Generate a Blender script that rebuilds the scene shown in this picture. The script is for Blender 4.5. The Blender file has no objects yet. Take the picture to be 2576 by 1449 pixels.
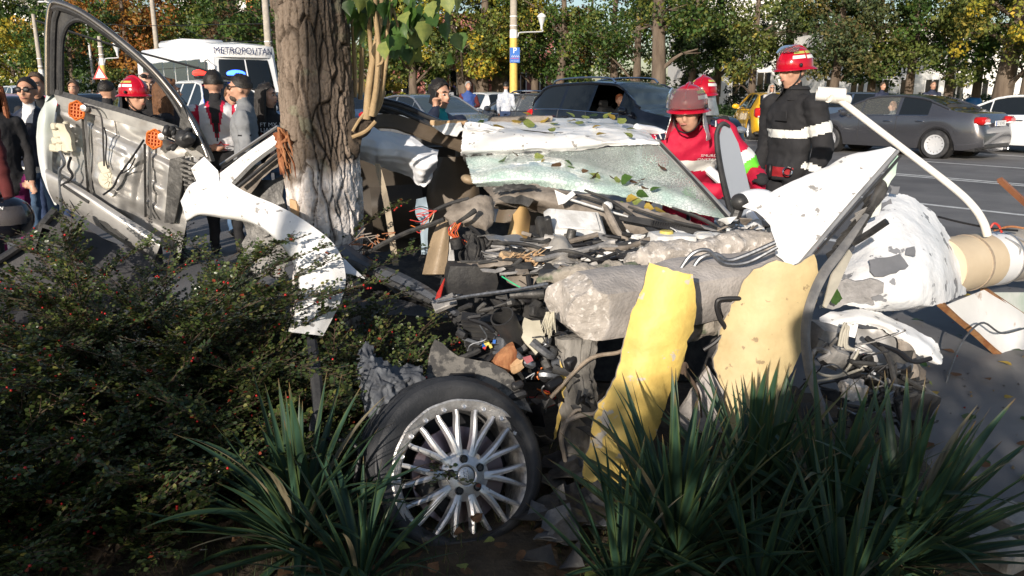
import bpy,bmesh,math,random
import numpy as np
from mathutils import Vector,Matrix,Euler
from mathutils.geometry import delaunay_2d_cdt
rnd = random.Random(7)
RNG = np.random.default_rng(11)
PI = math.pi
S = bpy.context.scene
COL = S.collection
# ------------------------------------------------------------------ camera
CAMH = 1.55; PITCH = math.radians(14.1); HFOV = math.radians(66)
FPX = 1288.0 / math.tan(HFOV / 2)          # focal length in units of the 2576 px wide view
cd = bpy.data.cameras.new('camera'); cam = bpy.data.objects.new('camera', cd); COL.objects.link(cam)
cd.sensor_fit = 'HORIZONTAL'; cd.angle = HFOV; cd.clip_start = 0.05; cd.clip_end = 2000
cam.location = (0,0,CAMH); cam.rotation_euler = (PI / 2 - PITCH,0,0)
S.camera = cam
# ------------------------------------------------------------------ light
SUN_AZ = math.radians(20)      # direction the light travels,clockwise from +Y
SUN_EL = math.radians(17)
W = bpy.data.worlds.new('World'); S.world = W; W.use_nodes = True
nt = W.node_tree; nt.nodes.clear()
sky = nt.nodes.new('ShaderNodeTexSky'); sky.sky_type = 'NISHITA'; sky.sun_disc = False
sky.sun_elevation = SUN_EL; sky.sun_rotation = PI + SUN_AZ; sky.air_density = 1.0; sky.dust_density = 1.2; sky.ozone_density = 1.5
bg = nt.nodes.new('ShaderNodeBackground'); bg.inputs[1].default_value = 0.10
wo = nt.nodes.new('ShaderNodeOutputWorld')
nt.links.new(sky.outputs[0],bg.inputs[0]); nt.links.new(bg.outputs[0],wo.inputs[0])
sl = bpy.data.lights.new('sun', 'SUN'); sl.energy = 4.3; sl.angle = math.radians(0.6); sl.color = (1.0,0.90,0.78)
sun = bpy.data.objects.new('sun', sl); COL.objects.link(sun)
tr = Vector((math.sin(SUN_AZ) * math.cos(SUN_EL),math.cos(SUN_AZ) * math.cos(SUN_EL),-math.sin(SUN_EL)))
sun.rotation_euler = tr.to_track_quat('-Z', 'Y').to_euler()
S.view_settings.view_transform = 'Standard'; S.view_settings.look = 'None'
S.view_settings.exposure = 0.42; S.view_settings.gamma = 1; S.view_settings.use_curve_mapping = False
S.render.engine = 'CYCLES'

# ------------------------------------------------------------------ measuring helpers (view coordinates -> world)
_cp,_sp = math.cos(PITCH),math.sin(PITCH)
def P(x,y,d):
    """world point seen at (x,y) of the 2576 x 1449 view,standing at distance d (metres along +Y)"""
    cx = (x - 1288) / FPX; cy = -(y - 724.5) / FPX
    dy = _cp + cy * _sp; dz = -_sp + cy * _cp
    t = d / dy
    return Vector((cx * t,d,CAMH + dz * t))
def G(x,y,z=0.0):
    """point at height z seen at (x,y)"""
    cx = (x - 1288) / FPX; cy = -(y - 724.5) / FPX
    dy = _cp + cy * _sp; dz = -_sp + cy * _cp
    t = (z - CAMH) / dz
    return Vector((cx * t,dy * t,z))
# road frame: r along the traffic (towards us,right),n across it
RD = Vector((0.6,-0.8,0)); RN = Vector((0.8,0.6,0))
def R2(s,o,z=0.0):
    return RD * s + RN * o + Vector((0,0,z))
HEAD = math.atan2(RD.y,RD.x)

# ------------------------------------------------------------------ noise
def _h(ix,iy,iz,seed):
    n = (ix * 374761393 + iy * 668265263 + iz * 2147483647 + seed * 974634777) & 0xffffffff
    n = ((n ^ (n >> 13)) * 1274126177) & 0xffffffff
    n = ((n ^ (n >> 16)) * 2246822519) & 0xffffffff
    return ((n ^ (n >> 15)) & 0xffff) / 65535.0
def vnoise(p,scale=1.0,seed=0):
    p = np.asarray(p,float) * scale + 1000.0
    i = np.floor(p).astype(np.int64); f = p - i; f = f * f * (3 - 2 * f)
    r = 0
    for a in (0,1):
        for b in (0,1):
            for c in (0,1):
                w = (f[:, 0] if a else 1 - f[:, 0]) * (f[:, 1] if b else 1 - f[:, 1]) * (f[:, 2] if c else 1 - f[:, 2])
                r = r + w * _h(i[:, 0] + a,i[:, 1] + b,i[:, 2] + c,seed)
    return r * 2 - 1
def fbm(p,scale=1.0,seed=0,octs=3):
    r = 0; a = 1.0
    for k in range(octs):
        r = r + a * vnoise(p,scale * 2 ** k,seed + k * 7); a *= 0.5
    return r

# ------------------------------------------------------------------ materials
M = {}
def mat(name,c,c2=None,scale=6.0,rough=0.5,metal=0.0,bump=0.0,bscale=60.0,spec=0.5,trans=0.0,alpha=1.0,ior=1.45,
        coat=0.0,stretch=(1,1,1),lo=0.35,hi=0.65,detail=4.0,emit=0.0,sss=0.0,rough2=None,c3=None,s3=1.0,lo3=.55,hi3=.65):
    m = bpy.data.materials.new(name); m.use_nodes = True; t = m.node_tree; b = t.nodes['Principled BSDF']
    def rgb(v): return tuple(v) + (1,) if len(v) == 3 else tuple(v)
    b.inputs['Base Color'].default_value = rgb(c)
    b.inputs['Roughness'].default_value = rough; b.inputs['Metallic'].default_value = metal
    b.inputs['Specular IOR Level'].default_value = spec; b.inputs['Transmission Weight'].default_value = trans
    b.inputs['Alpha'].default_value = alpha; b.inputs['IOR'].default_value = ior; b.inputs['Coat Weight'].default_value = coat
    if emit:
        b.inputs['Emission Color'].default_value = rgb(c); b.inputs['Emission Strength'].default_value = emit
    if c2 is not None or bump:
        tc = t.nodes.new('ShaderNodeTexCoord'); mp = t.nodes.new('ShaderNodeMapping'); mp.inputs['Scale'].default_value = stretch
        t.links.new(tc.outputs['Object'],mp.inputs['Vector'])
    if c2 is not None:
        n = t.nodes.new('ShaderNodeTexNoise'); n.inputs['Scale'].default_value = scale; n.inputs['Detail'].default_value = detail
        n.inputs['Roughness'].default_value = 0.62
        t.links.new(mp.outputs[0],n.inputs['Vector'])
        cr = t.nodes.new('ShaderNodeValToRGB'); cr.color_ramp.elements[0].position = lo; cr.color_ramp.elements[1].position = hi
        cr.color_ramp.elements[0].color = rgb(c); cr.color_ramp.elements[1].color = rgb(c2)
        t.links.new(n.outputs['Fac'],cr.inputs[0]); out = cr.outputs[0]
        if rough2 is not None:
            mr = t.nodes.new('ShaderNodeMapRange'); mr.inputs[1].default_value = lo; mr.inputs[2].default_value = hi
            mr.inputs[3].default_value = rough; mr.inputs[4].default_value = rough2
            t.links.new(n.outputs['Fac'],mr.inputs[0]); t.links.new(mr.outputs[0],b.inputs['Roughness'])
        if c3 is not None:
            n3 = t.nodes.new('ShaderNodeTexNoise'); n3.inputs['Scale'].default_value = s3; n3.inputs['Detail'].default_value = 5
            t.links.new(mp.outputs[0],n3.inputs['Vector'])
            r3 = t.nodes.new('ShaderNodeMapRange'); r3.inputs[1].default_value = lo3; r3.inputs[2].default_value = hi3
            t.links.new(n3.outputs['Fac'],r3.inputs[0])
            mx = t.nodes.new('ShaderNodeMixRGB'); mx.inputs[2].default_value = rgb(c3)
            t.links.new(r3.outputs[0],mx.inputs[0]); t.links.new(out,mx.inputs[1]); out = mx.outputs[0]
        t.links.new(out,b.inputs['Base Color'])
    if bump:
        n2 = t.nodes.new('ShaderNodeTexNoise'); n2.inputs['Scale'].default_value = bscale; n2.inputs['Detail'].default_value = 4
        t.links.new(mp.outputs[0],n2.inputs['Vector'])
        bp = t.nodes.new('ShaderNodeBump'); bp.inputs['Strength'].default_value = bump; bp.inputs['Distance'].default_value = 0.01
        t.links.new(n2.outputs['Fac'],bp.inputs['Height']); t.links.new(bp.outputs[0],b.inputs['Normal'])
    M[name] = m
    return m
def attr_mat(name,rough=0.5,spec=0.4,transl=0.25,bump=0.0,coat=0.0,metal=0.0):
    """colour from the mesh's own 'tint' attribute (leaves,bark)"""
    m = bpy.data.materials.new(name); m.use_nodes = True; t = m.node_tree; b = t.nodes['Principled BSDF']
    a = t.nodes.new('ShaderNodeAttribute'); a.attribute_name = 'tint'
    t.links.new(a.outputs['Color'],b.inputs['Base Color'])
    b.inputs['Roughness'].default_value = rough; b.inputs['Specular IOR Level'].default_value = spec; b.inputs['Metallic'].default_value = metal
    if transl:
        tb = t.nodes.new('ShaderNodeBsdfTranslucent'); ms = t.nodes.new('ShaderNodeMixShader'); ms.inputs[0].default_value = transl
        t.links.new(a.outputs['Color'],tb.inputs[0]); t.links.new(b.outputs[0],ms.inputs[1]); t.links.new(tb.outputs[0],ms.inputs[2])
        t.links.new(ms.outputs[0],t.nodes['Material Output'].inputs[0])
    if bump:
        tc = t.nodes.new('ShaderNodeTexCoord'); n2 = t.nodes.new('ShaderNodeTexNoise'); n2.inputs['Scale'].default_value = 90; n2.inputs['Detail'].default_value = 5
        t.links.new(tc.outputs['Object'],n2.inputs['Vector'])
        bp = t.nodes.new('ShaderNodeBump'); bp.inputs['Strength'].default_value = bump; bp.inputs['Distance'].default_value = 0.01
        t.links.new(n2.outputs['Fac'],bp.inputs['Height']); t.links.new(bp.outputs[0],b.inputs['Normal'])
    M[name] = m
    return m

# ------------------------------------------------------------------ mesh collection
def cat_rom(a,n):
    """Catmull-Rom resample rows of a (k,...) to n points along axis 0"""
    a = np.asarray(a,float); k = len(a)
    if k == 1: return np.repeat(a,n,0)
    t = np.linspace(0,k - 1,n); i = np.minimum(t.astype(int),k - 2); f = (t - i).reshape((-1,) + (1,) * (a.ndim - 1))
    p1 = a[i]; p2 = a[i + 1]
    p0 = np.where((i > 0).reshape(f.shape),a[np.maximum(i - 1,0)],2 * p1 - p2)
    p3 = np.where((i < k - 2).reshape(f.shape),a[np.minimum(i + 2,k - 1)],2 * p2 - p1)
    return 0.5 * ((2 * p1) + (-p0 + p2) * f + (2 * p0 - 5 * p1 + 4 * p2 - p3) * f ** 2 + (-p0 + 3 * p1 - 3 * p2 + p3) * f ** 3)

class MB:
    def __init__(s): s.v = []; s.f = []; s.m = []
    def add(s,V,F,mi=0,mtx=None):
        o = len(s.v)
        for p in V:
            p = Vector(p)
            s.v.append(mtx @ p if mtx is not None else p)
        for k,f in enumerate(F):
            s.f.append(tuple(i + o for i in f)); s.m.append(mi[k] if isinstance(mi,(list,tuple)) else mi)
        return s
    def box(s,c,size,rot=None,mi=0,taper=1.0,bev=0.0):
        x,y,z = size[0] / 2,size[1] / 2,size[2] / 2
        if bev:
            b = min(bev,x * .9,y * .9,z * .9)
            V = []; F = []
            # 24-vertex chamfered box
            idx = {}
            for sx in (-1,1):
                for sy in (-1,1):
                    for sz in (-1,1):
                        for ax in range(3):
                            p = [sx * x,sy * y,sz * z]
                            for q in range(3):
                                if q != ax: p[q] -= (sx,sy,sz)[q] * b
                            idx[(sx,sy,sz,ax)] = len(V); V.append(p)
            for ax in range(3):
                a1,a2 = (ax + 1) % 3,(ax + 2) % 3
                for sg in (-1,1):
                    q = []
                    for (u,w) in ((-1,-1),(1,-1),(1,1),(-1,1)):
                        k = [0,0,0]; k[ax] = sg; k[a1] = u; k[a2] = w
                        q.append(idx[(k[0],k[1],k[2],ax)])
                    F.append(q if sg > 0 else q[::-1])
                # edges along axis ax
                for u in (-1,1):
                    for w in (-1,1):
                        k0 = [0,0,0]; k0[ax] = -1; k0[a1] = u; k0[a2] = w
                        k1 = list(k0); k1[ax] = 1
                        q = [idx[(*k0,a1)],idx[(*k1,a1)],idx[(*k1,a2)],idx[(*k0,a2)]]
                        F.append(q if u * w < 0 else q[::-1])
            for sx in (-1,1):
                for sy in (-1,1):
                    for sz in (-1,1):
                        q = [idx[(sx,sy,sz,0)],idx[(sx,sy,sz,1)],idx[(sx,sy,sz,2)]]
                        F.append(q if sx * sy * sz > 0 else q[::-1])
        else:
            V = [(-x,-y,-z),(x,-y,-z),(x,y,-z),(-x,y,-z),(-x * taper,-y * taper,z),(x * taper,-y * taper,z),(x * taper,y * taper,z),(-x * taper,y * taper,z)]
            F = [(3,2,1,0),(4,5,6,7),(0,1,5,4),(1,2,6,5),(2,3,7,6),(3,0,4,7)]
        m = Matrix.Translation(Vector(c))
        if rot is not None: m = m @ (rot.to_4x4() if isinstance(rot,Matrix) else Euler(rot).to_matrix().to_4x4())
        return s.add(V,F,mi,m)
    def tube(s,pts,r,n=8,mi=0,smooth_n=0,caps=True,flat=1.0):
        pts = np.array([tuple(p) for p in pts],float); rr = np.atleast_1d(np.array(r,float))
        if len(rr) == 1: rr = np.repeat(rr,len(pts))
        if smooth_n:
            rr = cat_rom(rr.reshape(-1,1),smooth_n)[:, 0]; pts = cat_rom(pts,smooth_n)
        k = len(pts); T = np.gradient(pts,axis=0) if k > 2 else np.repeat((pts[1] - pts[0])[None],2,0)
        T /= np.linalg.norm(T,axis=1)[:, None] + 1e-9
        a = np.array([0,0,1.0]) if abs(T[0][2]) < .9 else np.array([1.0,0,0])
        V = []; F = []
        for i in range(k):
            b = np.cross(T[i],a); b /= np.linalg.norm(b) + 1e-9; a = np.cross(b,T[i])
            for j in range(n):
                th = 2 * PI * j / n
                V.append(pts[i] + rr[i] * (math.cos(th) * b + math.sin(th) * a * flat))
        for i in range(k - 1):
            for j in range(n):
                F.append((i * n + j,i * n + (j + 1) % n,(i + 1) * n + (j + 1) % n,(i + 1) * n + j))
        if caps:
            F.append(tuple(range(n - 1,-1,-1))); F.append(tuple(range((k - 1) * n,k * n)))
        return s.add(V,F,mi)
    def lathe(s,prof,n=24,mtx=None,mi=0,closed=False,a0=0,a1=2 * PI):
        """profile of (radius,height) turned about local Z"""
        full = abs(a1 - a0 - 2 * PI) < 1e-6; V = []; F = []; k = len(prof); nn = n if full else n + 1
        for j in range(nn):
            th = a0 + (a1 - a0) * j / n
            for (r,h) in prof: V.append((r * math.cos(th),r * math.sin(th),h))
        for j in range(n):
            j2 = (j + 1) % nn
            for i in range(k if closed else k - 1):
                i2 = (i + 1) % k
                F.append((j * k + i,j2 * k + i,j2 * k + i2,j * k + i2))
        return s.add(V,F,mi,mtx)
    def ell(s,c,r,n=10,m=7,rot=None,mi=0):
        V = []; F = []
        for i in range(m + 1):
            ph = PI * i / m
            for j in range(n):
                th = 2 * PI * j / n
                V.append((r[0] * math.sin(ph) * math.cos(th),r[1] * math.sin(ph) * math.sin(th),r[2] * math.cos(ph)))
        for i in range(m):
            for j in range(n): F.append((i * n + j,(i + 1) * n + j,(i + 1) * n + (j + 1) % n,i * n + (j + 1) % n))
        mt = Matrix.Translation(Vector(c))
        if rot is not None: mt = mt @ Euler(rot).to_matrix().to_4x4()
        return s.add(V,F,mi,mt)
    def patch(s,rows,nu=16,nv=16,thick=0.004,crump=0.0,cs=6.0,seed=1,jag=0.0,mi=0,raw=False,sharp=False):
        """smooth sheet through a grid of control points; thickness,dents and ragged edges"""
        A = np.array([[tuple(p) for p in r] for r in rows],float)
        A = cat_rom(A,nu); A = np.swapaxes(cat_rom(np.swapaxes(A,0,1),nv),0,1)
        return s.grid(A,thick,crump,cs,seed,jag,mi)
    def grid(s,A,thick=0.004,crump=0.0,cs=6.0,seed=1,jag=0.0,mi=0):
        nu,nv = A.shape[:2]
        du = np.gradient(A,axis=0); dv = np.gradient(A,axis=1)
        N = np.cross(du,dv); N /= np.linalg.norm(N,axis=2)[:, :, None] + 1e-9
        if crump:
            q = A.reshape(-1,3); h = fbm(q,cs,seed,3) + .5 * np.abs(vnoise(q,cs * 2.3,seed + 40))
            A = A + N * (h.reshape(nu,nv,1) * crump)
        if jag:
            B = A.copy()
            for (sl0,sl1) in (((0,slice(None)),(1,slice(None))),((-1,slice(None)),(-2,slice(None))),((slice(None),0),(slice(None),1)),((slice(None),-1),(slice(None),-2))):
                e = A[sl0] - A[sl1]; e /= np.linalg.norm(e,axis=1)[:, None] + 1e-9
                B[sl0] = B[sl0] + e * (RNG.uniform(-1,1,len(e)) * jag)[:, None]
            A = B
        du = np.gradient(A,axis=0); dv = np.gradient(A,axis=1)
        N = np.cross(du,dv); N /= np.linalg.norm(N,axis=2)[:, :, None] + 1e-9
        V = list(A.reshape(-1,3)); F = []
        q = lambda i,j: i * nv + j
        for i in range(nu - 1):
            for j in range(nv - 1): F.append((q(i,j),q(i,j + 1),q(i + 1,j + 1),q(i + 1,j)))
        if thick:
            o = nu * nv; V += list((A - N * thick).reshape(-1,3))
            F += [tuple(o + k for k in f[::-1]) for f in F[:]]
            per = [q(0,j) for j in range(nv)] + [q(i,nv - 1) for i in range(1,nu)] + [q(nu - 1,j) for j in range(nv - 2,-1,-1)] + [q(i,0) for i in range(nu - 2,0,-1)]
            for k in range(len(per)):
                a,b = per[k],per[(k + 1) % len(per)]; F.append((b,a,o + a,o + b))
        return s.add(V,F,mi)
    def sheet(s,pts,res=0.04,thick=0.004,crump=0.0,cs=6.0,seed=1,jag=0.0,bulge=0.0,mi=0,mi2=None,cyl=0.0):
        """flat-ish piece with the given 3-D outline,cut finely,dented,with ragged edges"""
        Q = np.array([tuple(p) for p in pts],float); c = Q.mean(0)
        nrm = np.zeros(3)
        for i in range(len(Q)): nrm += np.cross(Q[i] - c,Q[(i + 1) % len(Q)] - c)
        nrm /= np.linalg.norm(nrm) + 1e-12
        u = Q[1] - Q[0]; u -= nrm * u.dot(nrm); u /= np.linalg.norm(u); w = np.cross(nrm,u)
        o2 = []; oh = []; r = random.Random(seed)
        for i in range(len(Q)):
            a,b = Q[i],Q[(i + 1) % len(Q)]; L = np.linalg.norm(b - a); k = max(1,int(L / res))
            for j in range(k):
                p = a + (b - a) * j / k - c
                if j and jag:
                    e = (b - a) / (L + 1e-9); side = np.cross(e,nrm); q_ = (p + seed)[None]; p = p + side * jag * (1.5 * vnoise(q_,17,seed)[0] + .9 * vnoise(q_,48,seed)[0] + r.uniform(-.25,.25))
                o2.append((p.dot(u),p.dot(w))); oh.append(p.dot(nrm))
        o2 = np.array(o2); oh = np.array(oh)
        lo,hi = o2.min(0),o2.max(0); pin = []
        for x in np.arange(lo[0],hi[0],res):
            for y in np.arange(lo[1],hi[1],res):
                px = x + r.uniform(-.25,.25) * res; py = y + r.uniform(-.25,.25) * res
                ins = False; j = len(o2) - 1
                for i in range(len(o2)):
                    if (o2[i][1] > py) != (o2[j][1] > py) and px < (o2[j][0] - o2[i][0]) * (py - o2[i][1]) / (o2[j][1] - o2[i][1] + 1e-12) + o2[i][0]: ins = not ins
                    j = i
                if ins and np.min((o2[:, 0] - px) ** 2 + (o2[:, 1] - py) ** 2) > (res * .45) ** 2: pin.append((px,py))
        n = len(o2); al = [Vector(p) for p in o2] + [Vector(p) for p in pin]
        vs,es,fs,ov,oe,of = delaunay_2d_cdt(al,[(i,(i + 1) % n) for i in range(n)],[list(range(n))],1,1e-5)
        V2 = np.array([tuple(v) for v in vs]); D = ((V2[:, None] - o2[None]) ** 2).sum(2)
        wgt = 1 / (D ** 1.5 + 1e-9); H = (wgt * oh).sum(1) / wgt.sum(1)
        if bulge:
            dm = np.sqrt(D.min(1)); H = H + bulge * np.sqrt(np.clip(dm / (dm.max() + 1e-9),0,1))
        if cyl:
            ev,ec = np.linalg.eigh(np.cov(o2.T)); sl_ = (V2 - V2.mean(0)) @ ec[:, 0]; H = H + np.sign(cyl) * (np.sqrt(np.maximum(cyl * cyl - sl_ ** 2,1e-5)) - abs(cyl))
        V3 = c + V2[:, :1] * u + V2[:, 1:] * w + H[:, None] * nrm
        if crump: V3 = V3 + nrm * (fbm(V3,cs,seed,3) * crump)[:, None]
        F = [tuple(f) for f in fs]
        V = list(V3)
        if thick:
            k = len(V); V += list(V3 - nrm * thick); cnt = {}
            for f in F:
                for i in range(len(f)):
                    e = (f[i],f[(i + 1) % len(f)]); cnt[e] = 1
            F2 = F + [tuple(k + i for i in f[::-1]) for f in F]
            for (a,b) in cnt:
                if (b,a) not in cnt: F2.append((b,a,k + a,k + b))
            n1 = len(F); F = F2
            if mi2 is not None: return s.add(V,F,[mi] * n1 + [mi2] * (len(F) - n1))
        return s.add(V,F,mi)
    def obj(s,name,m,parent=None,smooth=True,local=False,auto=40, **kw):
        mats = m if isinstance(m,(list,tuple)) else [m]
        me = bpy.data.meshes.new(name); off = Vector((0,0,0)); V = s.v
        if parent is None and not local and V:
            A = np.array([tuple(p) for p in V]); off = Vector(((A[:, 0].min() + A[:, 0].max()) / 2,(A[:, 1].min() + A[:, 1].max()) / 2,A[:, 2].min()))
            V = [p - off for p in V]
        me.from_pydata(V,[],s.f)
        for k in mats: me.materials.append(M[k] if isinstance(k,str) else k)
        if len(mats) > 1: me.polygons.foreach_set('material_index', s.m)
        if smooth:
            me.polygons.foreach_set('use_smooth', [True] * len(me.polygons))
            me.update()
            if auto < 180: me.set_sharp_from_angle(angle=math.radians(auto))
        me.update()
        o = bpy.data.objects.new(name,me); COL.objects.link(o)
        if parent is not None:
            o.parent = parent
            if not local: o.location = -wloc(parent)
        else: o.location = off
        tag(o, **kw)
        return o
def wloc(o):
    l = Vector((0,0,0))
    while o is not None: l += o.location; o = o.parent
    return l
def tag(o,label=None,cat=None,group=None,kind=None):
    if label: o['label'] = label
    if cat: o['category'] = cat
    if group: o['group'] = group
    if kind: o['kind'] = kind
    return o
def thing(name,loc,label,cat,rz=0.0,group=None):
    o = bpy.data.objects.new(name,None); COL.objects.link(o); o.empty_display_size = .1
    o.location = loc; o.rotation_euler = (0,0,rz)
    return tag(o,label,cat,group)
def np_obj(name,V,F,m,parent=None,tint=None,smooth=False,local=False, **kw):
    """big mesh from arrays; F (n,3) or (n,4); tint (nverts,3)"""
    V = np.asarray(V,np.float64); F = np.asarray(F,np.int32); off = np.zeros(3)
    if parent is None and not local:
        off = np.array([(V[:, 0].min() + V[:, 0].max()) / 2,(V[:, 1].min() + V[:, 1].max()) / 2,V[:, 2].min()]); V = V - off
    me = bpy.data.meshes.new(name); me.vertices.add(len(V)); me.vertices.foreach_set('co', V.ravel())
    k = F.shape[1]; me.loops.add(F.size); me.polygons.add(len(F)); me.loops.foreach_set('vertex_index', F.ravel())
    me.polygons.foreach_set('loop_start', np.arange(0,F.size,k)); me.polygons.foreach_set('loop_total', np.full(len(F),k))
    if smooth: me.polygons.foreach_set('use_smooth', np.ones(len(F),bool))
    if tint is not None:
        a = me.color_attributes.new('tint', 'FLOAT_COLOR', 'POINT')
        a.data.foreach_set('color', np.concatenate([tint,np.ones((len(V),1))],1).ravel())
    me.update(); me.validate()
    me.materials.append(M[m] if isinstance(m,str) else m)
    o = bpy.data.objects.new(name,me); COL.objects.link(o)
    if parent is not None:
        o.parent = parent
        if not local: o.location = -wloc(parent)
    else: o.location = off
    return tag(o, **kw)
def copy_tree(o,parent=None):
    c = o.copy(); COL.objects.link(c); c.parent = parent
    for ch in list(o.children): copy_tree(ch,c)
    return c
def text_mb(txt,size=1.0,depth=0.0):
    cu = bpy.data.curves.new('t', 'FONT'); cu.body = txt; cu.size = size; cu.extrude = depth; cu.align_x = 'CENTER'; cu.align_y = 'CENTER'; cu.resolution_u = 3
    o = bpy.data.objects.new('t', cu); me = bpy.data.meshes.new_from_object(o)
    V = [v.co.copy() for v in me.vertices]; F = [tuple(p.vertices) for p in me.polygons]
    bpy.data.objects.remove(o); bpy.data.curves.remove(cu); bpy.data.meshes.remove(me)
    return V,F
def frame_m(origin,xdir,up):
    """matrix whose X is xdir,Y is up-ish,Z is out of the face"""
    x = Vector(xdir).normalized(); y = Vector(up); z = x.cross(y).normalized(); y = z.cross(x)
    m = Matrix((x,y,z)).transposed().to_4x4(); m.translation = Vector(origin)
    return m
def lettering(name,txt,origin,xdir,up,size,m,parent=None,local=False,width=None, **kw):
    V,F = text_mb(txt,size)
    b = MB()
    if width:
        w = max(v.x for v in V) - min(v.x for v in V)
        for v in V: v.x *= width / max(w,1e-6)
    b.add(V,F,0,frame_m(origin,xdir,up))
    return b.obj(name,m,parent,smooth=False,local=local, **kw)
# ------------------------------------------------------------------ palette
mat('asphalt', (.155,.152,.155),(.215,.21,.207),scale=1.3,rough=.85,bump=.5,bscale=260,detail=9,c3=(.125,.123,.126),s3=.35,lo3=.5,hi3=.62)
mat('road_paint', (.72,.72,.70),(.40,.40,.39),scale=9,rough=.7,lo=.5,hi=.72)
mat('kerb', (.36,.34,.31),(.24,.23,.21),scale=7,rough=.85,bump=.5,bscale=90)
mat('soil', (.050,.036,.024),(.090,.068,.045),scale=9,rough=.95,bump=1.0,bscale=45)
mat('grass', (.030,.055,.012),(.075,.095,.022),scale=3,rough=.9,bump=.8,bscale=30)
mat('pavement', (.30,.28,.25),(.20,.185,.165),scale=3,rough=.9,bump=.4,bscale=80)
mat('white_paint', (.84,.85,.87),(.80,.81,.83),scale=3,rough=.22,coat=.4)
mat('white_scuffed', (.84,.84,.84),(.66,.645,.61),scale=5,rough=.28,rough2=.6,lo=.46,hi=.72,detail=9,c3=(.30,.29,.28),s3=22,lo3=.635,hi3=.67,bump=.3,bscale=12)
mat('white_dusty', (.78,.78,.77),(.55,.54,.52),scale=14,rough=.6,bump=.3,bscale=40)
mat('bare_metal', (.52,.51,.50),(.36,.355,.35),scale=7,rough=.38,metal=.75,bump=.1,bscale=16)
mat('silver_panel', (.58,.565,.54),(.38,.37,.36),scale=4.5,rough=.33,metal=.55,c3=(.33,.30,.27),s3=9,lo3=.62,hi3=.8,bump=.12,bscale=10)
mat('primer_green', (.42,.50,.44),(.60,.62,.60),scale=6,rough=.5)
mat('dark_metal', (.048,.047,.046),(.13,.126,.12),scale=12,rough=.5,metal=.5,bump=.4,bscale=40)
mat('engine_grey', (.20,.195,.19),(.42,.40,.38),scale=11,rough=.6,metal=.25,bump=.5,bscale=45)
mat('dusty_brown', (.13,.108,.088),(.30,.26,.22),scale=8,rough=.75,bump=.6,bscale=35)
mat('black_plastic', (.022,.022,.024),(.045,.044,.043),scale=10,rough=.45,bump=.2,bscale=60)
mat('black_dusty', (.018,.018,.019),(.075,.071,.065),scale=13,rough=.65,bump=.3,bscale=60,lo=.42,hi=.75)
mat('rubber', (.020,.021,.024),(.050,.050,.052),scale=9,rough=.62,bump=.2,bscale=120)
mat('beige_leather', (.36,.27,.175),(.29,.215,.135),scale=5,rough=.5,bump=.25,bscale=70)
mat('beige_cloth', (.42,.35,.26),(.35,.29,.21),scale=8,rough=.9,bump=.3,bscale=140)
mat('airbag', (.80,.81,.84),(.72,.73,.76),scale=4,rough=.85,bump=.5,bscale=14)
mat('concrete', (.46,.425,.40),(.27,.25,.235),scale=6,rough=.9,bump=.5,bscale=70,detail=8)
mat('concrete_broken', (.50,.455,.41),(.31,.28,.25),scale=17,rough=.95,bump=1.0,bscale=38,detail=8,c3=(.62,.58,.54),s3=45,lo3=.56,hi3=.64)
mat('yellow_paint', (.80,.58,.16),(.58,.38,.10),scale=6,rough=.55,lo=.42,hi=.75,detail=9,bump=.8,bscale=16,c3=(.55,.49,.41),s3=10,lo3=.615,hi3=.635)
mat('cream_paint', (.60,.47,.25),(.42,.32,.165),scale=5,rough=.6,lo=.42,hi=.78,detail=9,bump=.6,bscale=16,c3=(.30,.22,.12),s3=26,lo3=.64,hi3=.68)
mat('rust', (.23,.085,.030),(.36,.20,.09),scale=15,rough=.85,bump=.5,bscale=60)
mat('rusty_white', (.80,.80,.80),(.72,.72,.71),scale=3,rough=.5,c3=(.34,.17,.07),s3=7,lo3=.64,hi3=.72)
mat('wood_red', (.24,.075,.03),(.42,.20,.09),scale=22,rough=.85,bump=.8,bscale=50,stretch=(1,1,.15))
mat('wood_pale', (.62,.44,.26),(.48,.30,.16),scale=16,rough=.85,bump=.6,bscale=50,stretch=(1,1,.2))
mat('cable_steel', (.26,.27,.29),(.14,.145,.155),scale=60,rough=.45,metal=.8)
mat('wire_red', (.50,.04,.03),rough=.5)
mat('wire_orange', (.62,.16,.03),rough=.5)
mat('wire_green', (.05,.55,.25),rough=.5)
mat('wire_white', (.75,.75,.76),rough=.5)
mat('orange_plastic', (.75,.20,.035),(.62,.15,.03),scale=12,rough=.5)
mat('cream_plastic', (.62,.58,.46),(.52,.48,.37),scale=10,rough=.55,bump=.2,bscale=40)
mat('alloy', (.80,.80,.81),(.66,.66,.67),scale=20,rough=.34,metal=.6,c3=(.28,.27,.26),s3=70,lo3=.62,hi3=.74)
mat('rim_lip', (.74,.73,.72),(.50,.48,.46),scale=28,rough=.42,metal=.5,bump=.5,bscale=120)
mat('brake_disc', (.30,.21,.18),(.22,.17,.20),scale=6,rough=.35,metal=.8)
mat('twig', (.055,.036,.026),(.10,.066,.044),scale=20,rough=.8)
mat('sprout_bark', (.40,.29,.16),(.32,.22,.115),scale=14,rough=.75,bump=.3,bscale=60)
mat('berry', (.52,.02,.02),(.35,.012,.012),scale=30,rough=.3)
mat('tree_bark', (.085,.062,.046),(.16,.125,.095),scale=5,rough=.95,bump=1.0,bscale=18,stretch=(1,1,.2))
mat('pole_concrete', (.42,.38,.33),(.33,.30,.26),scale=6,rough=.85,bump=.2,bscale=60)
mat('pole_yellow', (.72,.50,.12),(.62,.42,.11),scale=6,rough=.6)
mat('sign_blue', (.012,.12,.46),rough=.4)
mat('sign_white', (.82,.82,.82),rough=.45)
mat('sign_red', (.62,.03,.03),rough=.4)
mat('sign_navy', (.02,.05,.20),rough=.5)
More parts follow.
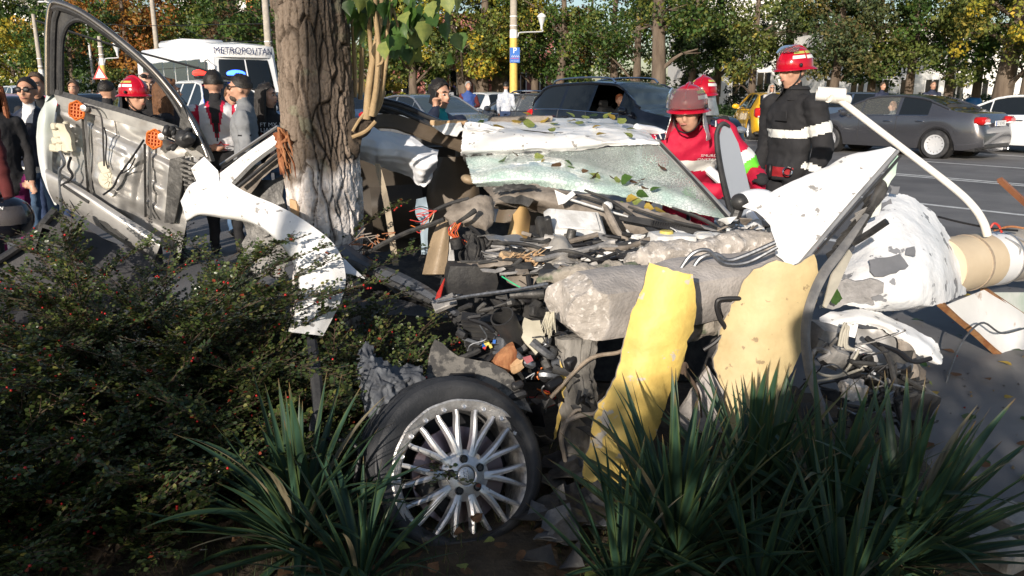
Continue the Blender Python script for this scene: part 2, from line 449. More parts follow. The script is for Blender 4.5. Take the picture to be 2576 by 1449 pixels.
mat('glass_dark', (.012,.015,.018),rough=.04,spec=.6)
mat('glass_tint', (.055,.075,.085),rough=.05,spec=.7)
mat('glass_clear', (.75,.80,.80),rough=.03,trans=.92,ior=1.2)
mat('chrome', (.72,.72,.73),rough=.12,metal=1.0)
mat('lamp_red', (.45,.012,.012),rough=.15,coat=.5)
mat('lamp_clear', (.75,.77,.80),rough=.12,coat=.5,metal=.2)
mat('lamp_amber', (.75,.25,.02),rough=.2)
mat('plate_white', (.78,.79,.80),rough=.4)
mat('ink', (.012,.012,.014),rough=.5)
mat('ink_navy', (.015,.028,.11),rough=.5)
mat('flash_blue', (.04,.12,1.0),rough=.2,emit=5.0)
mat('flash_red', (1.0,.03,.02),rough=.2,emit=3.0)
mat('skin', (.55,.315,.215),(.48,.26,.175),scale=9,rough=.5)
mat('skin_pale', (.60,.37,.27),(.54,.31,.22),scale=9,rough=.5)
mat('hair_black', (.012,.010,.009),(.025,.020,.017),scale=40,rough=.5,bump=.6,bscale=90)
mat('hair_brown', (.10,.045,.020),(.17,.08,.035),scale=30,rough=.55,bump=.6,bscale=90)
mat('hair_red', (.26,.085,.030),(.18,.055,.02),scale=30,rough=.55,bump=.6,bscale=90)
mat('hair_grey', (.42,.40,.37),(.30,.28,.26),scale=30,rough=.6,bump=.6,bscale=90)
mat('hair_short', (.055,.038,.028),(.10,.07,.05),scale=60,rough=.8)
mat('eye_dark', (.020,.014,.011),rough=.25)
mat('eye_white', (.62,.60,.57),rough=.3)
mat('lips', (.36,.14,.11),rough=.5)
mat('cloth_black', (.013,.013,.015),(.024,.024,.027),scale=5,rough=.85,bump=.5,bscale=22)
mat('cloth_navy', (.012,.017,.040),(.020,.027,.058),scale=5,rough=.7,bump=.5,bscale=22)
mat('puffer_navy', (.014,.018,.036),(.022,.028,.052),scale=5,rough=.45,bump=.7,bscale=14)
mat('denim', (.050,.105,.20),(.11,.18,.29),scale=6,rough=.9,bump=.4,bscale=30)
mat('denim_dark', (.022,.040,.095),(.04,.065,.14),scale=6,rough=.9,bump=.4,bscale=30)
mat('cloth_white', (.74,.74,.75),(.64,.64,.66),scale=6,rough=.85,bump=.4,bscale=24)
mat('cloth_grey', (.25,.26,.275),(.19,.20,.215),scale=6,rough=.9,bump=.4,bscale=24)
mat('cloth_lightgrey', (.46,.45,.44),(.38,.375,.37),scale=6,rough=.9,bump=.4,bscale=24)
mat('cloth_red', (.56,.008,.050),(.46,.007,.040),scale=5,rough=.7,bump=.5,bscale=24)
mat('cloth_blue', (.03,.07,.24),(.045,.09,.30),scale=5,rough=.8,bump=.4,bscale=24)
mat('cloth_purple', (.17,.010,.10),(.12,.008,.07),scale=5,rough=.85)
mat('cloth_maroon', (.11,.016,.016),(.08,.012,.012),scale=5,rough=.85)
mat('cloth_olive', (.085,.085,.05),(.12,.115,.075),scale=5,rough=.9)
mat('band_white', (.80,.80,.76),(.72,.72,.68),scale=10,rough=.5)
mat('band_green', (.13,.62,.03),(.11,.52,.03),scale=10,rough=.6)
mat('belt_red', (.36,.018,.025),(.27,.014,.02),scale=10,rough=.7)
mat('helmet_red', (.44,.004,.020),(.38,.004,.016),scale=4,rough=.16,coat=.6)
mat('visor', (.80,.74,.74),rough=.06,trans=.93,ior=1.06)
mat('silver_cloth', (.62,.62,.61),(.42,.42,.42),scale=20,rough=.35,metal=.7,bump=.6,bscale=50)
mat('shoe_dark', (.02,.019,.018),rough=.6)
mat('shoe_white', (.7,.68,.68),rough=.6)
mat('shoe_pink', (.75,.12,.25),rough=.6)
mat('teal', (.02,.28,.30),rough=.8)
mat('building_white', (.80,.79,.76),(.70,.69,.66),scale=1.5,rough=.9)
mat('building_pink', (.42,.17,.15),(.36,.15,.13),scale=2.0,rough=.9)
mat('building_orange', (.50,.20,.11),(.44,.18,.10),scale=2.0,rough=.9)
mat('roof_dark', (.16,.07,.06),rough=.9)
mat('bin_blue', (.02,.16,.50),rough=.45)
mat('cloth_plaid', (.34,.38,.47),(.62,.63,.66),scale=14,rough=.9)
attr_mat('leaf_mix', rough=.5,spec=.35,transl=.28)
attr_mat('leaf_gloss', rough=.33,spec=.5,transl=.15)
attr_mat('bark_big', rough=.92,spec=.2,transl=0,bump=.7)
attr_mat('yucca_leaf', rough=.5,spec=.4,transl=.18)
def car_paint(name,c,metal=.35,rough=.25):
    return mat(name,c,rough=rough,metal=metal,coat=.8)
# striped trunk paint: white lime band low on the trunk
# safety glass: crazed,green at the edges
def crazed_glass():
    m = bpy.data.materials.new('crazed_glass'); m.use_nodes = True; t = m.node_tree; b = t.nodes['Principled BSDF']; M['crazed_glass'] = m
    tc = t.nodes.new('ShaderNodeTexCoord')
    v = t.nodes.new('ShaderNodeTexVoronoi'); v.feature = 'DISTANCE_TO_EDGE'; v.inputs['Scale'].default_value = 55
    nz = t.nodes.new('ShaderNodeTexNoise'); nz.inputs['Scale'].default_value = 3.2; nz.inputs['Detail'].default_value = 6
    t.links.new(tc.outputs['Object'],nz.inputs['Vector'])
    ad = t.nodes.new('ShaderNodeMixRGB'); ad.blend_type = 'ADD'; ad.inputs[0].default_value = .12
    t.links.new(tc.outputs['Object'],ad.inputs[1]); t.links.new(nz.outputs['Color'],ad.inputs[2]); t.links.new(ad.outputs[0],v.inputs['Vector'])
    cr = t.nodes.new('ShaderNodeMapRange'); cr.inputs[1].default_value = 0.0; cr.inputs[2].default_value = .075; cr.inputs[3].default_value = 1; cr.inputs[4].default_value = 0
    t.links.new(v.outputs['Distance'],cr.inputs[0])
    pr = t.nodes.new('ShaderNodeAttribute'); pr.attribute_name = 'tint'   # r: how densely the pane is crazed
    sp = t.nodes.new('ShaderNodeSeparateColor'); t.links.new(pr.outputs['Color'],sp.inputs[0])
    mu = t.nodes.new('ShaderNodeMath'); mu.operation = 'MULTIPLY'; t.links.new(cr.outputs[0],mu.inputs[0]); t.links.new(sp.outputs[1],mu.inputs[1])
    mx = t.nodes.new('ShaderNodeMath'); mx.operation = 'MAXIMUM'; t.links.new(mu.outputs[0],mx.inputs[0]); t.links.new(sp.outputs[0],mx.inputs[1])
    df = t.nodes.new('ShaderNodeBsdfPrincipled')
    n2 = t.nodes.new('ShaderNodeTexNoise'); n2.inputs['Scale'].default_value = 5.5; n2.inputs['Detail'].default_value = 8; t.links.new(tc.outputs['Object'],n2.inputs['Vector'])
    rp = t.nodes.new('ShaderNodeValToRGB'); rp.color_ramp.elements[0].position = .4; rp.color_ramp.elements[1].position = .62
    rp.color_ramp.elements[0].color = (.55,.70,.64,1); rp.color_ramp.elements[1].color = (.86,.89,.87,1)
    t.links.new(n2.outputs['Fac'],rp.inputs[0])
    v2 = t.nodes.new('ShaderNodeTexVoronoi'); v2.feature = 'DISTANCE_TO_EDGE'; v2.inputs['Scale'].default_value = 48; t.links.new(ad.outputs[0],v2.inputs['Vector'])
    m2 = t.nodes.new('ShaderNodeMapRange'); m2.inputs[1].default_value = 0.0; m2.inputs[2].default_value = .16; m2.inputs[3].default_value = .62; m2.inputs[4].default_value = 0; t.links.new(v2.outputs['Distance'],m2.inputs[0])
    mc = t.nodes.new('ShaderNodeMixRGB'); mc.inputs[2].default_value = (.22,.34,.30,1); t.links.new(m2.outputs[0],mc.inputs[0]); t.links.new(rp.outputs[0],mc.inputs[1]); t.links.new(mc.outputs[0],df.inputs['Base Color']); df.inputs['Roughness'].default_value = .35
    n3 = t.nodes.new('ShaderNodeTexNoise'); n3.inputs['Scale'].default_value = 150; t.links.new(tc.outputs['Object'],n3.inputs['Vector'])
    bp = t.nodes.new('ShaderNodeBump'); bp.inputs['Strength'].default_value = .6; bp.inputs['Distance'].default_value = .004
    t.links.new(n3.outputs['Fac'],bp.inputs['Height']); t.links.new(bp.outputs[0],df.inputs['Normal'])
    b.inputs['Base Color'].default_value = (.62,.68,.66,1); b.inputs['Transmission Weight'].default_value = .8; b.inputs['Roughness'].default_value = .06; b.inputs['IOR'].default_value = 1.12
    b.inputs['Specular IOR Level'].default_value = .9
    ms = t.nodes.new('ShaderNodeMixShader'); t.links.new(mx.outputs[0],ms.inputs[0]); t.links.new(b.outputs[0],ms.inputs[1]); t.links.new(df.outputs[0],ms.inputs[2])
    t.links.new(ms.outputs[0],t.nodes['Material Output'].inputs[0])
crazed_glass()
mat('banner_red', (.55,.05,.03),(.62,.25,.04),scale=.9,rough=.6)
mat('primer_skin', (.66,.67,.68),(.50,.55,.52),scale=2.5,rough=.4,coat=.2)
mat('frame_chrome', (.42,.38,.34),(.30,.27,.24),scale=4,rough=.22,metal=.9)
mat('lining_grey', (.040,.040,.045),(.075,.073,.075),scale=4,rough=.55,bump=.15)
mat('beige_dark', (.20,.155,.105),(.16,.12,.08),scale=5,rough=.6)
mat('seat_tan', (.52,.34,.14),(.44,.28,.12),scale=5,rough=.5)
mat('airbag_blue', (.42,.52,.60),(.36,.45,.52),scale=6,rough=.8)
mat('liner_brown', (.13,.098,.068),(.10,.074,.05),scale=6,rough=.8)
mat('sill_grey', (.14,.15,.17),(.09,.095,.105),scale=8,rough=.45,metal=.3,bump=.2)
mat('cap_yellow', (.62,.50,.12),rough=.5)
mat('cast_grey', (.46,.43,.39),(.33,.31,.28),scale=9,rough=.5,metal=.35,bump=.3)
mat('lamp_pink', (.50,.16,.17),rough=.5)
mat('liner_worn', (.050,.048,.046),(.15,.14,.125),scale=16,rough=.75,bump=.4,lo=.48,hi=.56)
mat('crumple_blue', (.050,.055,.066),(.13,.14,.155),scale=12,rough=.7,metal=.1,bump=.3)
mat('rubble', (.26,.23,.19),(.40,.36,.31),scale=22,rough=.95,bump=1.0,bscale=50,c3=(.13,.15,.10),s3=12,lo3=.52,hi3=.62)
mat('stub_bark', (.15,.14,.125),(.30,.28,.25),scale=16,rough=.95,bump=1.0,bscale=40,stretch=(1,1,.35))
mat('root', (.40,.34,.28),(.30,.25,.20),scale=20,rough=.85)
mat('rope_rust', (.30,.23,.17),(.40,.33,.25),scale=40,rough=.8)
mat('primer_back', (.62,.64,.60),(.36,.52,.42),scale=3,rough=.5,lo=.52,hi=.60)
mat('gloss_black', (.035,.033,.032),(.10,.095,.09),scale=8,rough=.25)
mat('seal_grey', (.12,.12,.125),(.20,.195,.19),scale=18,rough=.5,bump=.2)
mat('cream_dirty', (.46,.43,.36),(.34,.32,.27),scale=12,rough=.65)
mat('glass_grey', (.30,.33,.38),rough=.12,spec=.8)
mat('white_flaked', (.82,.83,.84),(.62,.62,.62),scale=6,rough=.45,lo=.45,hi=.75,detail=9,c3=(.24,.245,.26),s3=12,lo3=.62,hi3=.635,bump=.5,bscale=30)
mat('concrete_blue', (.34,.33,.33),(.24,.235,.235),scale=18,rough=.9,bump=.8,bscale=50)
mat('flake_grey', (.17,.175,.19),(.13,.135,.145),scale=9,rough=.6)
mat('cream_pole', (.66,.54,.38),(.60,.48,.33),scale=4,rough=.6,bump=.15,bscale=30,c3=(.45,.30,.12),s3=6,lo3=.68,hi3=.74)
mat('arm_white', (.82,.80,.75),(.74,.70,.63),scale=7,rough=.45,c3=(.45,.38,.30),s3=22,lo3=.68,hi3=.74)
mat('slat_brown', (.33,.14,.07),(.25,.10,.05),scale=12,rough=.7)
mat('plate_grey', (.34,.335,.33),(.24,.235,.23),scale=7,rough=.45,metal=.3)
mat('tyre_rubber', (.020,.022,.026),(.048,.049,.053),scale=7,rough=.6,bump=.25,bscale=140)
mat('lining_shaded', (.060,.047,.034),(.042,.034,.026),scale=5,rough=.6)  # beige door trim, its colour darkened to carry the cabin shade
mat('seat_shaded', (.13,.098,.066),(.10,.075,.05),scale=5,rough=.55,bump=.2)  # beige seat leather with the shade of the cabin painted in
mat('sunroof_grey', (.30,.29,.29),(.40,.39,.38),scale=9,rough=.35)
mat('wheel_silver', (.72,.73,.75),rough=.35,metal=.4)
mat('bark_dark', (.045,.034,.026),(.10,.075,.055),scale=14,rough=.95,bump=1.0,bscale=40)
# ------------------------------------------------------------------ the setting
def quad_obj(name,pts,m, **kw):
    b = MB(); b.add(pts,[tuple(range(len(pts)))]); return b.obj(name,m,smooth=False,local=True, **kw)
quad_obj('ground', [(-600,-300,-.16),(600,-300,-.16),(600,900,-.16),(-600,900,-.16)], 'grass', kind='structure')
quad_obj('road', [R2(-85,-26,-.008),R2(40,-26,-.008),R2(40,25,-.008),R2(-85,25,-.008)][::-1], 'asphalt', kind='structure')
# raised park strip beyond the road with a kerb
quad_obj('park_lawn', [R2(-300,25.16,.11),R2(60,25.16,.11),R2(60,140,.11),R2(-300,140,.11)][::-1], 'grass', kind='structure')
b = MB(); b.box((0,0,0),(360,.16,.28)); k = b.obj('kerb', 'kerb', local=True,kind='structure', smooth=False)
k.location = R2(-120,25.08,-.02); k.rotation_euler = (0,0,HEAD)
quad_obj('park_path', [R2(-300,29,.115),R2(60,29,.115),R2(60,31.5,.115),R2(-300,31.5,.115)][::-1], 'pavement', kind='structure')
# planted bed on this side: gently uneven soil sheet
def soil_h(x,y):
    p = np.stack([x,y,np.zeros_like(x)],1)
    return .020 + .016 * fbm(p,2.2,5,3) + .012 * vnoise(p,9,8) - .016 * np.exp(-(((x + .17) / .42) ** 2 + ((y - 2.45) / .30) ** 2))
xs = np.linspace(-9,9,150); ys = np.linspace(-5.5,9,130)
gx,gy = np.meshgrid(xs,ys); q = gx.ravel(); w = gy.ravel()
off = q * .8 + w * .6; lim = 3.55 - .62 * np.clip((3.7 - w) / 1.0,0,1) + .12 * vnoise(np.stack([q,w,q * 0],1),1.6,3)
h = soil_h(q,w) - np.clip((off - lim) * 1.4,0,.3) - np.clip((w - 5.3 - .15 * vnoise(np.stack([q,w,q * 0],1),1.3,9)) * 1.4,0,.3)
Vv = np.stack([q,w,h],1); nx = len(xs); idx = np.arange(len(q)).reshape(len(ys),nx)
F = np.stack([idx[:-1, :-1],idx[:-1,1:],idx[1:, 1:],idx[1:, :-1]],2).reshape(-1,4)
F = F[(Vv[F[:, 0],2] > -.12)]
np_obj('soil_bed', Vv,F, 'soil', smooth=True,local=True,kind='structure')
# lane markings
def stripe(s0,s1,o,w=.13,label=None):
    b = MB(); b.add([R2(s0,o - w / 2,-.003),R2(s1,o - w / 2,-.003),R2(s1,o + w / 2,-.003),R2(s0,o + w / 2,-.003)],[(0,1,2,3)])
    o_ = b.obj('lane_marking', 'road_paint', smooth=False,local=True,kind='structure'); return o_
stripe(-90,20,11.25); stripe(-90,20,14.75); stripe(-90,20,15.0)
for s in range(-90,20,9): stripe(s,s + 3.2,18.1)
for s in range(-90,20,9): stripe(s + 2,s + 5.2,7.7)
stripe(-90,20,21.4)
# ------------------------------------------------------------------ vehicles
def sm_interp(x,pts,k=2):
    xs = [p[0] for p in pts]; ys = [p[1] for p in pts]
    return np.interp(x,xs,ys)
def smooth1(a,n=1):
    for _ in range(n):
        b = a.copy(); b[1:-1] = .25 * a[:-2] + .5 * a[1:-1] + .25 * a[2:]; a = b
    return a
_wheel_cache = {}
def wheel(parent,pos,r,side,w=.21,spokes=7,style='alloy'):
    """tyre + rim with spokes; axle along local Y,outer face towards side*Y"""
    o = bpy.data.objects.new('wheel', None); COL.objects.link(o); o.parent = parent; o.location = pos; o.empty_display_size = .1
    key = (round(r,3),spokes,side)
    if key not in _wheel_cache:
        rot = Matrix.Rotation(-side * PI / 2,4, 'X'); h = w / 2; rr = r * .68
        t = MB(); t.lathe([(rr,-h),(r * .93,-h),(r,-h * .75),(r,h * .75),(r * .93,h),(rr + .01,h)],36,rot,closed=True)
        g = MB(); g.lathe([(rr + .008,h * .98),(rr * .90,h * .92),(rr * .86,h * .55),(rr * .84,-h)],36,rot)
        g.lathe([(.001,h * .62),(r * .14,h * .66),(r * .17,h * .5),(r * .17,h * .2)],16,rot)
        for k in range(spokes):
            a = 2 * PI * k / spokes; mt = rot @ Matrix.Rotation(a,4, 'Z')
            V = []
            for (q,wd,hh) in ((r * .12,.036,h * .6),(rr * .88,.030,h * .72)):
                V += [(q,-wd,hh),(q,wd,hh),(q,wd * .8,hh - .05),(q,-wd * .8,hh - .05)]
            g.add(V,[(0,1,5,4),(1,2,6,5),(2,3,7,6),(3,0,4,7)],0,mt)
        d = MB(); d.lathe([(.001,-h * .1),(rr * .80,-h * .1)],24,rot)
        _wheel_cache[key] = (t,g,d)
    t,g,d = _wheel_cache[key]
    if isinstance(t,MB):
        a = t.obj('tyre', 'rubber', o,local=True); b_ = g.obj('rim', 'wheel_silver', o,local=True); c = d.obj('brake_disc', 'dark_metal', o,local=True)
        _wheel_cache[key] = (a.data,b_.data,c.data)
    else:
        for nm,me in (('tyre', t),('rim', g),('brake_disc', d)):
            q = bpy.data.objects.new(nm,me); COL.objects.link(q); q.parent = o
    return o
TYPES = {
 'sedan': dict(L=4.7,W=1.80,wb=2.72,wr=.325,zb=.22,
    top=[(-2.35,.62),(-2.33,.98),(-2.15,1.06),(-1.75,1.09),(-1.62,1.12),(-.95,1.40),(-.45,1.465),(.15,1.455),(.45,1.40),(1.18,1.02),(1.3,.985),(2.0,.86),(2.25,.76),(2.35,.55)],
    belt=[(-2.35,.60),(-2.2,.93),(-1.6,.985),(1.2,.93),(2.2,.72),(2.35,.52)],gl=(-1.66,-.78,.28,1.22),win=[(-1.12,-.42),(-.34,.52),(.56,1.0)],tail=(.80,.97),nose=.66),
 'hatch': dict(L=4.0,W=1.71,wb=2.55,wr=.305,zb=.22,
    top=[(-2.0,.50),(-1.99,.95),(-1.93,1.10),(-1.62,1.42),(-1.2,1.485),(-.3,1.50),(.25,1.44),(1.02,1.04),(1.12,1.00),(1.7,.86),(1.93,.74),(2.0,.52)],
    belt=[(-2.0,.48),(-1.93,.98),(-1.3,.985),(1.05,.93),(1.9,.70),(2.0,.5)],gl=(-1.95,-1.55,.12,1.05),win=[(-1.32,-.50),(-.42,.42),(.46,.86)],tail=(.72,1.02),nose=.64),
 'suv': dict(L=4.82,W=1.94,wb=2.91,wr=.385,zb=.30,
    top=[(-2.41,.60),(-2.40,1.10),(-2.36,1.22),(-1.95,1.66),(-1.6,1.72),(-.5,1.76),(.2,1.73),(.45,1.67),(1.12,1.22),(1.28,1.17),(2.05,1.06),(2.30,.94),(2.41,.62)],
    belt=[(-2.41,.58),(-2.36,1.13),(-1.2,1.15),(1.15,1.07),(2.25,.88),(2.41,.6)],gl=(-2.38,-1.85,.35,1.16),win=[(-2.05,-1.22),(-1.14,-.34),(-.26,.58),(.62,.94)],tail=(.86,1.14),nose=.80),
 'wagon': dict(L=4.6,W=1.77,wb=2.66,wr=.32,zb=.23,
    top=[(-2.3,.55),(-2.29,.98),(-2.22,1.08),(-1.85,1.40),(-1.5,1.455),(-.4,1.48),(.2,1.45),(.42,1.39),(1.14,1.02),(1.28,.98),(2.0,.85),(2.22,.74),(2.3,.54)],
    belt=[(-2.3,.53),(-2.2,.98),(1.18,.93),(2.18,.70),(2.3,.5)],gl=(-2.25,-1.75,.28,1.18),win=[(-1.75,-1.15),(-1.07,-.34),(-.26,.54),(.58,.98)],tail=(.74,.98),nose=.64),
 'van': dict(L=4.2,W=1.78,wb=2.65,wr=.315,zb=.22,
    top=[(-2.1,.60),(-2.09,1.15),(-2.0,1.72),(-1.8,1.80),(.0,1.82),(.42,1.74),(1.15,1.16),(1.28,1.11),(1.85,.95),(2.05,.80),(2.1,.58)],
    belt=[(-2.1,.58),(-2.02,1.10),(1.18,1.04),(2.0,.76),(2.1,.55)],gl=(-2.04,-1.9,.30,1.18),win=[(-1.8,-.95),(-.85,-.05),(.05,.75)],tail=(.75,1.12),nose=.70),
}
def car(name,label,kind,paint,loc,rz,group=None,open_win=(),clear=(),rails=False,plate=None,detail=True,glass='glass_dark', rz_extra=0,sc=1.0):
    sp = TYPES[kind]; L,Wd = sp['L'],sp['W']; hw = Wd / 2
    t = thing(name,loc,label, 'car' if kind != 'van' else 'van', rz,group); t.scale = (sc,sc,sc)
    g0,g1,g2,g3 = sp['gl']
    xs = set(np.round(np.linspace(-L / 2,L / 2,61),3)) | {round(v,3) for p in sp['win'] for v in p} | {round(v,3) for v in sp['gl']}
    xs = np.array(sorted(xs)); keep = [0]
    for i in range(1,len(xs)):
        if xs[i] - xs[keep[-1]] > .02: keep.append(i)
    xs = xs[keep]
    top = smooth1(sm_interp(xs,sp['top']),2); belt = np.minimum(smooth1(sm_interp(xs,sp['belt']),2),top - .012)
    e = np.clip(1 - (np.abs(xs) / (L / 2)) ** 7,0,1); wx = hw * (.80 + .20 * e ** .6)
    wbx = sp['wb'] / 2; ar = sp['wr'] * 1.14; zb = np.full(len(xs),sp['zb'])
    zb = zb + np.clip((np.abs(xs) - L / 2 + .35) / .35,0,1) * .10
    arch = np.zeros(len(xs))
    for c in (-wbx,wbx):
        d = np.abs(xs - c); arch = np.maximum(arch,np.where(d < ar,sp['wr'] + np.sqrt(np.clip(ar ** 2 - d ** 2,0,None)),0))
    bot = np.maximum(zb,arch)
    tumble = np.clip((top - belt) * .42,0,.30)
    V = []; n = 9
    for i,x in enumerate(xs):
        z0,zt,zl = bot[i],top[i],belt[i]; w = wx[i]
        ring = [(w * .55,sp['zb'] - .02),(w * .95,max(z0,sp['zb'])),(w * .995,z0 + (zl - z0) * .18),(w * 1.0,z0 + (zl - z0) * .55),(w * .985,z0 + (zl - z0) * .85),(w * .955,zl),
                (w * .95 - tumble[i],zl + (zt - zl) * .88),(w * .80 - tumble[i] * 1.0,zt - (zt - zl) * .025 - .004),(0,zt)]
        for (y,z) in ring: V.append((x,y,z))
    k = len(xs)
    Vm = [(x,-y,z) for (x,y,z) in V]
    parts = {}
    def face(part,f,mirror=True):
        b_ = parts.setdefault(part,MB()); b_.add([V[q] for q in f],[tuple(range(len(f)))])
        if mirror: b2 = parts.setdefault(part if part in ('body', 'windscreen', 'rear_window') else part + '~', MB()); b2.add([Vm[q] for q in f[::-1]],[tuple(range(len(f)))])
    for i in range(k - 1):
        xm = (xs[i] + xs[i + 1]) / 2; a,b2 = i * n,(i + 1) * n
        for j in range(n - 1):
            f = (a + j,b2 + j,b2 + j + 1,a + j + 1); part = 'body'
            if j == 5 and top[i] - belt[i] > .05 and g0 - .02 < xm < g3:
                for q,(w0,w1) in enumerate(sp['win']):
                    if w0 <= xm <= w1: part = 'side_window%d' % q
                if part == 'body': part = 'body' if kind in ('van',) else 'body'
            if j >= 6 and g2 < xm < g3 and top[i] - belt[i] > .02: part = 'windscreen'
            if j >= 6 and g0 < xm < g1 and top[i] - belt[i] > .02: part = 'rear_window'
            face(part,f)
    # end caps
    b0 = parts['body']
    for ii,rev in ((0,False),(k - 1,True)):
        f = [V[ii * n + j] for j in range(n)] + [Vm[ii * n + j] for j in range(n - 2,-1,-1)]
        b0.add(f if not rev else f[::-1],[tuple(range(len(f)))])
    for pn,bb in parts.items():
        nm = pn.rstrip('~').rstrip('0123456789'); near = pn.endswith('~')
        if nm == 'side_window':
            q = int(pn.rstrip('~')[-1])
            if q in open_win: continue
            bb.obj(nm, 'glass_clear' if q in clear else glass,t,local=True)
        elif nm == 'body':
            me = bb
            o = bb.obj('body', paint,t,local=True,auto=32)
            bm = bmesh.new(); bm.from_mesh(o.data); bmesh.ops.remove_doubles(bm,verts=bm.verts,dist=.0008); bm.to_mesh(o.data); bm.free(); o.data.set_sharp_from_angle(angle=math.radians(32))
        else:
            o = bb.obj(nm,('glass_tint' if nm == 'windscreen' and 'ws' in clear else glass),t,local=True)
            bm = bmesh.new(); bm.from_mesh(o.data); bmesh.ops.remove_doubles(bm,verts=bm.verts,dist=.0008); bm.to_mesh(o.data); bm.free()
    # black underbody,trim around the glass
    u = MB(); u.box((0,0,sp['zb'] + .04),(L * .94,Wd * .86,.10)); u.obj('underbody', 'black_plastic', t,local=True,smooth=False)
    for sgn in (1,-1):
        pts = [(V[i * n + 6][0],sgn * (V[i * n + 6][1] + .004),V[i * n + 6][2] + .012) for i in range(k) if g0 < xs[i] < g3 and top[i] - belt[i] > .06]
        if len(pts) > 3: MB().tube(pts,.028,6).obj('window_frame', paint,t,local=True)
        low = [(V[i * n + 5][0],sgn * (V[i * n + 5][1] + .006),V[i * n + 5][2] + .006) for i in range(k) if sp['win'][0][0] - .05 < xs[i] < sp['win'][-1][1] + .05]
        MB().tube(low,.012,4).obj('window_trim', 'chrome' if kind in ('suv', 'sedan') else 'black_plastic', t,local=True)
        # door handles,mirror
        for (hx) in ([sp['win'][-3][0] + .16,sp['win'][-2][0] + .16] if len(sp['win']) > 2 else [sp['win'][0][0] + .1]):
            zz = float(np.interp(hx,xs,belt)) - .13
            MB().box((hx,sgn * (hw * .985 + .012),zz),(.20,.035,.035),bev=.012).obj('door_handle', paint if kind != 'sedan' else 'chrome', t,local=True)
        mx = g3 - .30; mz = float(np.interp(mx,xs,belt)) + .05
        m_ = MB(); m_.ell((mx,sgn * (hw + .09),mz + .03),(.075,.125,.085),10,7); m_.box((mx,sgn * (hw - .02),mz - .03),(.05,.14,.04)); m_.obj('door_mirror', paint,t,local=True)
        # seams of the doors
        for q,(w0,w1) in enumerate(sp['win'][:-1]):
            sx = w1 + .04
            pts = []
            ii = int(np.argmin(np.abs(xs - sx)))
            for j in (2,3,4,5): pts.append((V[ii * n + j][0],sgn * (V[ii * n + j][1] + .001),max(V[ii * n + j][2],bot[ii] + .03)))
            if detail: MB().tube(pts,.006,4).obj('door_seam', 'ink', t,local=True)
        # lights
        zt0,zt1 = sp['tail']; ye = float(np.interp(-L / 2 + .08,xs,wx))
        tl = MB(); tl.box((-L / 2 + .12,sgn * (ye - .13),(zt0 + zt1) / 2),(.26,.34,zt1 - zt0),bev=.05); tl.obj('tail_light', 'lamp_red', t,local=True)
        MB().box((-L / 2 + .115,sgn * (ye - .17),zt0 + .035),(.27,.24,.05),bev=.012).obj('reversing_light', 'lamp_clear', t,local=True)
        yf = float(np.interp(L / 2 - .2,xs,wx)); hl = MB(); hl.ell((L / 2 - .24,sgn * (yf - .16),sp['nose']),(.25,.20,.085),12,8); hl.obj('headlight', 'lamp_clear', t,local=True)
        for cx in (-wbx,wbx):
            wheel(t,(cx,sgn * (hw - .115),sp['wr']),sp['wr'],sgn,spokes=14 if kind == 'sedan' else (10 if kind == 'suv' else 7))
            wl = MB(); wl.lathe([(ar * .99,-.30),(ar * .99,.0)],28,Matrix.Translation((cx,sgn * (hw - .02),sp['wr'])) @ Matrix.Rotation(-sgn * PI / 2,4, 'X'),a0=0,a1=2 * PI)
            wl.lathe([(.001,-.29),(ar,-.29)],28,Matrix.Translation((cx,sgn * (hw - .02),sp['wr'])) @ Matrix.Rotation(-sgn * PI / 2,4, 'X'))
            wl.obj('wheel_arch', 'black_plastic', t,local=True)
        if rails:
            rp = [(x,sgn * (.62),float(np.interp(x,xs,top)) + dz) for x,dz in ((-1.75,-.02),(-1.6,.05),(-.8,.065),(0,.055),(.2,-.02))]
            MB().tube(rp,.022,6,smooth_n=16).obj('roof_rail', 'chrome', t,local=True)
    gr = MB(); gr.box((L / 2 - .05,0,sp['nose'] - .03),(.10,Wd * .42,.16),bev=.03)
    for q in range(3): gr.box((L / 2 + .004,0,sp['nose'] - .085 + q * .05),(.02,Wd * .40,.014))
    gr.obj('grille', 'black_plastic' if kind != 'suv' else 'chrome', t,local=True)
    MB().box((L / 2 - .06,0,sp['zb'] + .17),(.14,Wd * .7,.14),bev=.04).obj('front_air_intake', 'black_plastic', t,local=True)
    MB().box((-L / 2 + .05,0,sp['zb'] + .10),(.14,Wd * .72,.16),bev=.05).obj('rear_bumper_insert', 'black_plastic', t,local=True)
    zp = (sp['tail'][0] + sp['tail'][1]) / 2 - .06
    pl = MB(); pl.box((-L / 2 - .012,0,zp),(.02,.52,.115)); po = pl.obj('number_plate', 'plate_white', t,local=True,smooth=False)
    if plate:
        lettering('plate_lettering', plate,(-L / 2 - .024,0,zp),(0,-1,0),(0,0,1),.10, 'ink', po,local=True,width=.42)
        MB().box((-L / 2 - .022,.24,zp),(.006,.035,.11)).obj('plate_strip', 'sign_blue', po,local=True,smooth=False)
    MB().tube([(-L / 2 + .02,-.5,sp['zb'] + .02),(-L / 2 - .05,-.5,sp['zb'] + .02)],.035,10).obj('exhaust', 'chrome', t,local=True)
    # seats so that open and clear windows show an interior
    se = MB()
    for y in (-.38,.38):
        se.box((.0,y,.62),(.5,.48,.2),bev=.06); se.box((-.28,y,.92),(.18,.46,.62),rot=(0,-.25,0),bev=.07); se.box((-.40,y,1.27),(.10,.26,.17),bev=.04)
    se.box((-1.1,0,.65),(.5,1.25,.2),bev=.06); se.box((-1.35,0,.95),(.18,1.25,.6),rot=(0,-.25,0),bev=.07)
    se.obj('seat', 'black_plastic', t,local=True)
    return t
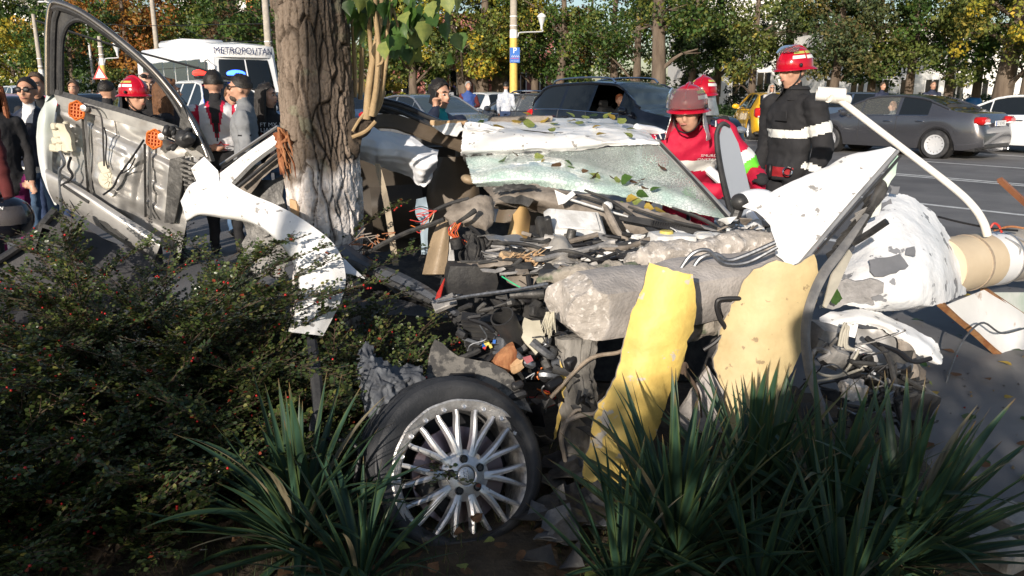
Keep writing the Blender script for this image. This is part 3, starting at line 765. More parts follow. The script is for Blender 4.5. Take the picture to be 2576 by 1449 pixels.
def coach(loc,rz):
    L,Wd,H = 8.2,2.45,3.12
    t = thing('coach', loc, 'white coach with METROPOLITAN over its windscreen and a light blue side stripe', 'bus', rz)
    xs = np.array([-4.1,-4.07,-3.9,-3,-2,-1,0,1,2,3,3.6,3.85,4.02,4.1])
    fr = np.array([.0,.05,.1,.1,.1,.1,.1,.1,.1,.1,.08,.05,.02,0])
    V = []; n = 10; b = MB()
    for i,x in enumerate(xs):
        f = (x - 3.0) / 1.1 if x > 3.0 else 0; f = max(f,0)
        w = Wd / 2 * (1 - .10 * f ** 3) * (.94 if i in (0,len(xs) - 1) else 1)
        xt = x - .34 * f     # raked nose towards the roof
        h = H - .10 * f - (.06 if i in (0,) else 0)
        for (y,z,xx) in ((0,.32,x),(w * .96,.32,x),(w,.5,x),(w,1.15,x),(w,1.42,x),(w * .985,1.9,x + (xt - x) * .45),(w * .965,h - .50,x + (xt - x) * .8),(w * .94,h - .25,xt),(w * .78,h - .05,xt),(0,h,xt)):
            V.append((xx,y,z))
    k = len(xs)
    for sgn in (1,-1):
        for i in range(k - 1):
            for j in range(n - 1):
                f = [V[i * n + j],V[(i + 1) * n + j],V[(i + 1) * n + j + 1],V[i * n + j + 1]]
                f = [(x,sgn * y,z) for (x,y,z) in f]
                b.add(f if sgn > 0 else f[::-1],[(0,1,2,3)])
    for ii in (0,k - 1):
        f = [V[ii * n + j] for j in range(n)] + [(x,-y,z) for (x,y,z) in [V[ii * n + j] for j in range(n - 2,-1,-1)]]
        b.add(f if ii == 0 else f[::-1],[tuple(range(len(f)))])
    o = b.obj('body', 'white_paint', t,local=True,auto=30)
    bm = bmesh.new(); bm.from_mesh(o.data); bmesh.ops.remove_doubles(bm,verts=bm.verts,dist=.001); bm.to_mesh(o.data); bm.free(); o.data.set_sharp_from_angle(angle=math.radians(30))
    for sgn in (1,-1):
        for q in range(5):
            x0 = -3.3 + q * 1.30
            MB().box((x0 + .6,sgn * (Wd / 2 * .975),2.05),(1.20,.07,.98),bev=.03).obj('side_window', 'glass_tint', t,local=True)
            MB().box((x0 + .6,sgn * (Wd / 2 * .975 + .02),2.30),(1.14,.06,.02)).obj('window_rail', 'black_plastic', t,local=True)
        MB().box((3.35,sgn * (Wd / 2 * .965),1.95),(.62,.07,1.0),bev=.03).obj('side_window', 'glass_tint', t,local=True)
        mat_stripe = MB(); mat_stripe.box((-.2,sgn * (Wd / 2 + .004),1.32),(7.4,.012,.20)); mat_stripe.obj('side_stripe', 'stripe_blue', t,local=True,smooth=False)
        for cx in (-2.4,2.3): wheel(t,(cx,sgn * 1.06,.46),.46,sgn,w=.28,spokes=8)
        MB().ell((4.0,sgn * .85,.85),(.14,.20,.13),12,8).obj('headlight', 'lamp_clear', t,local=True)
        m_ = MB(); m_.tube([(3.7,sgn * 1.15,2.5),(4.1,sgn * 1.38,2.45),(4.15,sgn * 1.42,2.1)],.02,6); m_.box((4.15,sgn * 1.42,1.85),(.10,.20,.46),bev=.04); m_.obj('wing_mirror', 'black_plastic', t,local=True)
    # windscreen in two panes,curved
    for sgn in (1,-1):
        rows = []
        for z,x0 in ((1.36,4.16),(1.9,4.03),(2.52,3.86)):
            rows.append([(x0 - .26 * (yy / 1.1) ** 4 - .02 * abs(yy),sgn * yy,z) for yy in (.03,.4,.8,1.08)])
        b = MB(); b.patch(rows,8,10,thick=.03 * sgn); b.obj('windscreen', 'glass_dark', t,local=True)
        MB().tube([(4.20,sgn * .1,1.38),(4.1,sgn * .55,1.85)],.012,5).obj('wiper', 'black_plastic', t,local=True)
    MB().box((4.03,0,1.95),(.03,.05,1.2),rot=(0,-.28,0)).obj('windscreen_post', 'white_paint', t,local=True)
    rows = [[(x0 - .22 * (yy / 1.15) ** 4,yy,z) for yy in (-1.12,-.8,-.4,0,.4,.8,1.12)] for z,x0 in ((2.60,3.90),(2.78,3.88),(2.98,3.80))]
    b = MB(); b.patch(rows,8,20,thick=-.05); hd = b.obj('destination_board', 'sign_white', t,local=True)
    V,F = text_mb('METROPOLITAN', .30); w = max(v.x for v in V) - min(v.x for v in V)
    Q = []
    for v in V:
        yy = -0 + v.x * 1.95 / w; x0 = 3.915 - .22 * (abs(yy) / 1.15) ** 4
        Q.append((x0 + .03,yy,2.79 + v.y * 1.0))
    b = MB(); b.add(Q,F); b.obj('board_lettering', 'ink_navy', hd,local=True,smooth=False)
    MB().box((-1.2,0,3.2),(2.6,1.6,.28),bev=.08).obj('roof_unit', 'white_paint', t,local=True)
    MB().box((4.09,0,.62),(.12,2.1,.34),bev=.05).obj('front_bumper', 'white_dusty', t,local=True)
    MB().box((4.10,0,1.05),(.06,1.2,.16),bev=.02).obj('grille', 'black_plastic', t,local=True)
    return t
mat('stripe_blue', (.20,.38,.62),rough=.35)
# ------------------------------------------------------------------ people
def _seg_d(Q,a,b):
    a = np.array(a,float); b = np.array(b,float); ab = b - a; t = np.clip(((Q - a) @ ab) / (ab @ ab + 1e-9),0,1)
    return np.linalg.norm(Q - (a + t[:, None] * ab),axis=1),t
def person(name,label,loc,rz,mats,pose=None,height=1.75,voxel=.016,hair='short', hair_mat='hair_black', bands=(),group=None,female=False,
           lean=0.0,head_turn=0.0,head_tilt=0.0,coat_len=0.0,beard=None,legs=True,face=True,wide=1.0,leanx=0.0,loose=1.0):
    """facing local -Y. mats: top,bottom,shoe,skin,hand,sleeve. pose: wrist/elbow positions for 'l' (+x) and 'r' (-x)"""
    pose = pose or {}
    t = thing(name,loc,label, 'person', rz,group); sc = height / 1.75; t.scale = (sc,sc,sc)
    prim = []          # (a,b,ra,rb,flat,material,tag)
    b = MB()
    def cap(a,c,ra,rb,m,tg,flat=1.0,n=10):
        a = Vector(a); c = Vector(c); ax = (c - a); L = ax.length; u = ax.normalized() if L > 1e-6 else Vector((0,0,1))
        pts = [a - u * ra * .85,a - u * ra * .5,a,a.lerp(c,.5),c,c + u * rb * .5,c + u * rb * .85]
        b.tube(pts,[ra * .45,ra * .85,ra,(ra + rb) / 2 * 1.02,rb,rb * .85,rb * .45],n,flat=flat)
        prim.append((tuple(a),tuple(c),(ra + rb) / 2,m,tg))
    sw = (.165 if female else .19) * wide; hw = .10 if female else .095
    # leaning rotates everything above the hips about x
    def up(p):
        p = Vector(p)
        if lean and p.z > .94:
            q = Vector((p.x,p.y,p.z - .94)); q = Matrix.Rotation(lean,3, 'X') @ q; return Vector((q.x,q.y,q.z + .94))
        return p
    T = mats['top']; B = mats.get('bottom', 'cloth_black'); SK = mats.get('skin', 'skin'); SL = mats.get('sleeve', T); HN = mats.get('hand', SK); SH = mats.get('shoe', 'shoe_dark')
    # trunk: stacked ellipses
    prof = [(.86,.150,.115,.0),(.95,.165,.120,.0),(1.05,.150 if not female else .135,.108,.0),(1.18,.165 if not female else .15,.118,-.005),(1.30,.185 if not female else .165,.125,-.005),(1.40,.180 if not female else .16,.110,.005),(1.46,.125,.085,.012),(1.50,.062,.062,.015)]
    if coat_len: prof = [(.86 - coat_len,.175,.14,0)] + prof
    V = []; n = 18
    for (z,rx,ry,oy) in prof:
        for j in range(n):
            th = 2 * PI * j / n; V.append(up((rx * wide * math.cos(th),ry * (1 + .25 * (wide - 1)) * math.sin(th) + oy,z)))
    F = [(i * n + j,i * n + (j + 1) % n,(i + 1) * n + (j + 1) % n,(i + 1) * n + j) for i in range(len(prof) - 1) for j in range(n)]
    F += [tuple(range(n - 1,-1,-1)),tuple(range((len(prof) - 1) * n,len(prof) * n))]
    b.add(V,F)
    prim.append((tuple(up((0,0,1.0 - coat_len))),tuple(up((0,0,1.44))),.15,T, 'torso')); prim.append((tuple(up((-sw * .8,0,1.40))),tuple(up((sw * .8,0,1.40))),.07,T, 'torso'))
    prim.append(((0,0,.86),(0,0,.93 - coat_len * .5),.14,B if not coat_len else T, 'hip'))
    # neck and head
    nk0 = up((0,.015,1.46)); hb = up((0,-.005,1.56)); hc = up((0,-.02,1.655))
    cap(nk0,hb,.060 if not female else .05,.056 if not female else .047,SK, 'neck')
    HM = Matrix.Translation(hc) @ Matrix.Rotation(head_turn,4, 'Z') @ Matrix.Rotation(head_tilt,4, 'X')
    hd = MB()
    hd.ell((0,.012,.025),(.077,.098,.098),16,12); hd.ell((0,-.030,-.045),(.060,.068,.075),14,10); hd.ell((0,-.052,-.088),(.032,.034,.030),10,8)
    hd.tube([(0,-.098,.012),(0,-.116,-.026),(0,-.108,-.036)],[.009,.016,.013],8)
    hd.ell((0,-.090,.032),(.055,.016,.012)); hd.ell((0,-.097,-.062),(.022,.010,.010)); hd.ell((.045,-.068,-.022),(.022,.02,.02)); hd.ell((-.045,-.068,-.022),(.022,.02,.02))
    for s in (1,-1): hd.ell((s * .080,.012,-.012),(.010,.022,.034),8,6)
    b.add(hd.v,hd.f,0,HM)
    prim.append((tuple(HM @ Vector((0,.02,.04))),tuple(HM @ Vector((0,-.035,-.07))),.08,SK, 'head'))
    # arms and hands
    hands = {}
    for s,key in ((1, 'l'),(-1, 'r')):
        sh = up((s * sw,.005,1.405)); el = pose.get(key + 'e'); wr = pose.get(key + 'w')
        el = Vector(el) if el else up((s * (sw + .05),.02,1.13)); wr = Vector(wr) if wr else up((s * (sw + .055),-.06,.90))
        bulk = mats.get('bulk', 1.0)
        cap(sh,el,.062 * bulk,.048 * bulk,SL, 'uarm_' + key); cap(el,wr,.046 * bulk,.036 * bulk,mats.get('forearm', SL), 'farm_' + key)
        d = (wr - el).normalized(); hdn = pose.get(key + 'h'); d2 = Vector(hdn).normalized() if hdn else d
        pc = wr + d2 * .055; side = d2.cross(Vector((0,-1,.2))); side = side.normalized() if side.length > .1 else Vector((1,0,0)); nn = side.cross(d2).normalized()
        cap(wr + d2 * .01,wr + d2 * .085,.030,.034,HN, 'hand', flat=.62)
        curl = pose.get(key + 'c', .35)
        for q in range(4):
            o = wr + d2 * .085 + side * (.030 - q * .020); L1 = (.036,.042,.038,.030)[q]
            p1 = o + (d2 * math.cos(curl) + nn * math.sin(curl)) * L1; p2 = p1 + (d2 * math.cos(curl * 2.2) + nn * math.sin(curl * 2.2)) * L1 * .9
            cap(o,p1,.0105,.0095,HN, 'hand', n=6); cap(p1,p2,.0095,.0085,HN, 'hand', n=6)
        o = wr + d2 * .03 + side * .034; p1 = o + (d2 * .7 + side * .7 + nn * .3) * .036; cap(o,p1,.013,.011,HN, 'hand', n=6); cap(p1,p1 + (d2 + nn * .4) * .026,.011,.009,HN, 'hand', n=6)
        hands[key] = (wr,d2,side,nn)
    # legs
    if legs:
        for s,key in ((1, 'l'),(-1, 'r')):
            hp = Vector((s * hw,0,.90)); kn = Vector(pose.get(key + 'k', (s * (hw + .01),-.01,.50))); an = Vector(pose.get(key + 'a', (s * (hw + .025),.02,.10)))
            cap(hp,kn,.090,.062,B, 'thigh'); cap(kn,an,.060,.046,B, 'calf')
            b.box(an + Vector((0,-.06,-.055)),(.088,.25,.085),bev=.03); prim.append((tuple(an + Vector((0,.03,-.06))),tuple(an + Vector((0,-.16,-.07))),.04,SH, 'foot'))
    LX = Matrix.Rotation(leanx,3, 'Y')
    if leanx:
        def sx(p):
            p = Vector(p)
            if p.z > .94: q = LX @ Vector((p.x,p.y,p.z - .94)); return Vector((q.x,q.y,q.z + .94))
            return p
        b.v = [sx(p) for p in b.v]; prim[:] = [(tuple(sx(a)),tuple(sx(c)),r,m,tg) for (a,c,r,m,tg) in prim]
        HM = Matrix.Translation(sx(HM.translation)) @ HM.to_3x3().to_4x4()
    # weld all into one continuous surface
    me = bpy.data.meshes.new('body'); me.from_pydata(b.v,[],b.f); o = bpy.data.objects.new('body', me); COL.objects.link(o)
    md = o.modifiers.new('r', 'REMESH'); md.mode = 'VOXEL'; md.voxel_size = voxel; md.use_smooth_shade = True
    ms = o.modifiers.new('s', 'SMOOTH'); ms.factor = .5; ms.iterations = 2
    dg = bpy.context.evaluated_depsgraph_get(); m2 = bpy.data.meshes.new_from_object(o.evaluated_get(dg)); o.modifiers.clear(); o.data = m2; bpy.data.meshes.remove(me); m2.name = 'body'
    k = len(m2.polygons); C = np.zeros(k * 3); m2.polygons.foreach_get('center', C); C = C.reshape(-1,3)
    best = np.full(k,1e9); who = np.zeros(k,int); par = np.zeros(k)
    for i,(a,c,r,m,tg) in enumerate(prim):
        d,tt = _seg_d(C,a,c); d = d - r; u = d < best; best[u] = d[u]; who[u] = i; par[u] = tt[u]
    names = [p[3] for p in prim]; fm = np.array([names[i] for i in who],object); tags = np.array([prim[i][4] for i in who],object)
    for (tg,lo,hi,m) in bands:
        if tg == 'z': u = (C[:, 2] > lo) & (C[:, 2] < hi) & np.isin(tags,['torso', 'hip'])
        elif tg == 'open': u = (np.abs(C[:, 0]) < hi) & (C[:, 1] < 0) & (C[:, 2] > lo) & (tags == 'torso')
        elif tg == 'back': u = (C[:, 1] > 0) & (np.abs(C[:, 0]) > lo) & (np.abs(C[:, 0]) < hi) & np.isin(tags,['torso'])
        elif tg == 'backv': u = (C[:, 1] > 0) & (C[:, 2] > 1.12) & (np.abs(C[:, 0]) < hi * (C[:, 2] - 1.10) / .3) & (tags == 'torso')
        else: u = (tags == tg) & (par > lo) & (par < hi)
        fm[u] = m
    # clothes stand off the skin and crease
    nv = len(m2.vertices); VC = np.zeros(nv * 3); VN = np.zeros(nv * 3); m2.vertices.foreach_get('co', VC); m2.vertex_normals.foreach_get('vector', VN); VC = VC.reshape(-1,3); VN = VN.reshape(-1,3)
    amt = np.zeros(nv); top_v = np.zeros(nv,bool); sd = len(label)
    for i,pg in enumerate(m2.polygons):
        a_ = 0.0
        if tags[i] in ('torso', 'uarm_l', 'uarm_r', 'farm_l', 'farm_r', 'hip'): a_ = .014
        elif tags[i] in ('thigh', 'calf'): a_ = .012
        if a_:
            for vi in pg.vertices: amt[vi] = max(amt[vi],a_)
    cr_ = fbm(VC * np.array([1,1,1.5]),9,sd,2); fold = np.abs(vnoise(VC + .15 * vnoise(VC,5,sd)[:, None],13,sd + 3))
    VC = VC + VN * (amt * loose * (.55 + .75 * cr_ - .8 * fold))[:, None]; m2.vertices.foreach_set('co', VC.ravel())
    uniq = sorted(set(fm)); m2.materials.clear()
    for q in uniq: m2.materials.append(M[q])
    m2.polygons.foreach_set('material_index', np.array([uniq.index(q) for q in fm],np.int32)); m2.polygons.foreach_set('use_smooth', np.ones(k,bool)); m2.update()
    o.parent = t
    # face and hair
    def on_head(mb,nm,m, **kw):
        q = MB(); q.add(mb.v,mb.f,mb.m,HM); return q.obj(nm,m,t,local=True, **kw)
    if face:
        for s in (1,-1):
            e = MB(); e.ell((s * .031,-.0905,.008),(.0145,.010,.0075),10,6); eo = on_head(e, 'eye', 'eye_white')
            e = MB(); e.ell((s * .031,-.0985,.008),(.0075,.004,.0070),8,6); q = MB(); q.add(e.v,e.f,0,HM); q.obj('iris', 'eye_dark', eo,local=True)
            e = MB(); e.tube([(s * .014,-.104,.030),(s * .032,-.104,.036),(s * .052,-.090,.030)],[.005,.0055,.004],6); on_head(e, 'eyebrow', hair_mat)
        e = MB(); e.ell((0,-.1035,-.062),(.023,.006,.007),10,6); on_head(e, 'mouth', 'lips')
    if beard:
        e = MB(); e.ell((0,-.050,-.082),(.050,.052,.040),12,8); e.ell((0,-.094,-.050),(.028,.012,.006),8,5); on_head(e, 'beard', beard)
    if hair:
        e = MB()
        if hair in ('short', 'crop', 'long', 'bob'):
            g = .005 if hair == 'crop' else .010
            n = 20; m_ = 12; V = []; F = []
            for i in range(m_ + 1):
                ph = PI * .56 * i / m_
                for j in range(n):
                    th = 2 * PI * j / n; fr = math.sin(th)     # +1 back,-1 front
                    lim = 1.0 if fr > -.2 else max(.50,1.0 + (fr + .2) * .62)
                    p2 = ph * lim; w = 1 + .5 * g / .014 * .05 * math.sin(5 * th + i)
                    V.append(((.077 + g) * w * math.sin(p2) * math.cos(th),.012 + (.098 + g) * w * math.sin(p2) * math.sin(th),.025 + (.098 + g * 1.3) * math.cos(p2)))
            for i in range(m_):
                for j in range(n): F.append((i * n + j,(i + 1) * n + j,(i + 1) * n + (j + 1) % n,i * n + (j + 1) % n))
            VA = np.array(V); ce = np.array([0,.012,.0]); dd = VA - ce; VA = VA + dd * (.09 * fbm(VA,46,len(label),3) + .03)[:, None] * (1.0 if hair != 'crop' else .25)
            e.add([tuple(v) for v in VA],F)
        if hair in ('long', 'bob'):
            L = .40 if hair == 'long' else .16; rr = random.Random(hash(label) & 999)
            for q in range(30):
                a = PI * (-.12 + 1.24 * q / 29); x,y = math.cos(a) * .088,.012 + math.sin(a) * .105
                e.tube([(x * .95,y * .95,.07),(x * 1.05,y * 1.02 + .005,-.02),(x * 1.15 + rr.uniform(-.01,.01),y * 1.0 + .01,-.02 - L * .55),(x * 1.2 + rr.uniform(-.03,.03),y * .9 - .01,-.02 - L * rr.uniform(.85,1.05))],[.018,.022,.022,.008],6,smooth_n=8)
        ho = on_head(e, 'hair', hair_mat)

    return t,HM,hands,o
def h_finish(h,HM,t,flap):
    # chin strap
    st = MB()
    for s in (1,-1): st.tube([HM @ Vector(q) for q in ((s * .095,-.005,.02),(s * .083,-.018,-.05),(s * .05,-.05,-.105),(0,-.062,-.122))],.007,6,smooth_n=10,flat=.6)
    st.obj('chin_strap', 'ink', h,local=True)
    if flap:
        rows = [[HM @ Vector((.105 * math.cos(a) * g,.012 + .125 * math.sin(a) * g,z)) for a in np.linspace(-.35,PI + .35,14)] for z,g in ((.02,1.0),(-.05,1.08),(-.12,1.25),(-.17,1.35))]
        p = MB(); p.patch(rows,10,26,thick=.004,crump=.006,cs=12); p.obj('neck_flap', flap,h,local=True)
    return h
def fire_helmet(t,HM,visor='down', tone='helmet_red', flap=None,stripe2='helmet_lime'):
    """domed helmet with brim,crest,reflective stripes and a visor"""
    Hm = HM @ Matrix.Translation((0,.012,.045))
    b = MB(); n = 28; V = []; F = []; prof = []
    for i in range(11):
        ph = PI / 2 * i / 10; prof.append((math.sin(ph),math.cos(ph)))
    rx,ry,rz = .118,.142,.125
    for (s_,c_) in prof:
        for j in range(n):
            th = 2 * PI * j / n; V.append((rx * s_ * math.cos(th),ry * s_ * math.sin(th),rz * c_ + .006 * max(0,1 - abs(math.cos(th)) * 6) * (c_ > .1)))
    k = len(prof)
    for (gr,dz) in ((1.0,-.022),(1.14,-.034),(1.15,-.040),(1.0,-.034)):
        for j in range(n):
            th = 2 * PI * j / n; ex = 1 + (gr - 1) * (1.0 + .9 * max(0,math.sin(th)) + .2 * max(0,-math.sin(th))); V.append((rx * ex * math.cos(th),ry * ex * math.sin(th),dz - .012 * max(0,math.sin(th)) * (gr > 1)))
    for i in range(k + 3):
        for j in range(n): F.append((i * n + j,(i + 1) * n + j,(i + 1) * n + (j + 1) % n,i * n + (j + 1) % n))
    b.add(V,F,0,Hm); h = b.obj('helmet', tone,t,local=True,auto=50)
    c = MB(); c.tube([Hm @ Vector((0,ry * math.cos(a) * 1.0,rz * math.sin(a) + .004)) for a in np.linspace(.35,PI - .25,14)],[.012] * 14,8); c.obj('crest', tone,h,local=True)
    for s in (1,-1):
        for (z0,z1,m,a0,a1) in ((.040,.062, 'band_white', -.75,.0),(.036,.060, 'band_white', .12,.9),(.074,.090, 'helmet_lime', -.7,.05),(.072,.090, 'helmet_lime', .16,.8)):
            rows = []
            for z in (z0,z1):
                q = math.sqrt(max(0,1 - (z / rz) ** 2)); rows.append([Hm @ Vector((s * rx * 1.012 * q * math.cos(a),ry * 1.012 * q * math.sin(a),z)) for a in np.linspace(a0,a1,7)])
            p = MB(); p.patch(rows,3,8,thick=.0015); p.obj('reflective_stripe', m,h,local=True)
        kn = MB(); kn.ell(Hm @ Vector((s * (rx + .004),-.05,-.005)),(.012,.014,.014)); kn.obj('visor_pivot', 'ink', h,local=True)
    # visor
    if visor == 'none': return h_finish(h,HM,t,flap)
    rows = []
    for q in range(6):
        if visor == 'up': el = 1.30 - .62 * q / 5; rr_ = 1.12
        else: el = .85 - .95 * q / 5; rr_ = 1.14
        rows.append([Hm @ Vector((rx * rr_ * math.cos(el) ** .6 * math.sin(a) if visor != 'up' else rx * rr_ * math.cos(el * .55) * math.sin(a),-ry * rr_ * math.cos(el) * math.cos(a) - .012,rz * 1.12 * math.sin(el) + .004)) for a in np.linspace(-1.15,1.15,9)])
    p = MB(); p.patch(rows,10,16,thick=.003); p.obj('visor', 'visor', h,local=True)
    return h_finish(h,HM,t,flap)
mat('helmet_lime', (.42,.44,.10),rough=.5)
# ------------------------------------------------------------------ trees
def leaf_cloud(C,Rd,n,size,pal,seed,squash=.8,hang=.3):
    """n leaf quads spread over clumps (centres C,radii Rd); pal = [(colour,weight)]"""
    r = np.random.default_rng(seed); C = np.asarray(C); Rd = np.asarray(Rd)
    w = Rd ** 2; ci = r.choice(len(C),n,p=w / w.sum())
    d = r.normal(size=(n,3)); d /= np.linalg.norm(d,axis=1)[:, None]; rad = r.uniform(.45,1.0,n) ** .6
    pos = C[ci] + d * (Rd[ci] * rad)[:, None] * np.array([1,1,squash])
    nrm = d * .8 + r.normal(size=(n,3)) * .7 + np.array([0,0,.3]); nrm /= np.linalg.norm(nrm,axis=1)[:, None]
    a = np.cross(nrm,r.normal(size=(n,3))); a /= np.linalg.norm(a,axis=1)[:, None]; b = np.cross(nrm,a)
    s = size * r.uniform(.4,1.45,n)[:, None]
    V = np.stack([pos - a * s * .55,pos + b * s * .38 + nrm * s * .08,pos + a * s * .62,pos - b * s * .38 + nrm * s * .08],1).reshape(-1,3)
    F = np.arange(n * 4).reshape(-1,4)
    cols = np.array([c for c,_ in pal]); pw = np.array([q for _,q in pal],float); pw /= pw.sum()
    clump = r.choice(len(pal),len(C),p=pw); own = r.choice(len(pal),n,p=pw); k = np.where(r.uniform(size=n) < .62,clump[ci],own)
    col = cols[k] * r.uniform(.7,1.3,(n,1)); tint = np.repeat(np.clip(col,0,1),4,0)
    return V,F,tint
GREEN = [((.050,.100,.020),3),((.075,.130,.026),3),((.150,.170,.036),2.4),((.030,.060,.016),2)]
YELLOW = [((.46,.36,.04),2.4),((.27,.27,.04),3),((.13,.18,.035),3.6),((.52,.34,.05),.8)]
ORANGE = [((.33,.145,.03),4),((.24,.09,.022),3),((.40,.20,.04),2),((.14,.12,.03),2)]
OLIVE = [((.125,.160,.040),3),((.170,.195,.052),3),((.075,.112,.028),3),((.30,.25,.05),1)]
DARKG = [((.016,.034,.012),3),((.028,.056,.017),3),((.046,.078,.022),2)]
PINE = [((.055,.085,.036),3),((.095,.115,.045),3),((.15,.13,.05),1.5)]
BROWN = [((.10,.060,.030),3),((.065,.045,.025),3),((.14,.09,.04),1)]
def tree(label,base,pal,h=9.0,tr=.2,crown=(3.2,2.2,1.8),nclump=46,nleaf=6500,leaf=.14,seed=1,lean=(0,0),trunks=1,white=False,name='park_tree', group='trees of the park beyond the road', bare=0):
    """crown = (radius,lowest foliage height,flatness)"""
    r = random.Random(seed); base = Vector(base)
    t = thing(name,base,label, 'tree', 0,group)
    tm = MB(); tips = []
    cr,z0,fl = crown
    for q in range(trunks):
        lx,ly = lean[0] + (r.uniform(-.5,.5) if trunks > 1 else 0) + (.25 * (q - (trunks - 1) / 2) if trunks > 1 else 0),lean[1]
        pts = [Vector((0,0,-.1)),Vector((lx * .2,ly * .2,h * .15)),Vector((lx * .5 + r.uniform(-.15,.15),ly * .5,h * .4)),Vector((lx + r.uniform(-.3,.3),ly + r.uniform(-.3,.3),h * .8))]
        tm.tube(pts,[tr * 1.25,tr,tr * .75,tr * .25],12,smooth_n=12)
        for k in range(7):
            f = r.uniform(.3,.85); p = Vector(cat_rom([tuple(v) for v in pts],40)[int(f * 39)]); a = r.uniform(0,2 * PI); L = cr * r.uniform(.5,.9)
            e = p + Vector((math.cos(a) * L,math.sin(a) * L,r.uniform(.1,.9) * L)); m = p.lerp(e,.5) + Vector((0,0,L * .12))
            tm.tube([p,m,e],[tr * .42 * (1 - f * .6),tr * .25 * (1 - f * .5),tr * .06],7,smooth_n=8); tips.append(e); tips.append(m)
            for w_ in range(3 + bare):
                e2 = m.lerp(e,r.uniform(0,1)) + Vector((r.uniform(-1,1),r.uniform(-1,1),r.uniform(-.4,.8))) * L * .45
                tm.tube([m.lerp(e,.3),e2],[tr * .09,tr * .03],5); tips.append(e2)
    tm.obj('trunk', 'tree_bark', t,local=True)
    if white:
        MB().tube([Vector((0,0,.0)),Vector((lean[0] * .03,0,1.0))],[tr * 1.27,tr * 1.12],12).obj('lime_wash', 'building_white', t,local=True)
    C = []; Rd = []; nclump = int(nclump * 1.35); nleaf = int(nleaf * 1.5)
    for k in range(nclump):
        if tips and r.random() < .35: c = r.choice(tips) + Vector((r.uniform(-.5,.5),r.uniform(-.5,.5),r.uniform(-.5,.5)))
        else:
            a = r.uniform(0,2 * PI); u = math.sqrt(r.random()); z = z0 + (h - z0) * r.random(); rr = cr * 1.12 * (1 - .40 * abs((z - z0) / (h - z0) - .35))
            c = Vector((math.cos(a) * rr * u + lean[0] * z / h,math.sin(a) * rr * u + lean[1] * z / h,z))
        if c.z < z0 * .85: c.z = z0 * .85 + r.random() * .5
        C.append(tuple(c)); Rd.append(r.uniform(.35,.95) * cr / 3.2)
    if nleaf:
        V,F,ti = leaf_cloud(C,Rd,nleaf,leaf,pal,seed)
        np_obj('crown', V,F, 'leaf_mix', t,tint=ti,local=True)
    return t
# ------------------------------------------------------------------ far background: buildings
def gx(x,d): return P(x,240,d).x
def at(x,d,z=0.0): return Vector((gx(x,d),d,z))
def building(name,label,x0,x1,d,depth,h,wall,floors,cols,rz=0.0,roof='roof_dark', awn=None,base=.11):
    X0,X1 = gx(x0,d),gx(x1,d); w = X1 - X0
    t = thing(name,((X0 + X1) / 2,d,base),label, 'building')
    MB().box((0,depth / 2,h / 2),(w,depth,h)).obj('wall', wall,t,local=True,smooth=False)
    MB().box((0,depth / 2,h + .15),(w + .6,depth + .6,.3)).obj('roof', roof,t,local=True,smooth=False)
    fh = h / floors; cw = w / cols
    for i in range(cols):
        for j in range(floors):
            cx = -w / 2 + cw * (i + .5); cz = fh * (j + .52)
            f = MB()
            for (dx,dz,sx,sz) in ((0,fh * .27,cw * .62,.09),(0,-fh * .27,cw * .62,.09),(-cw * .29,0,.09,fh * .50),(cw * .29,0,.09,fh * .50),(0,0,.07,fh * .5)):
                f.box((cx + dx,-.04,cz + dz),(sx,.12,sz))
            fo = f.obj('window', 'building_white', t,local=True,smooth=False)
            MB().box((cx,-.01,cz),(cw * .56,.06,fh * .5)).obj('pane', 'glass_dark', fo,local=True,smooth=False)
    if awn:
        for i in range(cols):
            cx = -w / 2 + cw * (i + .5); MB().box((cx,-.8,fh * .98),(cw * .94,1.6,.14),rot=(.18,0,0)).obj('awning', awn,t,local=True,smooth=False)
    return t
building('shop_row', 'low pink shop row with dark red awnings behind the park trees', 880,1300,58,9,3.6, 'building_pink', 1,7,awn='roof_dark')
building('shop_building', 'pink two storey building behind the leaning park trunks', 1090,1480,66,10,7.0, 'building_pink', 2,8)
building('kiosk', 'orange kiosk with an open front behind the parking sign pole', 1410,1480,54,4,2.9, 'building_orange', 1,2)
building('office_block', 'bright white block behind the dark poplars', 1765,2010,62,14,14, 'building_white', 4,4)
building('apartment_tower', 'tall white apartment tower rising behind the coach', 470,640,120,18,26, 'building_white', 8,4)
building('white_hall', 'long white hall half hidden behind the hedge and trees', 2060,2620,56,12,5.5, 'building_white', 2,9)
building('pale_block', 'pale block of flats far behind the orange maple', -60,150,130,18,22, 'building_white', 7,5)

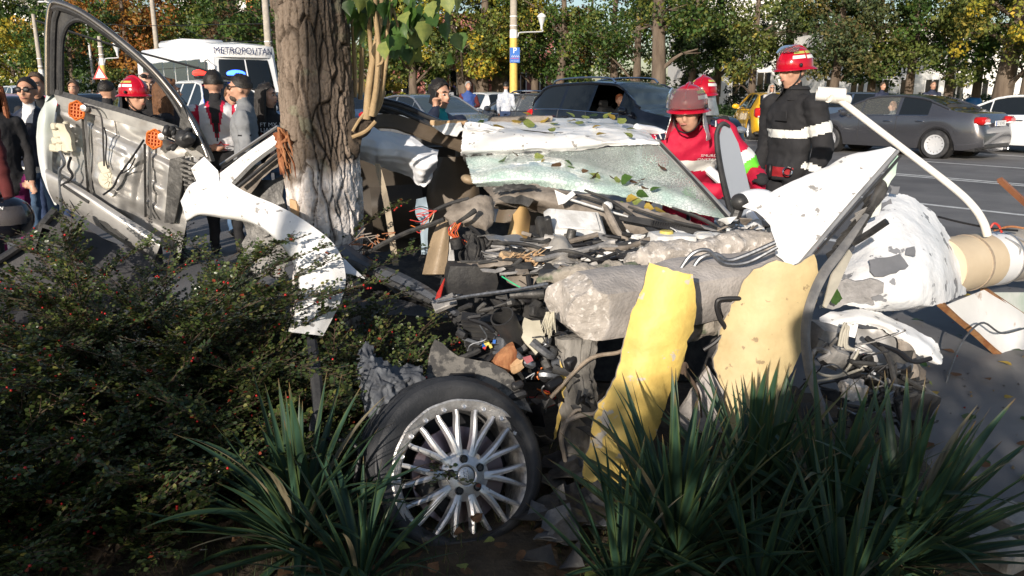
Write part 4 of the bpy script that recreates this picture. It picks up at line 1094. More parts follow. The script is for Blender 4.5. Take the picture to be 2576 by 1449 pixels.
# ------------------------------------------------------------------ trees beyond the road
TR = 'trees of the park beyond the road'
specs = [  # x,d,palette,h,trunk,crown,clumps,leaves,leaf size,seed,lean,trunks,label
 (60,82,GREEN,15,.3,(4.6,3.0,1),60,6000,.30,1,(0,0),1, 'tall green tree at the far end of the road'),
 (45,64,YELLOW,6.5,.16,(3.3,1.2,1),44,5200,.20,2,(0,0),1, 'low sunlit yellow tree at the far end of the road'),
 (165,84,GREEN,16,.3,(4.8,2.0,1),60,6000,.30,3,(0,0),1, 'tall green tree next to the orange maple at the road end'),
 (240,78,DARKG,14,.3,(4.6,2.0,1),60,6000,.28,4,(0,0),1, 'dark green tree beside the orange maple'),
 (330,72,ORANGE,13,.34,(5.4,2.6,1),76,8500,.25,5,(0,0),1, 'large orange brown autumn maple behind the car door'),
 (425,76,ORANGE,12,.3,(4.4,2.4,1),60,6500,.25,6,(0,0),1, 'orange brown tree behind the coach roof'),
 (190,58,GREEN,8.5,.2,(3.4,1.6,1),50,5600,.20,7,(0,0),1, 'mid green tree behind the open car door'),
 (505,74,GREEN,13,.3,(4.4,2.6,1),60,6500,.26,8,(0,0),1, 'green tree behind the coach'),
 (585,66,GREEN,12,.3,(4.0,3.6,1),55,6000,.24,9,(0,0),1, 'green tree between the coach and the brown thinning tree'),
 (655,60,BROWN,8,.2,(3.4,1.4,1),50,5200,.18,10,(0,0),1, 'brown thinning tree right beside the coach'),
 (700,56,GREEN,12,.3,(3.8,4.0,1),55,6000,.22,11,(0,0),1, 'green tree behind the scarred trunk'),
 (870,50,GREEN,11,.22,(3.6,1.9,1),55,6800,.18,12,(0,0),1, 'green tree behind the sprouts of the scarred trunk'),
 (960,48,OLIVE,10,.22,(3.4,2.2,1),52,6500,.17,13,(0,0),1, 'olive tree behind the sprouts of the scarred trunk'),
 (1040,47,GREEN,11,.24,(3.4,2.4,1),52,6800,.16,14,(0,0),1, 'green tree behind the man on the phone'),
 (1180,45.5,YELLOW,10,.30,(3.3,3.2,1),52,6500,.16,15,(-1.6,0),1, 'yellow green tree with a trunk leaning left'),
 (1212,46.5,OLIVE,11,.36,(3.2,3.4,1),48,6000,.16,16,(.2,0),1, 'upright thick trunked tree beside the leaning one'),
 (1250,48,YELLOW,11,.34,(3.4,3.6,1),48,6000,.16,17,(.5,0),2, 'forked dark trunked tree beside the parking sign pole'),
 (1345,48,GREEN,11,.22,(3.3,1.9,1),52,6500,.16,18,(0,0),1, 'green tree right of the parking sign pole'),
 (1405,45,GREEN,11,.24,(3.2,2.3,1),52,6500,.15,19,(.3,0),1, 'green tree above the off-road car roof'),
 (1462,49,ORANGE,9,.2,(2.6,2.4,1),34,3200,.15,20,(.8,0),1, 'thin orange tree leaning above the off-road car'),
 (1545,45,OLIVE,11,.22,(3.2,2.2,1),52,6500,.15,21,(0,0),1, 'olive green tree above the off-road car'),
 (1600,43,GREEN,11,.22,(3.2,2.4,1),52,6500,.15,22,(0,0),1, 'green tree left of the thick dark trunk'),
 (1655,33.5,GREEN,13,.30,(3.2,4.6,1),46,5200,.13,23,(0,0),1, 'tree with a thick bare dark trunk above the off-road car'),
 (1738,40,DARKG,12,.20,(2.3,1.9,1),58,8000,.14,24,(0,0),1, 'dense dark poplar above the red helmets'),
 (1800,43,DARKG,12,.20,(2.6,2.6,1),54,7000,.15,25,(0,0),1, 'dense dark tree in front of the white block'),
 (1890,37,OLIVE,10,.17,(2.8,2.6,1),46,6500,.13,26,(0,0),1, 'pale olive tree left of the helmeted man'),
 (1985,39,OLIVE,11,.18,(3.0,2.4,1),50,6500,.14,27,(0,0),1, 'pale olive tree behind the helmeted man'),
 (2095,36,PINE,10,.20,(2.7,2.4,1),60,9000,.12,28,(0,0),1, 'grey green pine behind the dark saloon'),
 (2190,38,GREEN,11,.18,(3.0,2.3,1),54,7000,.14,29,(0,0),1, 'green tree behind the dark saloon'),
 (2285,35.5,GREEN,11,.18,(2.9,2.2,1),54,7500,.13,30,(0,0),1, 'green tree between the pine and the olive tree'),
 (2385,34,OLIVE,10,.18,(2.9,2.1,1),54,7500,.13,31,(0,0),1, 'olive tree left of the ivy trunk'),
 (2455,36,GREEN,11,.18,(3.0,2.0,1),54,7000,.14,32,(0,0),1, 'green tree behind the ivy trunk'),
 (2515,30,OLIVE,11,.33,(2.8,3.4,1),46,6000,.12,33,(.6,0),1, 'tree with a thick pale trunk beyond the white car'),
 (2580,29,YELLOW,9,.2,(2.4,2.9,1),40,5200,.12,34,(0,0),1, 'bright yellow autumn tree beyond the white car'),
 (2640,34,GREEN,11,.2,(3.0,1.8,1),50,6000,.14,35,(0,0),1, 'green tree right of the yellow one'),
]
for (x,d,pal,h,trk,cr,nc,nl,ls,sd,ln,nt_,lab) in specs:
    tree(lab,at(x,d,.10),pal,h,trk,(cr[0],cr[1] * .95,1),nc,nl,ls,sd + 100,ln,nt_,white=(x in (1040,960,1600)),group=TR)
# clipped hedge and low shrubs in the park
def hedge(label,x0,x1,d,h,pal,seed,depth=1.4,n=5000,ls=.10,name='hedge', rz=0):
    X0,X1 = gx(x0,d),gx(x1,d); r = random.Random(seed)
    t = thing(name,((X0 + X1) / 2,d,.1),label, 'hedge'); C = []; Rd = []
    k = int((X1 - X0) / .45) + 2
    for i in range(k):
        for j in range(3):
            C.append((-(X1 - X0) / 2 + (X1 - X0) * i / (k - 1),r.uniform(-depth / 2,depth / 2),.25 + (h - .45) * j / 2 + r.uniform(-.06,.06))); Rd.append(r.uniform(.32,.46))
    V,F,ti = leaf_cloud(C,Rd,n,ls,pal,seed); np_obj('foliage', V,F, 'leaf_mix', t,tint=ti,local=True)
    s = MB()
    for i in range(k): s.tube([(C[i * 3][0],0,-.05),(C[i * 3][0] + r.uniform(-.1,.1),r.uniform(-.2,.2),h * .7)],[.03,.012],5)
    s.obj('stems', 'tree_bark', t,local=True)
hedge('clipped dark green hedge in front of the white block', 1835,1990,47,1.7,DARKG,61)
hedge('low dark shrubbery on the lawn behind the yellow hatchback', 1800,1900,33,.8,DARKG,62,n=3500)
hedge('long shrub border behind the dark saloon', 2080,2640,41,1.2,DARKG,63,n=11000)
hedge('yellowing shrub by the shop row', 935,1010,50,1.9,YELLOW,64,n=3000,ls=.13)
hedge('dark shrub border at the far end of the road', -60,480,62,1.9,DARKG,65,n=9000,ls=.2)
hedge('dark shrub border below the shop row', 880,1260,52,1.0,DARKG,66,n=7000,ls=.16)

# ------------------------------------------------------------------ poles,lamps and signs
def pole(name,label,x,d,r,h,ytop,arm=None,white=True,parts=True):
    t = thing(name,at(x,d,-.02),label, 'pole')
    MB().tube([(0,0,ytop),(0,0,h)],[r * .94,r * .68],16).obj('shaft', 'pole_concrete', t,local=True)
    MB().tube([(0,0,0),(0,0,ytop)],[r * 1.06,r * .98],16).obj('yellow_base', 'pole_yellow', t,local=True)
    if white: MB().tube([(0,0,ytop - .02),(0,0,ytop + .38)],[r * 1.0,r * .98],16).obj('white_band', 'sign_white', t,local=True)
    for z in (ytop + .55,ytop + 1.0): MB().tube([(0,0,z),(0,0,z + .05)],r * 1.0,16).obj('clamp_band', 'sign_white', t,local=True)
    if arm:
        s,L,z = arm
        MB().tube([(s * r * .8,0,z - .35),(s * r * 1.2,0,z - .18),(s * r * 1.8,0,z - .05),(s * L,0,z),(s * L,0,z + .12)],.035,8,smooth_n=20).obj('lamp_arm', 'pole_grey', t,local=True)
        lm = MB(); lm.lathe([(.06,.0),(.07,.18),(.20,.55),(.235,.60)],18,Matrix.Translation((s * L,0,z + .1))); lo = lm.obj('lamp_bowl', 'lamp_clear', t,local=True)
        lc = MB(); lc.lathe([(.24,.60),(.20,.68),(.10,.76),(.001,.80)],18,Matrix.Translation((s * L,0,z + .1))); lc.obj('lamp_cap', 'sign_white', t,local=True)
    return t
mat('pole_grey', (.50,.51,.52),rough=.5,metal=.3)
D0 = 42.0
pt = pole('street_lamp', 'concrete lamp pole with yellow base, blue parking sign and one lamp arm', 1292,D0,.20,11,4.15,arm=(1,1.42,4.45))
def zy(y,d): return P(1288,y,d).z
b = MB(); b.box((.06,-.235,(zy(119,D0) + zy(157,D0)) / 2),(.50,.03,zy(119,D0) - zy(157,D0))); sg = b.obj('parking_sign', 'sign_blue', pt,local=True,smooth=False)
zc = (zy(119,D0) + zy(157,D0)) / 2
lettering('sign_letter', 'P', (.06,-.255,zc + .21),(1,0,0),(0,0,1),.40, 'sign_white', sg,local=True)
lettering('sign_lettering', 'ATENTIE!', (.06,-.255,zc - .17),(1,0,0),(0,0,1),.10, 'sign_red', sg,local=True,width=.42)
bb = MB()
for q in range(4): bb.tube([(-.10 + q * .10,-.255,zc - .10),(-.06 + q * .10,-.255,zc + .0),(-.02 + q * .10,-.255,zc - .10)],.012,4)
bb.obj('sign_pictogram', 'sign_white', sg,local=True)
lettering('sign_small_print', 'A NU SE LASA', (.06,-.255,zc - .29),(1,0,0),(0,0,1),.06, 'sign_white', sg,local=True,width=.40)
D1 = 36.0
p2 = pole('utility_pole', 'concrete utility pole with yellow base and a white street name plate by the coach', 684,D1,.17,9,zy(165,D1))
b = MB(); b.box((-.38,-.17,zy(145,D1)),(.62,.02,.22)); s2 = b.obj('name_plate', 'sign_white', p2,local=True,smooth=False)
lettering('plate_lettering', 'INA', (-.28,-.185,zy(145,D1)),(1,0,0),(0,0,1),.20, 'ink_navy', s2,local=True)
cx = MB()
for q in range(3): cx.tube([(.1,-.18,zy(120 - q * 8,D1)),(.26,-.2,zy(112 - q * 8,D1)),(.2,-.2,zy(98 - q * 4,D1))],.012,5,smooth_n=8)
cx.obj('cable_coil', 'ink', p2,local=True)
pole('utility_pole', 'thin concrete utility pole rising behind the coach roof', 407,52,.17,12,1.5,white=False)
pole('utility_pole', 'concrete pole with yellow base behind the man in sunglasses', 112,50,.15,6.0,2.4)
pole('street_lamp', 'small lamp pole with yellow base left of the coach', 267,48,.15,4.6,3.0,arm=(1,.95,3.4))
pole('utility_pole', 'short pole with yellow base under the yellow tree', 156,56,.15,5.0,3.0)
# gooseneck light at the far left
t = thing('street_lamp', at(240,70,0), 'tall grey gooseneck street light above the car door', 'street lamp')
MB().tube([(0,0,0),(0,0,7.2),(-.2,0,8.0),(-1.4,0,8.5),(-3.2,0,8.7)],[.13,.10,.09,.07,.05],10,smooth_n=24).obj('mast', 'pole_grey', t,local=True)
MB().ell((-3.6,0,8.72),(.5,.18,.10)).obj('lantern', 'lamp_clear', t,local=True)
# triangular warning sign
t = thing('warning_sign', at(258,40,0), 'red triangular road works warning sign on a post', 'sign')
MB().tube([(0,.04,0),(0,.04,2.9)],.03,8).obj('post', 'pole_grey', t,local=True)
zc = zy(184,40)
b = MB(); b.add([(-.36,0,zc - .28),(.36,0,zc - .28),(0,0,zc + .36),(-.36,.02,zc - .28),(.36,.02,zc - .28),(0,.02,zc + .36)],[(0,1,2),(5,4,3),(0,3,4,1),(1,4,5,2),(2,5,3,0)]); b.obj('border', 'sign_red', t,local=True,smooth=False)
b = MB(); b.add([(-.24,-.006,zc - .21),(.24,-.006,zc - .21),(0,-.006,zc + .22)],[(0,1,2)]); b.obj('face', 'sign_white', t,local=True,smooth=False)
# hoarding at the far left,flag-like banner on the tower
t = thing('billboard', at(20,90,0), 'pale rectangular billboard on a post behind the trees', 'billboard')
MB().box((0,0,10.2),(4.6,.3,2.3)).obj('frame', 'pole_grey', t,local=True,smooth=False); MB().box((-.1,-.17,10.2),(4.2,.04,1.9)).obj('panel', 'sign_white', t,local=True,smooth=False)
MB().tube([(0,.2,-.2),(0,.2,10)],.25,10).obj('post', 'pole_grey', t,local=True)
t = thing('advertising_banner', at(655,95,0), 'red and orange advertising banner high behind the utility pole', 'banner')
MB().box((0,0,11.9),(1.7,.1,4.2)).obj('panel', 'banner_red', t,local=True,smooth=False); MB().box((.1,-.08,12.0),(1.2,.06,1.6)).obj('picture', 'lamp_amber', t,local=True,smooth=False); MB().tube([(0,.1,-.2),(0,.1,11)],.12,8).obj('post', 'pole_grey', t,local=True)


# litter bins in the park,slim white park post
for (x,d,lab) in ((2450,36, 'blue park bin on the lawn beyond the white car'),(2505,43, 'blue park bin by the thick pale trunk')):
    t = thing('litter_bin', at(x,d,.1),lab, 'bin'); MB().lathe([(.001,0),(.26,0),(.33,.75),(.35,.95),(.28,1.1),(.001,1.15)],16).obj('drum', 'bin_blue', t,local=True); MB().tube([(0,.3,0),(0,.3,1.2)],.03,6).obj('post', 'pole_grey', t,local=True)
for (x,d,h,lab) in ((2205,39,2.6, 'slim white park post behind the dark saloon'),(2417,37,2.2, 'slim grey park post behind the white car')):
    t = thing('park_post', at(x,d,.1),lab, 'post'); MB().tube([(0,0,0),(0,0,h)],.07,10).obj('shaft', 'pole_grey', t,local=True); MB().ell((0,0,h + .05),(.1,.1,.09)).obj('cap', 'sign_white', t,local=True)
# overhead cables
for (pa,pb,sag,lab) in ((P(684,60,36),P(-60,-20,60),1.0, 'thin overhead cable running left from the utility pole'),(P(684,105,36),P(407,40,52),.6, 'thin overhead cable between the two utility poles'),(P(684,60,36),P(1292,-20,42),.8, 'thin overhead cable running right from the utility pole')):
    m = (pa + pb) / 2 - Vector((0,0,sag)); MB().tube([pa,m,pb],.018,5,smooth_n=16).obj('overhead_cable', 'ink', label=lab,cat='cable')
MB().tube([P(90,52,9.3),P(300,118,9.3),P(520,178,9.3),P(640,226,9.4),P(705,250,9.5)],.013,6,smooth_n=20).obj('fallen_cable', 'ink', label='dark slack cable hanging across in front of the coach', cat='cable')

# ------------------------------------------------------------------ traffic
car_paint('paint_black', (.006,.007,.012),.0,.2); car_paint('paint_graphite', (.12,.122,.138),.7); car_paint('paint_silver', (.30,.31,.325),.6); car_paint('paint_white', (.72,.74,.76),.0,.3)
car_paint('paint_yellow', (.72,.40,.015),.0); car_paint('paint_red', (.52,.012,.025),.0); car_paint('paint_blue', (.02,.035,.085),.4); car_paint('paint_dgrey', (.075,.080,.092),.5); car_paint('paint_bluegrey', (.10,.14,.21),.5)
H0 = HEAD; H1 = HEAD + PI
car('off_road_car', 'black off-road car with roof rails and a woman at its open window', 'suv', 'paint_black', at(1585,17.0,-.008),H0,open_win=(2,),rails=True,clear=('ws',))
car('saloon_car', 'dark grey saloon with silver multi-spoke wheels and a bald driver', 'sedan', 'paint_graphite', (9.7,20.2,-.008),H1,clear=(1,2),plate='CT 02 XEC')
car('coupe_car', 'white coupe with plate starting CT 04 next to the dark saloon', 'sedan', 'paint_white', at(2590,20.6,-.008),H1,plate='CT 04 ADV')
car('hatchback_car', 'yellow hatchback parked by the park kerb', 'hatch', 'paint_yellow', at(1935,27.0,-.008),math.radians(84))
car('saloon_car', 'silver saloon waiting behind the man on the phone', 'sedan', 'paint_silver', at(1075,21.0,-.008),H0,clear=('ws',))
car('estate_car', 'dark grey estate with roof bars behind the black off-road car', 'wagon', 'paint_dgrey', at(1335,24.5,-.008),H1 + .05,rails=True,clear=(1,2,3))
car('hatchback_car', 'white hatchback seen from behind by the plaid shirt man', 'hatch', 'paint_white', at(1228,28.5,-.008),H1 - .25,plate='B 19 ZXF')
car('hatchback_car', 'dark blue hatchback half hidden by the scarred trunk', 'hatch', 'paint_blue', at(880,24.5,-.008),H0)
car('hatchback_car', 'grey blue hatchback behind the woman in the printed shirt', 'hatch', 'paint_bluegrey', at(705,22.5,-.008),H0)
car('saloon_car', 'dark blue saloon behind the firefighter at the car door', 'sedan', 'paint_blue', at(372,20.0,-.008),H0 - .1)
car('hatchback_car', 'red hatchback behind the man in sunglasses', 'hatch', 'paint_red', at(25,15.0,-.008),H0 + .1)
car('saloon_car', 'navy saloon beyond the red hatchback', 'sedan', 'paint_blue', at(28,24.5,-.008),H0 + .1)
car('off_road_car', 'white off-road car far beyond the red hatchback', 'suv', 'paint_white', at(75,33,-.008),H0 + .1)
car('estate_car', 'dark blue estate glimpsed through the car door window', 'wagon', 'paint_blue', at(225,25,-.008),H0)
car('hatchback_car', 'pale blue hatchback left of the coach', 'hatch', 'paint_bluegrey', at(430,27,-.008),H0)
car('hatchback_car', 'dark hatchback parked behind the dark saloon', 'hatch', 'paint_bluegrey', at(2140,30,-.008),H1)
car('estate_car', 'dark estate parked at the park kerb behind the helmeted man', 'wagon', 'paint_dgrey', at(2050,33,-.008),H1)
coach(at(520,30.0,-.008),H0 + .05)
pv = car('police_van', 'white police van with red and blue flashing lights in front of the coach', 'van', 'paint_white', at(552,20.0,-.008),H0 + .05,glass='glass_dark')
lb = MB(); lb.box((.1,0,1.86),(.28,1.15,.09),bev=.03); lb.obj('light_bar', 'ink', pv,local=True)
lb = MB(); lb.ell((.1,.42,1.95),(.13,.24,.09)); lb.obj('blue_flasher', 'flash_blue', pv,local=True)
lb = MB(); lb.ell((.1,-.42,1.95),(.13,.22,.09)); lb.obj('red_flasher', 'flash_red', pv,local=True)
lettering('roof_lettering', 'CT-11', (.55,0,1.80),(0,1,0),(-1,0,.3),.34, 'ink', pv,local=True)
lettering('side_lettering', 'POLITIA', (-.1,-.905,.88),(1,0,0),(0,0,1),.22, 'ink_navy', pv,local=True)
b = MB(); b.box((0,-.893,.72),(3.5,.012,.12)); b.obj('side_stripe', 'sign_blue', pv,local=True,smooth=False)
# ------------------------------------------------------------------ bystanders and rescuers
def vr(x): return math.atan2((x - 1288),FPX)     # bearing of a view column
def sunglasses(t,HM,z=.010,m='ink'):
    b = MB()
    for s in (1,-1): b.ell((s * .033,-.103,z),(.029,.008,.021),12,8); b.tube([(s * .058,-.095,z + .008),(s * .088,.0,z + .012)],.004,5)
    b.tube([(-.012,-.108,z + .006),(.012,-.108,z + .006)],.004,5)
    q = MB(); q.add(b.v,b.f,0,HM); return q.obj('sunglasses', m,t,local=True)
NEAR = dict(voxel=.014)
# man in sunglasses,dark padded vest,white sleeves,jeans
t,HM,hn,bo = person('person', 'man in sunglasses, dark padded vest, white sleeves and blue jeans', at(72,7.1),.15,dict(top='puffer_navy', sleeve='cloth_white', bottom='denim', shoe='shoe_white'),hair='crop', hair_mat='hair_black', bands=[('z', .90,.955, 'band_white'),('open', 1.36,.05, 'cloth_white')],height=1.63,wide=1.06,pose=dict(rw=(-.27,-.03,.90)), **NEAR)
sunglasses(t,HM)
person('person', 'young man with brown hair looking over the shoulder of the man in sunglasses', at(97,8.0),.25,dict(top='cloth_black', bottom='denim_dark'),hair='short', hair_mat='hair_short', height=1.68,voxel=.018)
# edge of the group at the far left
person('person', 'red haired woman in dark coat with purple skirt at the left of the group', at(-22,6.6),.5,dict(top='cloth_black', bottom='cloth_purple'),hair='long', hair_mat='hair_red', height=1.60,voxel=.018,female=True,coat_len=.08)
t,HM,hn,bo = person('person', 'person in dark trousers and maroon sleeve holding a black helmet low', at(-125,5.3),.9,dict(top='cloth_black', sleeve='cloth_maroon', bottom='cloth_black'),hair='short', hair_mat='hair_black', height=1.70,voxel=.018,pose=dict(le=(.16,-.22,1.12),lw=(.12,-.40,.80),lc=1.2))
# motorcycle helmet held low by that person
hc = P(28,548,5.15)
t = thing('motorcycle_helmet', hc - Vector((0,0,.15)), 'dark motorcycle helmet with clear visor carried at hip height', 'helmet')
MB().ell((0,0,.15),(.13,.155,.14),20,14).obj('shell', 'paint_black', t,local=True)
rows = [[(.137 * math.cos(el) * math.sin(a),-.163 * math.cos(el) * math.cos(a),.15 + .147 * math.sin(el)) for a in np.linspace(-1.3,1.3,10)] for el in (.65,.35,.05,-.2)]
MB().patch(rows,10,18,thick=.003).obj('visor', 'visor', t,local=True)
lettering('visor_lettering', 'NOLAN', (0,-.152,.235),(1,0,0),(0,.5,.85),.032, 'sign_white', t,local=True)
person('person', 'short haired man in black behind the car door window frame', at(188,12.6),.2,dict(top='cloth_black', bottom='denim_dark'),hair='short', hair_mat='hair_short', voxel=.022,height=1.66)
person('person', 'dark haired person seen between door frame and man in sunglasses', at(268,9.5),2.6,dict(top='cloth_black', bottom='cloth_black'),hair='short', hair_mat='hair_black', voxel=.022,height=1.62)
# firefighter behind the door
t,HM,hn,bo = person('person', 'firefighter in red helmet and dark jacket bending behind the torn car door', at(318,6.8),.75,dict(top='cloth_black', bottom='cloth_black', bulk=1.15),hair=None,hair_mat='hair_black', lean=.30,head_turn=.30,head_tilt=.02,height=1.62, **NEAR)
fire_helmet(t,HM, 'none'); 
b = MB(); rows = [[HM @ Vector((.118 * g * math.cos(a),.012 + .135 * g * math.sin(a),z)) for a in np.linspace(.1,PI - .1,10)] for z,g in ((.0,1.0),(-.06,1.0),(-.11,1.06))]
b.patch(rows,8,16,thick=.004); b.obj('neck_guard', 'cloth_black', t,local=True)
# bald bearded man
t,HM,hn,bo = person('person', 'bald bearded man in black with sunglasses pushed up on his head', at(372,7.4),.55,dict(top='cloth_black', bottom='cloth_black', skin='skin_pale'),hair=None,hair_mat='hair_black', beard='hair_short', height=1.68,wide=1.08,pose=dict(re=(-.30,-.02,1.12),rw=(.02,-.24,1.16),le=(.30,-.02,1.12),lw=(-.02,-.22,1.10)), **NEAR)
sunglasses(t,HM,.085)
person('person', 'woman with long wavy auburn hair in black coat by the door frame', at(418,7.2),1.9,dict(top='cloth_black', bottom='cloth_black', shoe='shoe_dark'),hair='long', hair_mat='hair_brown', female=True,coat_len=.25,height=1.62,voxel=.016,pose=dict(le=(.24,-.10,1.12),lw=(.16,-.34,1.10)))
# motorcyclist from behind
t,HM,hn,bo = person('person', 'motorcyclist seen from behind in white, red and black leather jacket', at(540,7.6),PI + .25,dict(top='cloth_white', sleeve='cloth_white', forearm='cloth_black', bottom='cloth_black', bulk=1.22),hair='short', hair_mat='hair_black', height=1.69,wide=1.10,bands=[('z', .80,1.03, 'cloth_black'),('back', .15,.30, 'cloth_red'),('backv', 0,.072, 'cloth_red'),('backv', 0,.044, 'cloth_black'),('uarm_l', .0,.35, 'cloth_red'),('uarm_r', .0,.35, 'cloth_red'),('uarm_l', .6,1.0, 'cloth_black'),('uarm_r', .6,1.0, 'cloth_black')], **NEAR)
V = []; star = []
for k in range(10):
    a = PI / 2 + k * PI / 5; rr_ = .075 if k % 2 == 0 else .030
    star.append((rr_ * math.cos(a) * 1.1,.128,1.075 + rr_ * math.sin(a) * .62))
b = MB(); b.tube([(x - .03,y,z) for x,y,z in star] + [(star[0][0] - .03,star[0][1],star[0][2])],.005,5); b.obj('star_logo', 'sign_red', t,local=True)
# woman with red scarf,man in grey jacket,woman in printed shirt
person('person', 'woman with tied brown hair and red scarf between motorcyclist and grey jacket', at(583,8.6),.5,dict(top='cloth_black', bottom='denim'),hair='short', hair_mat='hair_brown', female=True,height=1.56,voxel=.018,bands=[('z', 1.34,1.5, 'cloth_red')])
t,HM,hn,bo = person('person', 'bearded man with glasses in grey and black zip jacket facing left', at(610,7.3),-1.35,dict(top='cloth_grey', sleeve='cloth_grey', forearm='cloth_black', bottom='cloth_olive', bulk=1.15),hair='short', hair_mat='hair_black', beard='hair_short', height=1.65,wide=1.05,bands=[('z', .86,.90, 'lamp_amber'),('uarm_l', .62,.66, 'cloth_black'),('farm_l', .9,1.0, 'cloth_grey')], **NEAR)
sunglasses(t,HM)
t,HM,hn,bo = person('person', 'woman with long black hair in black shirt with white and red lettering', at(672,7.8),.35,dict(top='cloth_black', bottom='denim', shoe='shoe_pink', skin='skin_pale'),hair='long', hair_mat='hair_black', female=True,height=1.58,head_turn=.9,pose=dict(re=(-.23,-.08,1.14),rw=(-.02,-.26,1.08),le=(.23,-.08,1.14),lw=(.06,-.27,1.02)), **NEAR)
for k,(tx,zz,m) in enumerate((('FT MX I', 1.36, 'sign_white'),('LJABVT', 1.305, 'sign_white'),('LOVEDI', 1.25, 'sign_red'),('BEST', 1.195, 'sign_white'))):
    lettering('shirt_lettering', tx,(.0,-.142,zz),(1,0,0),(0,0,1),.058,m,t,local=True,width=.20 if k < 3 else .13)
# man on the phone
t,HM,hn,bo = person('person', 'man in navy padded jacket talking on a phone behind the wreck', at(1104,6.6),.55,dict(top='puffer_navy', bottom='denim_dark', bulk=1.25),hair='short', hair_mat='hair_black', height=1.60,wide=1.08,head_turn=.25,head_tilt=.08,bands=[('open', 1.20,.045, 'teal')],pose=dict(re=(-.30,-.22,1.20),rw=(-.12,-.16,1.52),rh=(.1,.05,1),rc=.9), **NEAR)
ph = MB(); ph.box((0,0,0),(.012,.07,.13),bev=.004); q = MB(); q.add(ph.v,ph.f,0,HM @ Matrix.Translation((-.098,-.02,-.02)) @ Matrix.Rotation(.3,4, 'X'))
q.v = [t.matrix_basis @ v for v in q.v]; q.obj('mobile_phone', 'ink', label='black mobile phone held to the ear of the man in navy', cat='phone')
# farther people
person('person', 'grey haired man in blue vest over striped sleeves by the white hatchback', at(1178,22.5),.3,dict(top='cloth_blue', sleeve='cloth_maroon', bottom='cloth_olive'),hair='short', hair_mat='hair_grey', voxel=.024,height=1.74,pose=dict(re=(-.28,-.05,1.14),rw=(-.05,-.25,1.12),le=(.28,-.05,1.14),lw=(.05,-.24,1.06)))
person('person', 'man in grey plaid shirt seen from behind near the lamp pole', at(1273,24.0),PI - .2,dict(top='cloth_plaid', bottom='denim_dark'),hair='short', hair_mat='hair_black', voxel=.024,height=1.74)
person('person', 'short haired man by the orange kiosk behind the off-road car', at(1413,40),.4,dict(top='cloth_maroon', bottom='cloth_black'),hair='crop', hair_mat='hair_short', voxel=.03,height=1.74)
person('person', 'man in dark top standing under the shop row trees', at(1130,40),-.3,dict(top='cloth_grey', bottom='cloth_black'),hair='short', hair_mat='hair_short', voxel=.03,height=1.74)
t,HM,hn,bo = person('person', 'fair haired woman in pale grey coat and sunglasses by the yellow hatchback', at(1940,25.0),-.1,dict(top='cloth_lightgrey', bottom='cloth_black', bulk=1.1),hair='bob', hair_mat='hair_grey', voxel=.02,female=True,coat_len=.12,height=1.70,pose=dict(re=(-.24,-.14,1.20),rw=(-.03,-.17,1.50),rh=(.2,.2,1)),bands=[('open', 1.0,.05, 'cloth_black')])
sunglasses(t,HM)
person('person', 'dark haired man standing behind the dark saloon roof', at(2218,27),.2,dict(top='cloth_navy', bottom='cloth_black'),hair='short', hair_mat='hair_short', voxel=.024,height=1.76)
person('person', 'smiling man standing behind the dark saloon boot', at(2344,24.5),-.15,dict(top='cloth_navy', bottom='cloth_black'),hair='crop', hair_mat='hair_short', voxel=.024,height=1.78)
# people in cars
cw = bpy.data.objects['off_road_car']
def in_car(car_o,label,pos,rz, **kw):
    l = car_o.matrix_basis @ Vector(pos); return person('person', label,l,rz,voxel=.02,legs=False, **kw)
in_car(cw, 'woman with tied red brown hair looking out of the off-road car window', (.10,-.40,-.28),.25,mats=dict(top='cloth_black'),hair='short', hair_mat='hair_red', female=True,height=1.72)
sc_ = bpy.data.objects['saloon_car']
in_car(sc_, 'bald driver with hand at chin inside the dark saloon', (.05,.36,-.40),-.9,mats=dict(top='cloth_grey', skin='skin_pale'),hair=None,hair_mat='hair_short', height=1.72,pose=dict(le=(.25,-.2,1.15),lw=(.05,-.15,1.50)))
bo_ = bpy.data.objects['coach']
# ---- rescuer in red
t,HM,hn,bo = person('person', 'rescuer in red jacket and red helmet with lowered visor leaning over the wreck', at(1748,5.35),-.05,dict(top='cloth_red', bottom='cloth_red', hand='cloth_black', bulk=1.30),hair=None,hair_mat='hair_black', lean=.68,leanx=-.22,head_turn=-.40,head_tilt=.10,height=1.69,wide=1.16,voxel=.013,
    bands=[('z', 1.085,1.165, 'band_white'),('uarm_r', .62,.80, 'band_white'),('uarm_r', .80,.95, 'band_green'),('farm_r', .30,.48, 'band_white'),('farm_r', .48,.68, 'band_green'),('uarm_l', .55,.75, 'band_white'),('uarm_l', .75,.95, 'band_green')],
    pose=dict(re=(-.30,-.42,.97),rw=(.10,-.52,.97),rc=1.1,le=(.36,-.36,1.00),lw=(.36,-.52,.98),lc=1.2))
fire_helmet(t,HM, 'down', flap='silver_cloth')
U = Matrix.Rotation(-.22,4, 'Y') @ Matrix.Rotation(.68,4, 'X')
def chest(p): q = U @ Vector((p[0],p[1],p[2] - .94)); return Vector((q.x,q.y,q.z + .94))
for tx,zz,sz in (('SMURD', 1.365,.032),('CONSTANTA', 1.328,.032)):
    lettering('chest_lettering', tx,chest((.10,-.150,zz)),(1,-.05,0),U @ Vector((0,0,1)),sz, 'sign_white', t,local=True)
for s in (1,-1):
    b = MB(); b.box(chest((s * .20,.0,1.475)),(.11,.06,.012),rot=(.55,s * .25,0),bev=.004); b.obj('epaulette', 'cloth_navy', t,local=True)
    for k in range(3): MB().box(chest((s * (.18 + k * .03),-.0,1.486 - k * .007)),(.008,.06,.008),rot=(.55,s * .25,0)).obj('epaulette_stripe', 'sign_white', t,local=True)
